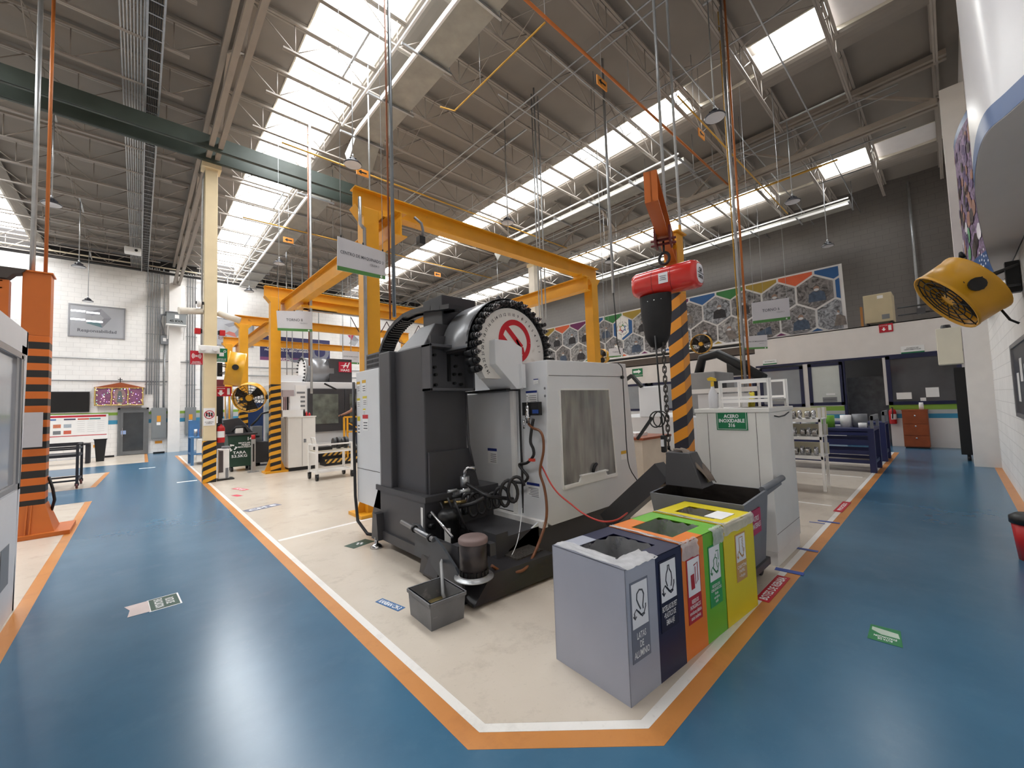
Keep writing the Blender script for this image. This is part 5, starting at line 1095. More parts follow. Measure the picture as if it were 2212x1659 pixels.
MB().tube([(6.62,-.17,3.05),(6.62,-.15,3.11),(6.90,-.15,3.11),(6.90,-.17,3.05)],.018,8).build('carry_handle', BLACK, ff)
MB().tube([(7.0,-.45,2.75),(6.95,-.40,2.5),(6.9,-.46,2.35),(6.9,-.52,2.3)],.012,6).build('power_cord', BLACK, ff)
c = EYE+ray(508,797)*8.6; c = on(508,797,1,12.2); drum_fan(c,(-.75,.1,.12),.42,.34,'yellow drum fan turned sideways on the beige column',(1.5,12.5,c.z))
c = on(540,858,1,13.6); drum_fan(c,(-.35,-.85,-.25),.40,.30,'tilted yellow drum fan open to the aisle on the farther gantry leg',(2.66,16.3,c.z+.1))
c = on(1515,743,0,14.5); drum_fan(c,(-.95,-.2,-.1),.33,.3,'small yellow drum fan before the hexagon banner bottom',None,True)
c = on(1299,770,0,14.0); drum_fan(c,(-.95,-.2,-.1),.30,.3,'small yellow drum fan half hidden behind the machining centre roof',None,True)
# ---------------------------------------------------------------- second machining centre
v2 = thing('machining_center','grey machining centre with dark sliding doors and side carousel beyond the white cabinet','machine',(5.3,15,0))
MB().box((3.22,14.0,.35),(8.0,16.4,2.62)).build('enclosure', GREYW, v2, bevel=.02); MB().box((3.3,14.05,.05),(7.9,16.3,.35)).build('base', GREYD, v2)
MB().box((3.98,13.95,1.0),(5.12,14.0,2.40)).build('door', GREYD, v2); MB().box((5.14,13.95,1.0),(6.4,14.0,2.40)).build('door', GREYD, v2)
MG = mat('door_pane',(108,112,104),.12,var=.4,scale=4); MB().box((4.12,13.94,1.25),(4.92,13.95,2.22)).build('door_window', MG, v2); MB().box((5.30,13.94,1.25),(6.2,13.95,2.22)).build('door_window', MG, v2)
MB().box((3.205,14.5,.55),(3.22,16.0,2.4)).build('side_window', mat('side_pane',(190,200,196),.2,var=.1), v2); MB().box((3.35,14.3,2.62),(3.9,15.3,2.85)).build('top_box', GREYW, v2)
MB().cyl((4.15,15.0,3.05),(5.0,15.0,3.05),.46,32).build('carousel_drum', mat('drum_grey',(118,119,122)), v2)
ds = MB().cyl((4.08,15.0,3.05),(4.15,15.0,3.05),.38,28).build('carousel_disc', PAPER, v2)
for k in range(22):
    th = 2*math.pi*k/22; share(TH2,'tool_holder',(4.10,15.0+.43*math.cos(th),3.05+.43*math.sin(th)),v2,(0,0,-1.57))
hb = MB().box((4.85,14.55,2.62),(5.62,15.4,3.48)).build('tower', GREYD, v2)
lg = MB().box((5.16,14.53,3.02),(5.60,14.55,3.38)).build('logo_plate', mat('logo_red2',(190,30,60),.4,var=0), v2); text('HAAS', LETW, (5.38,14.53,3.09), RX, RZ, w=.30, parent=lg, bold=.02)
for P in ([(-.16,.0),(-.02,.02),(.02,.10),(.06,.10),(.02,.02),(.10,.02),(.14,.12),(.18,.12),(.10,-.08),(.06,-.08),(.09,-.02),(.0,-.02),(-.03,-.08),(-.07,-.08),(-.04,-.02)],): poly(P, LETW, (5.37,14.53,3.25), RX, RZ, lg, 'emblem')
MB().beam((4.4,13.7,2.55),(4.75,13.6,2.35),.08,.05).build('work_lamp', BLACK, v2); MB().beam((6.0,13.7,2.55),(6.3,13.6,2.25),.08,.05).build('work_lamp', BLACK, v2); MB().cyl((6.25,13.9,2.40),(6.25,13.9,2.55),.06,12).build('beacon', RED, v2)
MB().box((3.62,13.97,1.30),(3.95,14.0,2.5)).build('paper_strip', PAPER, v2)
for k in range(7): MB().box((3.66,13.965,1.4+.14*k),(3.9,13.97,1.46+.14*k)).build('print', GREYM, v2)
MB().box((3.0,13.96,1.95),(3.25,14.0,2.35)).box((3.26,13.96,1.95),(3.58,14.0,2.35)).build('document_board', mat('board_rose',(178,166,170),.5,var=.1), v2)
# cabinet, boxes, white cart, steps, rails
t = thing('storage_cabinet','white two door steel cabinet before the second machining centre','cabinet',(3.45,12.9,0)); MB().box((3.10,12.68,.10),(3.82,13.15,1.50)).build('body', CABW, t, bevel=.01); MB().box((3.12,12.7,.003),(3.80,13.13,.10)).build('plinth', BLACK, t); MB().box((3.08,12.66,1.50),(3.84,13.17,1.53)).build('top', CABW, t)
MB().box((3.455,12.676,.12),(3.462,12.681,1.49)).build('door_seam', SEAM, t); MB().box((3.50,12.66,.78),(3.56,12.68,.88)).build('lock', GREYM, t)
t = thing('storage_cabinet','narrow worn grey cabinet squeezed beside the striped gantry leg','cabinet',(3.0,13.4,0)); MB().box((2.98,13.2,.003),(3.3,13.8,1.52)).build('body', CABW, t)
ibox('white_crate',(2.98,12.72,1.531),(3.50,13.1,1.72),PAPER,'white tray box on the two door cabinet','box')
t = thing('document_folder','row of rose folders and printed card above the white crate','folder',(3.2,13.15,1.75)); 
for k in range(4): MB().box((3.0+.05*k,12.95,1.722),(3.03+.05*k,13.1,2.1)).build('folder', (PAPER,mat('rose',(176,150,152),.5),mat('rose',(176,150,152)),BLACK)[k], t)
MB().box((3.22,12.98,1.722),(3.5,13.0,2.12)).build('printed_card', PAPER, t)
for k, (x, h_) in enumerate(((3.58,.20),(3.64,.14),(3.72,.10))): tag(MB().lathe([(.001,0),(.03,0),(.03,h_*.7),(.012,h_*.8),(.012,h_),(.001,h_)],(x,12.9,1.531),2,12).build('spray_can', (BLACK,RED,RED)[k]), ('black can','tall red can','short red can')[k]+' on the two door cabinet', 'can')
t = thing('tool_cart','white tubular cart with shelf of black rollers on black casters before the gantry','cart',(3.55,10.55,0))
for x,y in ((3.12,10.28),(3.95,10.28),(3.95,10.85),(3.12,10.85)):
    MB().box((x-.025,y-.025,.16),(x+.025,y+.025,.86)).build('leg', WHITE, t); q = MB().cyl((x-.025,y,.068),(x+.025,y,.068),.065,14).build('caster', BLACK, t); MB().box((x-.035,y-.03,.08),(x+.035,y+.03,.16)).build('fork', BLACK, q)
for z in (.20,.66,.84):
    for a,c in (((3.12,10.28),(3.95,10.28)),((3.12,10.85),(3.95,10.85)),((3.12,10.28),(3.12,10.85)),((3.95,10.28),(3.95,10.85))): MB().beam((a[0],a[1],z),(c[0],c[1],z),.03,.035).build('rail', WHITE, t)
MB().box((3.12,10.28,.18),(3.95,10.85,.195)).build('bottom_shelf', WHITE, t); MB().box((3.12,10.28,.68),(3.95,10.85,.70)).build('tray', mat('tray_beige',(206,196,178),.5), t)
MB().tube([(3.12,10.30,.84),(3.08,10.30,1.02),(3.08,10.6,1.02),(3.12,10.6,.84)],.014,8).build('push_handle', WHITE, t)
for k, (x,w_) in enumerate(((3.62,.10),(3.72,.08),(3.80,.12),(3.90,.08))): tag(MB().cyl((x-.04,10.55,.845),(x+.03,10.55,.845),.145 if k % 2 else .125,20).build('roller', mat('roller_black',(54,54,56),.35)), 'black grooved roller lying on the white tube cart', 'roller', 'black rollers on the white cart')
ibox('flat_tray',(3.18,10.4,.702),(3.52,10.75,.78),BLACK,'low black tray on the white tube cart','tray')
t = thing('work_platform','black two step platform with hazard edged treads and yellow handrail','platform',(4.9,13.3,0)); HZP = stripes('hazard_step',(214,164,70),(34,32,32),.16,1.0)
MB().box((4.15,12.9,.003),(5.2,13.4,.2)).build('lower_step', BLACK, t); MB().box((4.15,13.15,.2),(5.2,13.7,.40)).build('upper_step', BLACK, t); MB().box((4.15,12.89,.08),(5.2,12.9,.2)).build('nosing', HZP, t); MB().box((4.15,13.14,.28),(5.2,13.15,.40)).build('nosing', HZP, t); MB().box((4.9,13.1,.40),(6.6,13.9,.45)).build('deck', BLACK, t)
for x in (4.75,4.85,5.6): MB().box((x-.025,12.95,.2 if x < 5 else .45),(x+.025,13.0,1.45)).build('rail_post', YEL, t)
MB().beam((4.75,12.97,1.45),(5.7,12.97,1.45),.05,.05).build('top_rail', YEL, t); MB().beam((4.85,12.97,.98),(5.6,12.97,.98),.04,.04).build('mid_rail', YEL, t); MB().beam((4.9,12.97,1.25),(5.3,12.97,1.02),.035,.035).build('brace', YEL, t)
# blue press and green machine in the gap behind the dumpster
ibox('blue_cabinet',(2.75,17.0,.003),(3.5,18.0,2.05),mat('deep_blue',(26,58,110),.45,var=.08),'deep blue machine cabinet behind the striped gantry leg','cabinet',.01)
t = thing('bench_machine','dark bench machine with white head and hydraulic posts behind the dumpster','machine',(2.1,20,0)); MB().box((1.7,19.5,.003),(2.7,20.4,1.0)).build('base', GREYD, t); MB().box((2.0,19.8,1.0),(2.5,20.2,2.6)).build('column', BLACK, t); MB().cyl((2.6,19.6,.9),(2.6,19.6,2.5),.05,10).build('post', STEEL, t); MB().cyl((2.75,19.6,.9),(2.75,19.6,2.5),.05,10).build('post', STEEL, t); MB().box((2.05,19.6,1.35),(2.3,19.8,1.62)).build('head', PAPER, t)
t = thing('control_console','grey operator console with a black seat behind the dumpster','console',(2.9,15.6,0)); MB().box((2.72,15.4,.4),(3.0,15.8,1.25)).build('panel', GREYM, t); MB().prism([(2.55,.1),(3.1,.1),(3.1,.75),(2.75,.75)],1,15.0,15.5).build('chip_bin', GREYD, t); MB().lathe([(.001,0),(.18,0),(.2,.05),(.001,.08)],(2.7,15.2,.9),2,16).build('seat', BLACK, t); MB().cyl((2.7,15.2,.1),(2.7,15.2,.9),.03,8).build('stem', BLACK, t); MB().cyl((2.7,15.2,.003),(2.7,15.2,.1),.2,16).build('foot', BLACK, t)
tag(MB().tube([(3.2,14.3,1.75),(2.75,14.2,1.65),(2.6,14.1,1.45),(2.45,14.05,1.3)],.03,8).build('lamp_arm', BLACK), 'black jointed lamp arm reaching from the second machine', 'lamp')
t = thing('notice_board','white and red hanging notice behind the EXTINTOR sign','board',(2.5,24,3)); MB().box((2.0,YW-.03,3.0),(4.4,YW-.005,3.9)).build('panel', PAPER, t); MB().box((2.6,YW-.035,3.15),(4.3,YW-.03,3.5)).build('red_block', mat('dark_red',(98,28,30)), t)
# ================================================================ operator
def skin_body():
    me = bpy.data.meshes.new('body'); X, Y, Z = 5.42, 13.35, .45
    V_ = [(0,0,.98),(0,.0,1.18),(0,0,1.40),(0,-.01,1.50),(0,-.02,1.58),
          (.10,0,.95),(.11,-.02,.52),(.11,.02,.10),(.11,-.12,.04),(-.10,0,.95),(-.11,-.04,.52),(-.11,.0,.10),(-.11,-.14,.04),
          (-.19,.0,1.40),(-.33,-.12,1.20),(-.58,-.18,1.10),(-.66,-.19,1.08),(.19,0,1.40),(.26,-.05,1.14),(.20,-.24,1.02),(.16,-.30,1.02)]
    E_ = [(0,1),(1,2),(2,3),(3,4),(0,5),(5,6),(6,7),(7,8),(0,9),(9,10),(10,11),(11,12),(2,13),(13,14),(14,15),(15,16),(2,17),(17,18),(18,19),(19,20)]
    R_ = [.15,.14,.17,.07,.06,.10,.075,.05,.045,.10,.075,.05,.045,.075,.052,.038,.036,.075,.052,.038,.036]
    me.from_pydata(V_, E_, []); o = bpy.data.objects.new('person_tmp', me); COL.objects.link(o)
    m_ = o.modifiers.new('skin','SKIN')
    for i, sv in enumerate(me.skin_vertices[0].data): sv.radius = (R_[i], R_[i]*(.72 if i in (0,1,2) else 1)); sv.use_root = (i == 0)
    s = o.modifiers.new('sub','SUBSURF'); s.levels = 2; s.render_levels = 2
    dg = bpy.context.evaluated_depsgraph_get(); nm = bpy.data.meshes.new_from_object(o.evaluated_get(dg)); bpy.data.objects.remove(o)
    SKIN = mat('skin',(150,104,82),.5,var=.05); SH = mat('black_shirt',(34,30,32),.8,var=.1); TR_ = mat('navy_trousers',(38,46,70),.8,var=.1); SHO = mat('boots',(30,26,24),.5)
    nm.materials.clear()
    for k in (SKIN,SH,TR_,SHO): nm.materials.append(k)
    for p in nm.polygons:
        c = p.center; p.use_smooth = True
        if c.z < .13: p.material_index = 3
        elif c.z < 1.0 and abs(c.x) < .3 and c.z < .97: p.material_index = 2
        elif c.z < 1.49 and abs(c.x) < .32 and not (c.y < -.13 and c.z < 1.2): p.material_index = 1
        else: p.material_index = 0
    o = bpy.data.objects.new('person', nm); COL.objects.link(o); o.location = (X,Y,Z)
    tag(o, 'person in black short sleeved shirt leaning one hand on the yellow rail', 'person')
    hd = MB(); hd.sphere((0,-.03,1.70),.105,20,(.80,.95,1.12)); h_ = hd.build('head', SKIN, o, local=True)
    b = MB(); b.sphere((0,-.135,1.69),.020,8,(.8,1,1.3)); b.build('nose', SKIN, h_, local=True)
    for s_ in (-1,1):
        b = MB(); b.sphere((.034*s_,-.118,1.715),.011,8); b.build('eye', LETK, h_, local=True); b = MB(); b.sphere((.085*s_,-.02,1.70),.024,8,(.4,1,1.3)); b.build('ear', SKIN, h_, local=True)
    MB().box((-.025,-.132,1.640),(.025,-.122,1.648)).build('mouth', mat('lips',(120,66,60),.5), h_, local=True)
    b = MB(); b.sphere((0,-.012,1.725),.108,18,(.84,.98,1.08)); hr = b.build('hair', mat('hair',(24,20,18),.7), o, local=True)
    for hx_, hy_, hz_, sg_ in ((-.68,-.19,1.075,-1),(.155,-.31,1.02,1)):
        b = MB(); b.sphere((hx_,hy_,hz_),.045,10,(1.0,.75,.5)); hn = b.build('hand', SKIN, o, local=True)
        for k in range(4):
            y = hy_+(-.027+.018*k); x = hx_-.035; L = (.055,.065,.062,.048)[k]
            MB().tube([(x,y,hz_),(x-L*.55,y,hz_-.004),(x-L*.85,y,hz_-.03),(x-L*.75,y,hz_-.052)],.0085,6).build('finger', SKIN, hn, local=True)
        MB().tube([(hx_+.01,hy_-.03,hz_-.01),(hx_-.02,hy_-.055,hz_-.02),(hx_-.045,hy_-.055,hz_-.035)],.0095,6).build('thumb', SKIN, hn, local=True)
skin_body()
# ================================================================ office front and far side
XO = 17.0; OW = mat('office_white',(228,222,218),.6,var=.04,scale=2,bump=.15)
of = thing('wall_office', None, None, (XO,2,0)); of['kind'] = 'structure'
b = MB()
def wpan(y0,y1,z0,z1,x0=XO,x1=XO+.15): MB().box((x0,y0,z0),(x1,y1,z1)).build('wall_panel', OW, of)
wpan(-.57,4.95,2.73,3.77); wpan(-.57,1.37,0,1.25); wpan(3.36,4.95,0,1.25); wpan(1.37,1.44,1.25,2.73); wpan(3.36,3.5,1.25,2.73); wpan(2.41,3.36,0,1.28); wpan(4.85,4.95,1.25,2.73); wpan(-.57,-.2,1.25,2.73)
wpan(4.95,16.5,0,1.2); wpan(4.95,16.5,2.45,3.25); MB().box((XO+.02,4.95,3.3),(XO+.15,16.5,3.58)).build('beam', mat('beam_brown',(84,72,64),.6), of); wpan(4.95,16.5,3.58,3.62)
MB().box((XO,-.57,3.74),(20,16.5,3.77)).build('roof_slab', OW, of)
MB().box((19.0,-.57,0),(19.1,16.5,3.7)).build('back_wall', mat('office_inside',(150,148,148),.7,var=.06,scale=1), of)
for i, (z0,z1,k) in enumerate(((1.10,1.25,0),(.98,1.10,1),(.85,.98,2))):
    for (ya,yb_) in ((-.2,1.37),(2.41,3.36)): MB().box((XO-.003,ya,z0),(XO,yb_,z1)).build('painted_band', MATS['band_%d' % k], of)
def win_frame(name, y0, y1, z0, z1, gl, n=1, fw=.10):
    t = thing(name, None, None, (XO,(y0+y1)/2,z0)); t['kind'] = 'structure'
    for (a,c) in (((y0,z0),(y1,z0+fw)),((y0,z1-fw),(y1,z1)),((y0,z0),(y0+fw,z1)),((y1-fw,z0),(y1,z1))): MB().box((XO-.03,a[0],a[1]),(XO+.05,c[0],c[1])).build('frame_bar', BLUEF, t)
    for k in range(1,n): y = y0+(y1-y0)*k/n; MB().box((XO-.03,y-.04,z0),(XO+.05,y+.04,z1)).build('frame_bar', BLUEF, t)
    MB().box((XO+.005,y0+fw,z0+fw),(XO+.015,y1-fw,z1-fw)).build('pane', gl, t); return t
GD_ = mat('office_glass_dark',(74,74,78),.06,var=.25,scale=1.2); GL_ = mat('office_glass_light',(150,153,158),.08,var=.12,scale=1.0); GW_ = mat('whiteboard_pane',(206,210,206),.2,var=.04)
win_frame('window_11',-.2,1.37,1.25,2.75,GD_); win_frame('window_12',3.5,4.85,1.25,2.66,GL_)
win_frame('window_13',5.0,9.2,1.2,2.45,GL_,3); win_frame('window_14',9.4,14.0,1.2,2.45,GL_,3)
t = win_frame('door_2',2.41,3.36,1.28,2.70,GW_); tag(MB().box((XO-.02,2.62,1.40),(XO-.001,3.0,1.55)).build('name_plate', GREYM, t)); MB().box((XO-.02,2.66,1.62),(XO-.001,2.9,1.68)).build('paper_strip', PAPER, t); text('MANTENIMIENTO', LETK, (XO-.02,2.81,1.475), -RY, RZ, w=.32, parent=t)
MB().box((XO-.02,-.57,2.72),(XO+.03,4.95,2.79)).build('head_rail', BLUEF, of)
MB().box((XO-.03,2.36,0),(XO+.05,2.44,2.72)).build('door_post', BLUEF, of)
MB().box((18.2,1.3,.0),(18.25,2.5,2.2)).build('strip_curtain', mat('strip_curtain',(98,98,102),.3,var=.3,scale=5), of)
for (y,z,w_,h_,lab) in ((1.02,1.52,.33,.20,'white notice sheet taped inside the dark office window'),(.42,1.60,.27,.28,'gridded calendar sheet taped inside the dark office window'),(.62,1.37,.12,.16,'small paper note on the sill of the dark office window')): tag(MB().box((XO-.004,y-w_/2,z-h_/2),(XO+.004,y+w_/2,z+h_/2)).build('paper_note', PAPER), lab, 'paper')
t = thing('office_lamp','bright ceiling lamp glowing inside the maintenance office','lamp',(17.6,3.55,2.5)); MB().box((17.4,3.6,2.45),(17.9,3.75,2.52)).build('tube', mat('lamp_glow',(255,255,255),.4,var=0,emis=9), t); MB().box((17.4,3.58,2.52),(17.9,3.77,2.56)).build('housing', WHITE, t)
def osign(y, z, w_, h_, s, lab, mt=PAPER):
    t = thing('room_sign', lab, 'sign', (XO,y,z-h_/2)); MB().box((XO-.02,y-w_/2,z-h_/2),(XO-.002,y+w_/2,z+h_/2)).build('plate', mt, t); MB().box((XO-.022,y-w_/2,z-h_/2),(XO-.02,y+w_/2,z-h_/2+.04)).build('green_edge', SIGNG, t); text(s, LETG, (XO-.02,y,z+.02), -RY, RZ, w=w_*.72, parent=t, bold=.02); return t
osign(.75,2.90,.50,.22,'CUARTO DE\nHERRAMENTALES','pale CUARTO DE HERRAMENTALES room sign above the dark office window'); osign(4.48,2.90,.44,.17,'MANTENIMIENTO','pale MANTENIMIENTO room sign above the light office window')
t = thing('safety_sign','red EXTINTOR sign standing on top of the office wall','sign',(XO,1.29,3.5)); MB().box((XO-.03,1.13,3.50),(XO-.005,1.45,3.76)).build('plate', SIGNR, t); poly([(-.02,.05),(.02,.05),(.02,0),(.05,0),(0,-.06),(-.05,0),(-.02,0)],LETW,(XO-.03,1.34,3.60),-RY,RZ,t,'arrow'); text('EXTINTOR',LETW,(XO-.03,1.34,3.71),-RY,RZ,w=.18,parent=t); poly(rect(.07,.16),LETW,(XO-.03,1.2,3.63),-RY,RZ,t,'pictogram')
t = thing('safety_sign','green and white exit arrow sign on the white panel behind the machining centre','sign',(XO,10,2.8)); c = on(1377,803,0,XO); MB().box((XO-.02,c.y-.26,c.z-.14),(XO-.002,c.y+.26,c.z+.14)).build('plate', SIGNG, t); poly([(-.2,.05),(.05,.05),(.05,.1),(.2,0),(.05,-.1),(.05,-.05),(-.2,-.05)],LETW,(XO-.02,c.y,c.z),-RY,RZ,t,'arrow'); MB().box((XO-.02,c.y-.26,c.z-.24),(XO-.002,c.y+.26,c.z-.16)).build('caption_plate', SIGNG, t); text('RUTA DE EVACUACION',LETW,(XO-.02,c.y,c.z-.2),-RY,RZ,w=.44,parent=t)
ibox('wall_television',(XO-.06,5.15,2.50),(XO-.005,5.95,3.05),BLACK,'black screen on the white wall left of the maintenance office','television',.01)
t = thing('air_conditioner','beige air conditioning unit standing on the office roof','air conditioner',(17.8,1.45,3.78)); BGE = mat('ac_beige',(196,182,150),.5,var=.04); MB().box((17.25,1.12,3.88),(18.1,1.80,4.78)).build('case', BGE, t, bevel=.01); MB().box((17.245,1.2,3.95),(17.25,1.38,4.1)).build('grille', GREYM, t); MB().box((17.3,1.15,3.78),(18.0,1.2,3.88)).box((17.3,1.72,3.78),(18.0,1.77,3.88)).build('skid', BLACK, t); MB().box((17.244,1.32,4.62),(17.25,1.46,4.72)).build('data_plate', PAPER, t)
tag(MB().box((17.3,1.84,3.775),(17.36,1.90,4.45)).build('timber_post', mat('timber',(176,120,60),.6)), 'orange timber post beside the beige air conditioner', 'post')
for k, (y,z) in enumerate(((.55,4.25),(.25,4.28),(.75,3.862),(.10,3.862))): tag(MB().box((18.6,y-.1,z-.09),(18.75,y+.1,z+.09)).build('junction_box', GREYD), 'grey junction box among the pipes on the office roof', 'box', 'junction boxes on the office roof')
for z in (4.2,4.45): tag(MB().cyl((18.7,.0,z),(18.7,1.1,z),.025,8).build('roof_pipe', BLACK), 'dark pipe on the office roof beside the air conditioner', 'pipe', 'dark pipes on the office roof')
tag(MB().cyl((19.8,.62,4.3),(19.8,.62,9.0),.04,8).build('wall_conduit', STEEL), 'vertical conduit on the grey upper wall above the office', 'conduit')
t = thing('valve_manifold','brown timber valve manifold on the office roof beside the wall','manifold',(18.3,-.2,3.77)); MB().box((18.2,-.35,3.78),(18.3,-.28,4.15)).box((18.2,-.05,3.78),(18.3,.02,4.1)).build('stand', WOOD, t); MB().box((18.2,-.4,4.0),(18.3,.05,4.06)).build('rail', WOOD, t)
# ---------------------------------------------------------------- hexagon banner
XB = 17.15; by0, by1, bz0, bz1 = 2.25, 16.4, 3.775, 5.98
t = thing('hexagon_banner','long printed banner of coloured and photographic hexagons above the office wall','banner',(XB,9,bz0))
b = MB(); vs = []; ny, nz = 40, 5
def bx_(y, z): return XB+.04*math.sin(y*1.7)*((bz1-z)/2.1)+(.25*max(0,(by0+1.2-y)/1.2)**2*((bz1-z)/2.1))
for i in range(ny+1):
    for j in range(nz+1): y = by0+(by1-by0)*i/ny; z = bz0+(bz1-bz0)*j/nz; vs.append((bx_(y,z)+.012,y,z))
b.add(vs, [(i*(nz+1)+j,(i+1)*(nz+1)+j,(i+1)*(nz+1)+j+1,i*(nz+1)+j+1) for i in range(ny) for j in range(nz)], True); b.build('cloth', mat('banner_white',(226,224,224),.7,var=.02), t)
def clip(P, y0, y1, z0, z1):
    def cut(P, f, inter):
        o = []
        for i, p in enumerate(P):
            q = P[i-1]; a, c = f(p), f(q)
            if a != c: o.append(inter(q, p))
            if a: o.append(p)
        return o
    def it(ax, v): return lambda q, p: tuple((q[k]+(p[k]-q[k])*(v-q[ax])/(p[ax]-q[ax])) if k != ax else v for k in (0,1))
    for ax, v, s in ((0,y0,1),(0,y1,-1),(1,z0,1),(1,z1,-1)):
        if P: P = cut(P, (lambda p, ax=ax, v=v, s=s: (p[ax]-v)*s >= 0), it(ax, v))
    return P
def photomat(i):
    n = 'photo_print_%d' % i
    if n in MATS: return MATS[n]
    rnd = random.Random(i); base = rnd.choice([(150,148,148),(128,126,128),(172,168,164),(140,142,148),(118,114,114)])
    m_ = mat(n, base, .7, var=.85, scale=rnd.uniform(3.2,5.5)); m_.node_tree.nodes['Noise Texture'].inputs['Distortion'].default_value = 2.5; return m_
HEXC = [mat('hex_%d' % i,c_,.65,var=.05) for i, c_ in enumerate(((56,124,68),(44,92,148),(110,38,92),(214,98,60),(166,140,58)))]
hw, hh, pz = 1.08, 1.22, .915; r0 = (by0+by1)/2
logo_y = on(1345,700,0,XB).y; rows = [(bz1+.12,0,True),(bz1+.12-pz,1,False),(bz1+.12-2*pz,0,False),(bz1+.12-3*pz,1,True)]
for ri, (zc, odd, colr0) in enumerate(rows):
    for k in range(-8, 9):
        colr = colr0
        yc = logo_y+k*hw+(0 if odd else hw/2)
        P = clip([(yc+hw*.47*sx, zc+hh*.47*sz) for sx, sz in ((0,1),(1,.5),(1,-.5),(0,-1),(-1,-.5),(-1,.5))], by0+.10, by1-.1, bz0+.06, bz1-.06)
        if len(P) < 3: continue
        islogo = (ri == 1 and k == 0)
        mt_ = HEXC[(k*1+ri) % 5] if colr else photomat((k*3+ri*5) % 7)
        if yc < by0+.75 and ri < 2: mt_ = HEXC[1]; colr = True
        if islogo: mt_ = HEXC[1]
        cy_m = sum(p[0] for p in P)/len(P); cz_m = sum(p[1] for p in P)/len(P)
        q = MB().add([(bx_(y,z)-.004,y,z) for y, z in P],[tuple(range(len(P)))]).build('hexagon', mt_, t)
        if not colr and not islogo and len(P) >= 5 and zc > bz0+.3:     # printed figure of a worker, plain silhouettes
            rn = random.Random(k*17+ri); tone = rn.choice([(44,42,46),(70,84,104),(52,50,54),(120,112,108)]); yo = yc+rn.uniform(-.15,.15); c = (XB-.012+(bx_(yc,zc)-XB),yo,zc)
            fm = mat('figure_%d' % tone[0],tone,.7,var=.3,scale=10)
            poly([(-.25,-.33),(.25,-.33),(.22,-.05),(.10,.03),(-.10,.03),(-.22,-.05)],fm,c,-RY,RZ,q,'printed_figure',.0)
            poly([(.085*math.cos(a),.11+.10*math.sin(a)) for a in [j*.52 for j in range(12)]],mat('figure_face',(150,122,108),.7,var=.2,scale=12),c,-RY,RZ,q,'printed_figure',.002); poly([(.075*math.cos(a),.075+.045*math.sin(a)) for a in [j*.52 for j in range(12)]],mat('figure_mask',(196,200,204),.7,var=0),c,-RY,RZ,q,'printed_figure',.004)
        if islogo:
            c = Vec((bx_(yc,zc)-.008,yc,zc)); poly([(hw*.30,-.42),(hw*.30,.42),(0,.58),(-hw*.30,.42),(-hw*.30,-.42),(0,-.58)],PAPER,c,-RY,RZ,q,'white_field',.002)
            for j in range(6):
                a = math.radians(60*j+20); cc = HEXC[(1,0,4,3,2,1)[j]]; ca, sa = math.cos(a), math.sin(a)
                line2([(.16*ca-.06*sa,.16*sa+.06*ca),(.10*ca+.07*sa,.10*sa-.07*ca)],.05,cc,c,-RY,RZ,q,'emblem',.004); poly([(.2*ca+.028*math.cos(e),.2*sa+.028*math.sin(e)) for e in [w_*.785 for w_ in range(8)]],cc,c,-RY,RZ,q,'emblem',.004)
            for s, a0, rr, inv in (('DIVERSITY & INCLUSION',math.radians(195),.30,False),('JOHN CRANE',math.radians(222),.30,True)):
                nL = len(s); span = math.radians(215 if not inv else 95)
                for j, chh in enumerate(s):
                    if chh == ' ': continue
                    a = a0-span*j/(nL-1) if not inv else a0+span*j/(nL-1); e = Vec((0,-math.cos(a),math.sin(a)))
                    text(chh, LETK if not inv else LETG, c+e*rr, Vec((0,-math.sin(a),-math.cos(a))) if not inv else Vec((0,math.sin(a),math.cos(a))), e if not inv else -e, h=.055, parent=q, bold=.02, proud=.006)
poly([(-.6,-.16),(.6,-.16),(.6,.34),(-.6,.34)],PAPER,(XB-.012,logo_y-.1,bz0+.30),-RY,RZ,t,'white_patch',.004)
text('smiths', LETG, (XB-.016,on(1345,764,0,XB).y+.0,bz0+.36), -RY, RZ, w=.95, parent=t, bold=.02, proud=.01)
# ---------------------------------------------------------------- right hand side: pillar cabinet, panel, drawers, tables, racks
t = thing('pillar_cabinet','cream sheet metal cabinet fixed high on the white pillar','cabinet',(13.3,-.03,2.2)); MB().box((13.06,-.19,2.2),(13.5,.19,3.0)).build('case', mat('cream_metal',(226,220,200),.45,var=.03), t, bevel=.01); MB().lathe([(.001,.10),(.07,.09),(.09,.0)],(13.3,.03,3.0),2,16).build('beacon', BLACK, t)
t = thing('rolling_screen','tall black rolling screen on casters behind the white pillar','screen',(14.2,-.12,0)); MB().box((14.0,-.26,.14),(14.5,-.03,2.15)).build('panel', BLACK, t)
for x in (14.05,14.45): MB().cyl((x,-.18,.053),(x,-.12,.053),.05,12).build('caster', BLACK, t); MB().box((x-.02,-.17,.053),(x+.02,-.13,.14)).build('stem', BLACK, t)
t = thing('drawer_cabinet','brown wooden three drawer cabinet with round knobs under the office window','cabinet',(16.7,.8,0)); MB().box((16.48,.54,.04),(16.95,1.07,1.09)).build('body', WOOD, t); MB().box((16.46,.53,1.09),(16.96,1.08,1.115)).build('top', WOOD, t); MB().box((16.5,.56,.003),(16.93,1.05,.04)).build('plinth', BLACK, t)
for z0,z1 in ((.06,.36),(.38,.70),(.72,1.0)): q = MB().box((16.46,.55,z0),(16.48,1.06,z1)).build('drawer', WOOD, t); MB().sphere((16.44,.80,z1-.06),.025,10).build('knob', CHROME, q)
tag(MB().lathe([(.001,0),(.05,0),(.05,.15),(.045,.16),(.045,.20),(.001,.20)],(16.62,.66,1.116),2,16).build('jar', PAPER), 'white lidded jar on the brown drawer cabinet', 'jar')
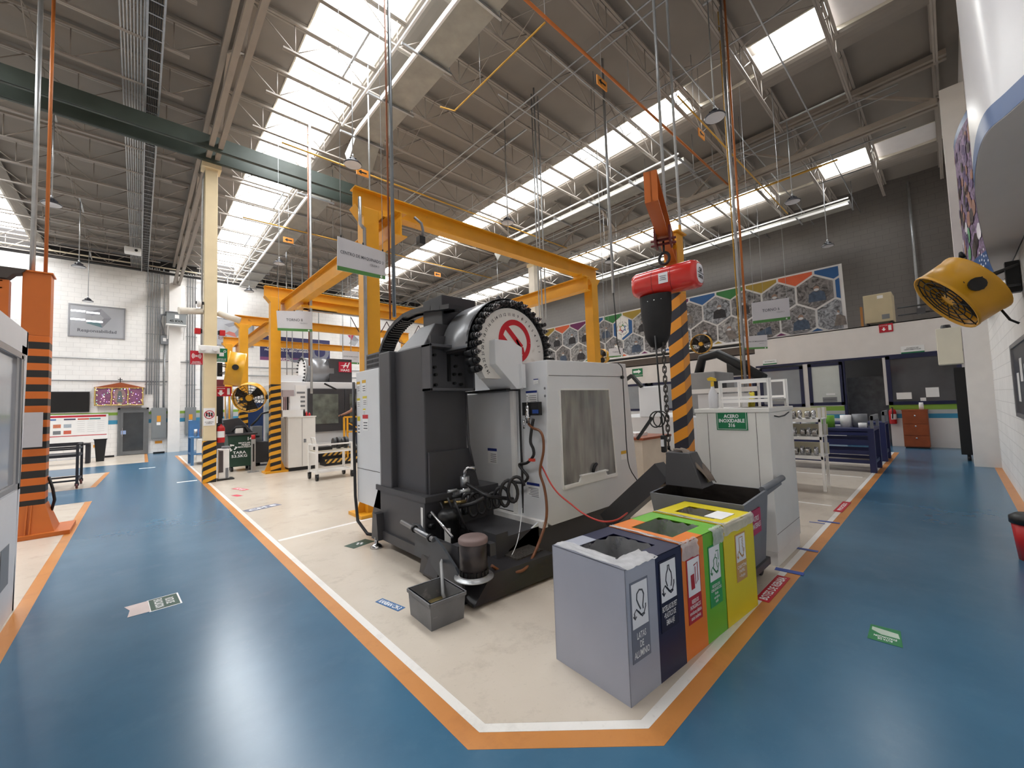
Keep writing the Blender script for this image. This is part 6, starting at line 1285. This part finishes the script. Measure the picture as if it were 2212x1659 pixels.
extinguisher((16.88,1.30,.68), .55, 'red fire extinguisher hung beside the brown drawer cabinet')
NAV = mat('navy_steel',(30,38,84),.42,var=.08)
def table(x0,x1,y0,y1,h_,lab):
    t = thing('steel_table', lab, 'table', ((x0+x1)/2,(y0+y1)/2,0)); MB().box((x0,y0,h_-.05),(x1,y1,h_)).build('top', NAV, t)
    for x in (x0+.05,x1-.05):
        for y in (y0+.05,y1-.05): MB().box((x-.05,y-.05,.003),(x+.05,y+.05,h_-.05)).build('leg', NAV, t)
    for z in (.18,.36,.60):
        MB().box((x0+.02,y0+.08,z),(x0+.07,y1-.08,z+.07)).build('stretcher', NAV, t); MB().box((x1-.07,y0+.08,z),(x1-.02,y1-.08,z+.07)).build('stretcher', NAV, t)
    MB().box((x0+.08,y0+.02,.18),(x1-.08,y0+.07,.25)).build('stretcher', NAV, t)
    MB().beam((x0,y0+.02,h_+.22),(x1,y0+.02,h_+.22),.04,.10).build('end_rail', GREYM, t); MB().box((x0,y0,h_),(x0+.05,y0+.05,h_+.26)).box((x1-.05,y0,h_),(x1,y0+.05,h_+.26)).build('end_post', GREYM, t); return t
table(11.0,11.95,1.15,3.2,.90,'navy blue steel table with heavy rails beside the orange line'); table(13.0,13.8,1.15,3.0,.92,'second navy blue steel table farther along the orange line')
for k, (x,y,r_,h_,c_) in enumerate(((11.5,2.75,.16,.10,0),(11.55,2.35,.14,.14,0),(11.4,1.95,.12,.26,2),(11.5,1.65,.10,.26,3),(11.55,1.42,.13,.28,1),(11.3,1.35,.07,.10,3),(11.25,2.55,.10,.12,0))):
    tag(MB().cyl((x,y,.901),(x,y,.901+h_),r_,20).build('turned_part', (STEEL,GREYM,mat('bucket_green',(110,168,52),.5),PAPER)[c_]), ('wide flat steel ring','steel ring stack','bright green bucket','white cylinder','grey cylinder drum','small pale cap','small steel ring')[k]+' on the navy blue steel table', 'part')
t = thing('display_rack','white three tier rack holding rows of polished steel rings','rack',(8.76,2.1,0))
for x,y in ((8.48,1.56),(9.04,1.60),(8.48,2.85),(9.04,2.85)): MB().box((x-.02,y-.02,.003),(x+.02,y+.02,1.40)).build('post', WHITE, t)
for z in (.57,.90,1.20):
    MB().box((8.46,1.55,z-.04),(8.50,2.87,z+.01)).build('shelf_lip', WHITE, t); MB().box((8.48,1.56,z),(9.05,2.86,z+.012)).build('shelf', WHITE, t); MB().box((9.03,1.56,z),(9.05,2.86,z+.2)).build('shelf_back', mat('rack_cream',(214,206,180),.5), t)
ring = MB(); ring.lathe([(.05,-.022),(.075,-.022),(.075,.022),(.05,.022),(.05,-.022)],(0,0,0),1,20); RM = ring.mesh('steel_ring', CHROME); ring = MB(); ring.lathe([(.04,-.035),(.062,-.035),(.068,-.02),(.068,.02),(.062,.035),(.04,.035),(.04,-.035)],(0,0,0),1,20); RM2 = ring.mesh('steel_ring', mat('ring_steel',(168,166,164),.22,metal=.95,var=.1))
for zi, z in enumerate((.582,.912,1.212)):
    y = 1.66; k = 0
    while y < 2.78:
        o = share((RM,RM2)[(k*3+zi) % 2],'steel_ring',(8.58+.02*(k % 3),y,z+(.075,.068)[(k*3+zi) % 2]))
        tag(o, 'polished steel ring on the %s tier of the white rack' % ('bottom','middle','top')[zi], 'ring', 'steel rings on the %s tier' % ('bottom','middle','top')[zi]); y += .088+.03*((k*7+zi) % 3 == 0); k += 1
# grey lathe behind the white cabinet
t = thing('turning_machine','pale grey turning machine with raised head and white rail behind the white cabinet','machine',(9,4.5,0))
MB().box((7.6,3.2,.003),(10.2,5.6,1.30)).build('bed', GREYW, t, bevel=.02); MB().box((8.2,3.1,1.30),(9.2,3.9,2.15)).build('head', mat('lathe_grey',(150,150,150),.45), t, bevel=.02); MB().box((7.55,2.2,1.72),(7.65,3.6,1.80)).build('rail', WHITE, t)
MB().tube([(8.4,3.5,2.1),(8.4,3.4,2.45),(8.4,3.1,2.5),(8.4,2.8,2.3),(8.3,2.3,1.95)],.09,10).build('cable_hose', BLACK, t); MB().box((8.0,2.9,1.72),(8.2,3.1,1.95)).build('chuck_guard', BLACK, t); MB().box((7.6,2.3,1.25),(7.7,3.2,1.70)).build('side_panel', GREYW, t)
t = thing('control_pendant','grey machine control pendant on a black swing arm beside the hoist chain','pendant',(6.0,3.5,0)); c = on(1408,888,0,6.0)
MB().box((6.0,c.y-.22,1.35),(6.12,c.y+.22,1.85)).build('screen_case', GREYW, t, bevel=.02); MB().beam((6.0,c.y+.15,1.85),(6.05,c.y+.35,2.05),.05,.05).build('arm', BLACK, t); MB().beam((6.05,c.y+.35,2.05),(6.1,c.y+.75,1.85),.05,.05).build('arm', BLACK, t); MB().cyl((6.1,c.y+.6,.003),(6.1,c.y+.6,1.9),.05,10).build('post', GREYM, t); MB().beam((6.0,c.y+.0,1.35),(6.0,c.y+.28,1.0),.04,.04).build('lamp_arm', BLACK, t)
t = thing('work_desk','pale workbench with brown edged top between the hoist chain and the striped post','desk',(6.6,4.4,0)); MB().box((6.2,3.55,.96),(7.2,4.6,1.0)).build('top', WOOD, t); MB().box((6.25,3.6,.003),(7.15,4.55,.96)).build('carcass', mat('cream_panel',(226,212,194),.5), t)
ibox('document_tray',(6.4,3.8,1.001),(6.8,4.2,1.06),PAPER,'white paper tray on the brown edged workbench','tray')
# ---------------------------------------------------------------- near right wall
t = thing('curved_sign','large white convex wall sign with blue foot and grey underside above the aisle','sign',(5,-.4,2.9))
pl2 = [(2.9,-.56),(3.2,-.42),(3.46,-.30),(3.64,-.225),(4.04,-.199),(4.70,-.209),(5.85,-.274),(7.45,-.395),(8.3,-.485),(8.75,-.56)]
def smooth2(P, n=5):
    Q = []
    for i in range(len(P)-1):
        p0, p1, p2, p3 = (Vec((*P[j],0)) for j in (max(i-1,0), i, i+1, min(i+2,len(P)-1)))
        for k in range(n): s_ = k/n; v = .5*((2*p1)+(p2-p0)*s_+(2*p0-5*p1+4*p2-p3)*s_*s_+(3*p1-p0-3*p2+p3)*s_**3); Q.append((v.x,v.y))
    return Q+[P[-1]]
pl2 = smooth2(pl2)
def curt(P, z0, z1, off, mt, name):
    b = MB(); n_ = len(P); b.add([(x,y+off,z0) for x,y in P]+[(x,y+off,z1) for x,y in P],[(i,i+1,n_+i+1,n_+i) for i in range(n_-1)],True); return b.build(name, mt, t)
curt(pl2,3.22,6.6,0,mat('sign_gloss',(226,225,228),.3,var=.02),'white_face'); curt(pl2,3.1,3.22,.002,mat('sign_blue',(70,100,150),.35,var=.05),'blue_foot'); MB().prism(pl2,2,3.095,3.11).build('underside', mat('sign_under',(182,178,176),.5,var=.02), t)
for z in (4.75,5.05): curt(pl2[20:36],z,z+.035,.004,LETG,'text_line')
t = thing('crowd_banner','curved photo banner of a cheering crowd with blue foot on the near white wall','banner',(11,-.4,3.1))
pb_ = [(9.2+3.7*i/14,-.558+.27*math.sin(math.pi*i/14)) for i in range(15)]
CRW = mat('crowd_print',(118,96,124),.6,var=.8,scale=9); CRW.node_tree.nodes['Noise Texture'].inputs['Distortion'].default_value = 1.5
curt(pb_,3.75,6.0,0,CRW,'photo_field'); curt(pb_,3.1,3.75,.001,mat('sign_blue2',(46,82,132),.4,var=.08),'blue_foot'); curt(pb_,6.0,6.12,.001,mat('sign_blue2',(46,82,132)),'blue_edge')
rn = random.Random(5); heads = [mat('crowd_%d' % i,c_,.6,var=.2) for i, c_ in enumerate(((150,108,92),(96,150,110),(214,208,214),(92,70,110),(60,46,44)))]
for k in range(90):
    i = rn.randrange(1,8); a, c = pb_[i], pb_[i+1]; f_ = rn.random(); z = 3.85+2.0*rn.random(); x = a[0]+(c[0]-a[0])*f_; y = a[1]+(c[1]-a[1])*f_; s_ = .11 if z < 4.6 else .07
    d_ = Vec((c[0]-a[0],c[1]-a[1],0)).normalized(); poly([(s_*math.cos(q)*1.0,s_*1.3*math.sin(q)) for q in [j*.9 for j in range(7)]],heads[rn.randrange(5) if z < 4.6 else rn.choice((0,3,4))],(x,y+.004,z),-d_,RZ,t,'printed_figure',.004)
i = 3; d_ = Vec((pb_[5][0]-pb_[2][0],pb_[5][1]-pb_[2][1],0)).normalized(); cpt = Vec((pb_[3][0],pb_[3][1]+.006,3.48)); text('john crane', LETW, cpt, -d_, RZ, w=.9, parent=t, bold=.01, proud=.02)
for k in range(18):
    a = k*2.4; r_ = .05+.012*k; poly([(.02*math.cos(q),.02*math.sin(q)) for q in [j for j in range(6)]],LETW,cpt+RZ*.10-d_*.45,-d_,RZ,t,'emblem_dot',.02).location += Vec((0,0,0))+RZ*(r_*math.sin(a))+d_*(-r_*math.cos(a)*1.2)
t = thing('wall_speaker','slim black speaker on the near white wall under the curved sign','speaker',(8.9,-.5,3.6)); MB().box((8.8,-.565,3.85),(9.1,-.49,4.35)).build('case', BLACK, t, bevel=.02)
tag(MB().box((7.9,-.567,3.2),(8.05,-.55,3.75)).build('gauge_board', WOOD), 'narrow wooden gauge board on the near white wall beside the fan mount', 'board')
t = thing('framed_board','grey framed display board with pinned sheets on the near white wall','board',(6.4,-.56,1.3)); MB().box((5.2,-.568,1.30),(8.3,-.545,2.12)).build('backing', mat('board_dark',(60,66,78),.3,var=.2), t)
for (x0,x1,z0,z1) in ((5.2,8.3,1.25,1.30),(5.2,8.3,2.12,2.17),(8.3,8.42,1.25,2.17)): MB().box((x0,-.57+.003,z0),(x1,-.53,z1)).build('frame', AL, t)
for k in range(7): MB().box((5.4+.4*k,-.545,1.45+.12*(k % 3)),(5.62+.4*k,-.542,1.80+.08*(k % 3))).build('sheet', PAPER, t)
for i, (z0,z1) in enumerate(((1.92,2.12),(1.70,1.92),(1.50,1.70))): MB().box((8.45,-.569,z0),(8.95,-.566,z1)).build('painted_band', MATS['band_%d' % i], t)
t = thing('floor_bucket','red pail with black rim standing against the near white wall','bucket',(6.15,-.40,0)); MB().lathe([(.001,.003),(.10,.003),(.13,.36),(.12,.36),(.09,.02),(.001,.02)],(6.15,-.415,0),2,20).build('body', RED, t); MB().lathe([(.128,.34),(.14,.34),(.14,.40),(.10,.43),(.001,.43)],(6.15,-.415,0),2,20).build('lid', BLACK, t)
# ================================================================ hanging signs
def hang_sign(c4, title, lab, sub=None):
    """c4: TL, TR, BR, BL world points"""
    TL, TR, BR, BL = c4; ctr = (TL+TR+BR+BL)/4; t = thing('hanging_sign', lab, 'sign', ctr); rt = ((TR-TL)+(BR-BL)).normalized(); up = ((TL-BL)+(TR-BR)).normalized(); n_ = rt.cross(up).normalized(); w_ = (TR-TL).length; h_ = (TL-BL).length
    b = MB(); b.add([p+n_*.004 for p in (BL,BR,TR,TL)]+[p-n_*.004 for p in (BL,BR,TR,TL)],[(0,1,2,3),(7,6,5,4),(0,4,5,1),(1,5,6,2),(2,6,7,3),(3,7,4,0)]); b.build('panel', mat('sign_panel',(214,211,214),.5,var=.02), t)
    b = MB(); q0, q1 = BL+(TL-BL)*.13, BR+(TR-BR)*.13; b.add([p+n_*.0055 for p in (BL,BR,q1,q0)],[(0,1,2,3)]); b.build('green_strip', mat('strip_green',(84,140,72),.5,var=.03), t)
    text(title, LETG, ctr+up*h_*.06, rt, up, w=w_*(.9 if len(title) > 9 else .46), parent=t, proud=.006, bold=.008)
    text(sub or 'CELDA 3', GREYM, ctr+up*h_*-.10+rt*w_*.25, rt, up, w=w_*.2, parent=t, proud=.006)
    poly([(.022*math.cos(a),.022*math.sin(a)) for a in [k*1.05 for k in range(6)]],LETW,BR+(TR-BR)*.065-rt*w_*.1,rt,up,t,'emblem',.008)
    for k in (.06,.5,.94): p = TL+(TR-TL)*k; MB().cbox(p+up*.012,(.014,.014,.03)).build('clip', BLACK, t)
    for k in (.06,.94): p = TL+(TR-TL)*k; MB().cyl(p,p+RZ*(9.33-p.z),.004,6).build('hanger_wire', STEEL, t)
    return t
hang_sign([P3(729,510,5.2),P3(832,545,5.95),P3(832,604,5.95),P3(728,583,5.2)],'CENTRO DE MAQUINADO 3','white CENTRO DE MAQUINADO 3 sign hanging before the yellow gantry post')
hang_sign([P3(597,671,10),P3(674,673,10),P3(675,717,10),P3(600,714,10)],'TORNO 8','white TORNO 8 sign hanging beside the striped gantry leg')
hang_sign([P3(1623.5,654.7,9.6),P3(1704,642.5,9.6),P3(1707,690,9.6),P3(1626,699.5,9.6)],'TORNO 6','white TORNO 6 sign hanging in front of the hexagon banner')
hang_sign([P3(1607,727,13),P3(1657,723,13),P3(1658,753,13),P3(1607,755,13)],'CENTRO DE MAQUINADO 4','small white CENTRO DE MAQUINADO 4 sign hanging below the TORNO 6 sign')
hang_sign([P3(1315,753,13),P3(1345,751,13),P3(1346,770,13),P3(1315,772,13)],'TORNO','small white TORNO sign hanging before the smiths lettering')
hang_sign([P3(740,757,16),P3(776,760,16),P3(776,787,16),P3(740,785,16)],'CENTRO DE MAQUINADO','far white CENTRO DE MAQUINADO sign hanging before the Pasion poster')
# ================================================================ high bay lamps
def lamp_proto():
    t = thing('high_bay_lamp','x','lamp',(0,0,6.5),group='high bay lamps')
    MB().lathe([(.165,0),(.172,.02),(.14,.05),(.07,.07),(.065,.13),(.03,.16),(.001,.16)],(0,0,0),2,24).build('housing', mat('lamp_black',(46,46,52),.45), t, local=True)
    MB().lathe([(.001,.004),(.15,.004),(.16,.002)],(0,0,0),2,24).build('lens', mat('lamp_lens',(206,206,210),.2,var=.04), t, local=True)
    MB().cyl((0,0,.15),(0,0,.22),.02,8).build('hook', STEEL, t, local=True); MB().cyl((0,0,.2),(0,0,2.16),.012,8).build('drop_rod', STEEL, t, local=True)
    b = MB()
    for k in range(10): a = k*.628; b.beam((.04*math.cos(a),.04*math.sin(a),.09),(.10*math.cos(a),.10*math.sin(a),.085),.006,.05)
    b.build('cooling_fins', mat('lamp_black',(46,46,52)), t, local=True); return t
LP = lamp_proto(); CH[LP.name] = kids(LP); first = True
for x, y, lab in ((3.08,7.79,'round black high bay lamp hanging beside the yellow gantry head'),(7.2,7.77,'round black high bay lamp hanging over the yellow runway beam'),(7.34,2.51,'round black high bay lamp hanging near the orange jib arm'),(12.08,2.44,'round black high bay lamp hanging before the office roof'),(16.6,2.49,'round black high bay lamp hanging over the beige air conditioner'),(3.32,14.59,'round black high bay lamp hanging behind the beige column'),(3.17,18.6,'round black high bay lamp hanging before the Enfoque window'),(3.26,24.6,'round black high bay lamp hanging close to the Enfoque window'),(7.08,18.67,'round black high bay lamp hanging behind the festoon cable'),(-1.5,13.5,'round black high bay lamp hanging over the left cross aisle'),(-1.45,18.56,'round black high bay lamp hanging above the far cross aisle'),(-1.58,23.8,'round black high bay lamp hanging just above the Responsabilidad window'),(12.0,7.8,'round black high bay lamp hanging beyond the runway beam'),(12.05,13.8,'round black high bay lamp hanging behind the pale column'),(16.7,12.3,'round black high bay lamp hanging above the hexagon banner')):
    if first: LP.location = (x,y,6.5); LP['label'] = lab; first = False
    else: clone(LP, (x,y,6.5), label=lab)
    lp_ = bpy.data.objects[-1] if 0 else ([o for o in bpy.data.objects if o.get('label') == lab][0]); ya = max([q for q in YJ if q <= y]); yb_ = min([q for q in YJ if q > y]+[Y1+.2])
    MB().box((x-.02,ya-.03,8.635),(x+.02,yb_+.03,8.665)).build('cross_bar', STEEL, lp_)
# ================================================================ ducts, trays, pipes under the roof
DUCT = mat('duct_zinc',(158,156,148),.4,metal=.35,var=.15,scale=3)
def duct(x, y0, y1, z, lab, w_=.6, h_=.16, elbow=True):
    t = thing('air_duct', lab, 'duct', (x+w_/2,(y0+y1)/2,z)); n_ = max(2,int((y1-y0)/1.4)); st = (y1-y0)/n_
    for k in range(n_): MB().box((x,y0+k*st+.01,z),(x+w_,y0+(k+1)*st-.01,z+h_)).build('duct_section', DUCT, t)
    MB().box((x-.04,y0,z-.02),(x,y1,z+.06)).build('lit_edge_flange', WHITE, t); MB().box((x-.34,y0,z+.08),(x-.30,y1,z+.12)).build('lit_rail', WHITE, t)  # white colour on flange and rail paints in skylight catching the duct edge
    for k in range(n_+1):
        MB().box((x-.36,y0+k*st-.02,z-.06),(x+w_+.1,y0+k*st+.02,z-.02)).build('trapeze', STEEL, t); MB().cyl((x+w_+.06,y0+k*st,z-.04),(x+w_+.06,y0+k*st,9.2),.008,6).build('hanger', STEEL, t)
    if elbow: MB().hexa([(x,y1,z),(x+w_,y1,z),(x+w_,y1+.5,z-.45),(x,y1+.5,z-.45)],[(x,y1,z+h_),(x+w_,y1,z+h_),(x+w_,y1+.7,z-.1),(x,y1+.7,z-.1)]).build('elbow', DUCT, t)
    return t
duct(3.72,.3,9.2,8.15,'long zinc air duct along the near skylight with drooping end'); duct(3.72,12.7,24,8.15,'long zinc air duct along the skylight beyond the green channel',elbow=False)
duct(10.95,4.6,12.0,8.15,'zinc air duct along the middle skylight',.55,.14); duct(18.0,2.0,14,8.2,'zinc air duct along the far skylight',.5,.14,False)
t = thing('cable_ladder','galvanised cable ladder running under the roof toward the white wall','cable tray',(.15,15,8.5))
for x in (.03,.25): MB().box((x-.015,-.3,8.45),(x+.015,25.2,8.55)).build('side_rail', STEEL, t)
rg = MB(); rg.box((-.11,-.012,0),(.11,.012,.02)); RG = rg.mesh('rung', STEEL)
for k in range(84): share(RG,'rung',(.14,-.2+.3*k,8.47),t)
for k in range(6): MB().cyl((.06+.03*k,-.3,8.49),(.06+.03*k,25.1,8.49),.012,6).build('cable', BLACK, t)
for k in range(8): tag(MB().cyl((-.32+.045*k,-.3,8.62),(-.32+.045*k,25.2,8.62),.016,6).build('roof_conduit', STEEL), 'galvanised conduit in the bundle beside the cable ladder', 'conduit', 'conduit bundle beside the cable ladder')
GAS = mat('gas_yellow',(204,156,60),.45,var=.06); GASO = mat('pipe_orange',(190,108,46),.45)
def gpipe(pts, r_, mt, lab, hg):
    t = thing('gas_pipe', lab, 'pipe', pts[0]); MB().tube(pts, r_, 8).build('pipe', mt, t)
    for q in hg: MB().cyl((q[0],q[1],pts[0][2]-r_),(q[0],q[1],9.34),.006,6).build('hanger', STEEL, t)
gpipe([(2.0,4.2,8.05),(13.0,4.2,8.05)],.028,GASO,'orange gas pipe crossing below the near joists',((4.9,4.2),(7.5,4.2),(9.2,4.2),(11.9,4.2)))
gpipe([(4.95,4.24,8.02),(4.95,6.9,8.02),(4.65,7.0,8.02)],.016,GAS,'thin yellow gas branch turning off the orange pipe',((4.95,6.0),))
gpipe([(2.4,10.3,7.98),(12.8,10.3,7.98)],.022,GAS,'yellow gas pipe crossing above the gantry',((5.2,10.3),(8,10.3),(12,10.3))); gpipe([(2.4,15.1,7.98),(12.8,15.1,7.98)],.022,GAS,'yellow gas pipe crossing beyond the beige column',((5.2,15.1),(8,15.1),(12,15.1)))
gpipe([(13.7,1.7,7.9),(13.7,12.0,7.9)],.03,GAS,'yellow gas pipe beneath the girder by the white pillar',((13.7,3.0),(13.7,7.0),(13.7,11))); gpipe([(8.2,3.5,7.95),(16.5,3.5,7.95)],.018,GAS,'thin yellow gas pipe heading for the office roof',((9.0,3.5),(12.0,3.5),(15.5,3.5)))
for y, z in ((1.9,8.3),(3.3,8.35),(4.8,8.3),(6.2,8.3)): tag(MB().cyl((5.6,y,z),(19.5,y,z),.014,6).build('roof_conduit', STEEL), 'thin steel conduit strung below the joists toward the office', 'conduit', 'thin conduits below the joists')
for x in (6.4,6.6,8.4,12.4,12.7,14.6): tag(MB().cyl((x,.4,8.5),(x,24.5,8.5),.016,6).build('roof_conduit', STEEL), 'thin steel conduit running along the roof bays', 'conduit', 'thin conduits along the roof bays')
ARS = mat('arrow_orange',(232,150,60),.5,var=.03)
for (x,y,ax,v) in ((783,373,1,10.15),(623,519,1,15.02),(1515,290,1,3.55),(945,593,1,15.03),(1300,180,1,4.15)):
    p = on(x,y,ax,v); t = thing('pipe_marker','orange arrow plate hung on the %s' % {783:'gas pipe by the gantry head',623:'gas pipe behind the TORNO 8 sign',1515:'thin gas pipe near the middle skylight',945:'farther gas pipe over the machining centre',1300:'orange gas pipe over the jib crane'}[x],'sign',p)
    MB().box((p.x-.16,p.y-.01,p.z-.09),(p.x+.16,p.y+.01,p.z+.09)).build('plate', ARS, t); poly([(.11,.02),(-.03,.02),(-.03,.06),(-.12,0),(-.03,-.06),(-.03,-.02),(.11,-.02)],LETK,(p.x,p.y-.01,p.z),RX,RZ,t,'arrow',.003)
    MB().cyl((p.x,p.y,p.z+.09),(p.x,p.y,9.33),.004,5).build('hanger_wire', STEEL, t)
def drop(x, ybot, dist, r_, mt, lab, ztop=9.33, group=None):
    p = at(x, ybot, dist); return tag(MB().cyl(p,(p.x,p.y,ztop),r_,10).build('drop_pipe', mt), lab, 'pipe', group)
CUP = mat('pipe_copper',(150,86,50),.4,metal=.2,var=.1)
drop(852,685,5.9,.026,mat('pipe_zinc_dark',(128,132,136),.35,metal=.6,var=.1),'thick galvanised drop pipe behind the charcoal machine column'); drop(843,690,5.95,.014,CUP,'brown drop pipe beside the thick galvanised pipe')
drop(673,850,11.5,.03,STEEL,'galvanised drop pipe with clamps beside the TORNO 8 sign'); drop(668,790,11.6,.016,CUP,'brown drop pipe beside the clamped galvanised pipe')
drop(1172,690,9.5,.02,STEEL,'galvanised drop pipe behind the tool carousel'); drop(1166,690,9.7,.016,STEEL,'thinner galvanised drop pipe behind the tool carousel'); drop(1180,690,9.8,.016,STEEL,'third galvanised drop pipe behind the tool carousel')
drop(1325,633,9.0,.03,STEEL,'galvanised pipe stub ending over the hexagon banner'); tag(MB().tube([at(1325,633,9.0),at(1330,690,9.0),at(1333,740,9.0),at(1340,765,9.0)],.012,6).build('hanging_cable', BLACK),'black cable hanging from the galvanised pipe stub','cable')
drop(1310,770,9.3,.008,STEEL,'thin wire rod hanging over the TORNO sign')
drop(1612,855,8.6,.028,STEEL,'galvanised drop pipe crossing the hexagon banner'); drop(1622,855,8.6,.02,GASO,'orange drop pipe beside the galvanised pipe at the banner'); drop(1604,830,8.7,.012,GAS,'thin yellow drop pipe beside the galvanised pipe at the banner')
drop(66,700,9.1,.03,STEEL,'galvanised drop pipe behind the orange jib column',9.33); drop(98,600,9.35,.022,GASO,'orange drop pipe behind the orange jib column',9.33)
for x, d_ in ((620,19),(690,20),(632,20.5),(655,21),(600,20),(742,21),(760,20.5)): drop(x,905,d_,.02,STEEL,'galvanised drop pipe standing before the white wall behind the gantry',8.6,'drop pipes before the white wall')
drop(800,500,9.0,.015,STEEL,'thin drop pipe ending at the gantry head'); drop(1100,560,10.5,.012,STEEL,'thin rod hanging over the runway beam')
# yellow strap bundle on the cabinet pipe
b = MB(); p = at(1624,860,5.4); rn = random.Random(3)
for k in range(7): b.tube([p+Vec((rn.uniform(-.03,.03),rn.uniform(-.03,.03),.06-.05*j+rn.uniform(-.01,.01))) for j in range(7)],.011,5)
tag(b.build('strap_bundle', mat('strap_yellow',(206,190,60),.6,var=.2,scale=20)), 'knotted yellow strap bundle hanging over the white cabinet', 'strap')
# wifi unit near the left wall
t = thing('ceiling_projector','white box unit hung under the roof beside the cable ladder','device',on(287,543,1,22)); p = on(287,543,1,22); MB().box((p.x-.25,p.y-.2,p.z-.1),(p.x+.25,p.y+.2,p.z+.12)).build('case', PAPER, t, bevel=.03); MB().cyl((p.x,p.y,p.z+.1),(p.x,p.y,9.1),.02,8).build('mount', STEEL, t); MB().cyl((p.x+.1,p.y-.2,p.z),(p.x+.1,p.y-.22,p.z),.05,12).build('lens', BLACK, t)
# ================================================================ floor decals
def decal(c, d, w_, h_, mt, lab, body=None, lc=LETW, z=.0045, bw=.8, bh=None, edge=None):
    c = Vec((c[0],c[1],z)); d = Vec((d[0],d[1],0)).normalized(); u = RZ.cross(d); t = thing('floor_decal', lab, 'decal', c)
    MB().add([c+d*sx*w_/2+u*sy*h_/2+RZ*dz for dz in (-.0005,.0004) for sx, sy in ((-1,-1),(1,-1),(1,1),(-1,1))],[(0,3,2,1),(4,5,6,7),(0,1,5,4),(1,2,6,5),(2,3,7,6),(3,0,4,7)]).build('film', mt, t)
    if edge: MB().add([c+d*sx*(w_/2+.012)+u*sy*(h_/2+.012)-RZ*.0007 for sx, sy in ((-1,-1),(1,-1),(1,1),(-1,1))],[(0,1,2,3)]).build('edge_film', edge, t)
    if body: text(body, lc, c, d, u, w=w_*bw, h=bh, parent=t, proud=.0009, bold=.02)
    return t, c, d, u
DGR = mat('decal_green',(40,74,60),.5,var=.1,scale=20); DGR2 = mat('decal_green2',(36,120,72),.5,var=.1,scale=20)
t, c, d, u = decal(fl(355,1300,.001),(.05,-1),.28,.19,DGR,'worn dark green RUTA DE EVACUACION floor decal on the left blue aisle','RUTA DE\nEVACUACION',z=.0015,bw=.8,bh=.13,edge=PAPER)
MB().add([c+d*x+u*y+RZ*.0006 for x,y in ((-.14,-.10),(.14,-.10),(.13,-.24),(-.02,-.22),(-.14,-.25))],[(0,1,2,3,4)]).build('worn_film', mat('decal_pale',(206,190,186),.6,var=.1), t)
t, c, d, u = decal(fl(1912,1380,.001),(-.05,1),.14,.10,DGR2,'worn bright green RUTA DE EVACUACION floor decal on the right blue aisle','RUTA DE\nEVACUACION',z=.0015,bw=.8,bh=.06)
MB().add([c+d*x+u*y+RZ*.0006 for x,y in ((-.07,-.05),(.02,-.05),(.07,-.09),(.07,-.14),(-.06,-.12))],[(0,1,2,3,4)]).build('worn_film', mat('decal_pale2',(186,200,186),.6,var=.1), t); MB().add([c+d*x+u*y+RZ*.0003 for x,y in ((-.085,.06),(.085,.06),(.08,-.17),(-.07,-.18))],[(0,3,2,1)]).build('green_backing', DGR2, t)
a, b_ = fl(808,1292), fl(872,1318); decal((a+b_)/2-Vec((.0,.03,0)),(b_-a),.30,.075,mat('decal_blue',(52,100,150),.5,var=.05),'blue KANBAN CM-3 floor decal beside the machining centre','KANBAN CM-3',bw=.86,bh=.05)
p = fl(1660,1262); decal((3.95,1.13),(1,.0),.62,.10,SIGNR,'red BOTES DE REBABA floor decal beside the orange line','BOTES DE REBABA',bw=.9,bh=.06)
p = fl(1820,1095); decal((p.x,p.y),(1,.0),.75,.10,SIGNR,'red floor decal near the white ring rack','PROCESO',bw=.7,bh=.05)
p = fl(519,1057); decal((p.x,p.y),(.3,-1),.5,.13,mat('decal_pink',(196,52,76),.5),'larger red floor decal beside the beige column','SCRAP',bw=.7,bh=.07); p = fl(512,1071); decal((p.x,p.y),(.3,-1),.26,.11,mat('decal_pink',(196,52,76)),'smaller red floor decal beside the beige column')
p = fl(567,1097); decal((p.x,p.y),(1,.3),.55,.22,mat('decal_slate',(108,112,132),.5,var=.2,scale=30),'grey stencilled floor decal near the orange line','CM 8',bw=.8,bh=.12)
p = fl(777,1175); t, c, d, u = decal((p.x,p.y),(1,.25),.30,.19,DGR,'dark green cross floor decal beside the machine base')
for P in (rect(.09,.03),rect(.03,.09)): poly(P,LETW,c,d,u,t,'cross',.001)
for q_, w_, h_, lb_ in (((1790,1128),.22,.06,'blue floor tape strip beside the red decal near the ring rack'),((1705,1235),.22,.08,'blue floor tape patch at the near foot of the white cabinet'),((1742,1188),.2,.06,'blue floor tape patch at the far foot of the white cabinet'),((1765,1130),.16,.03,'thin dark blue tape strip between white cabinet and ring rack')): p = fl(*q_); decal((p.x,p.y),(.1,-1),w_,h_,mat('tape_blue',(52,76,150),.5),lb_)
for x, y, lb_ in ((404,1040,'worn white lettering patch on the blue aisle beside the beige column'),(318,1011,'worn white lettering patch on the blue aisle before the glazed door')): p = fl(x,y); decal((p.x,p.y),(1,0),.4,.12,PAPER,lb_,z=.0015)
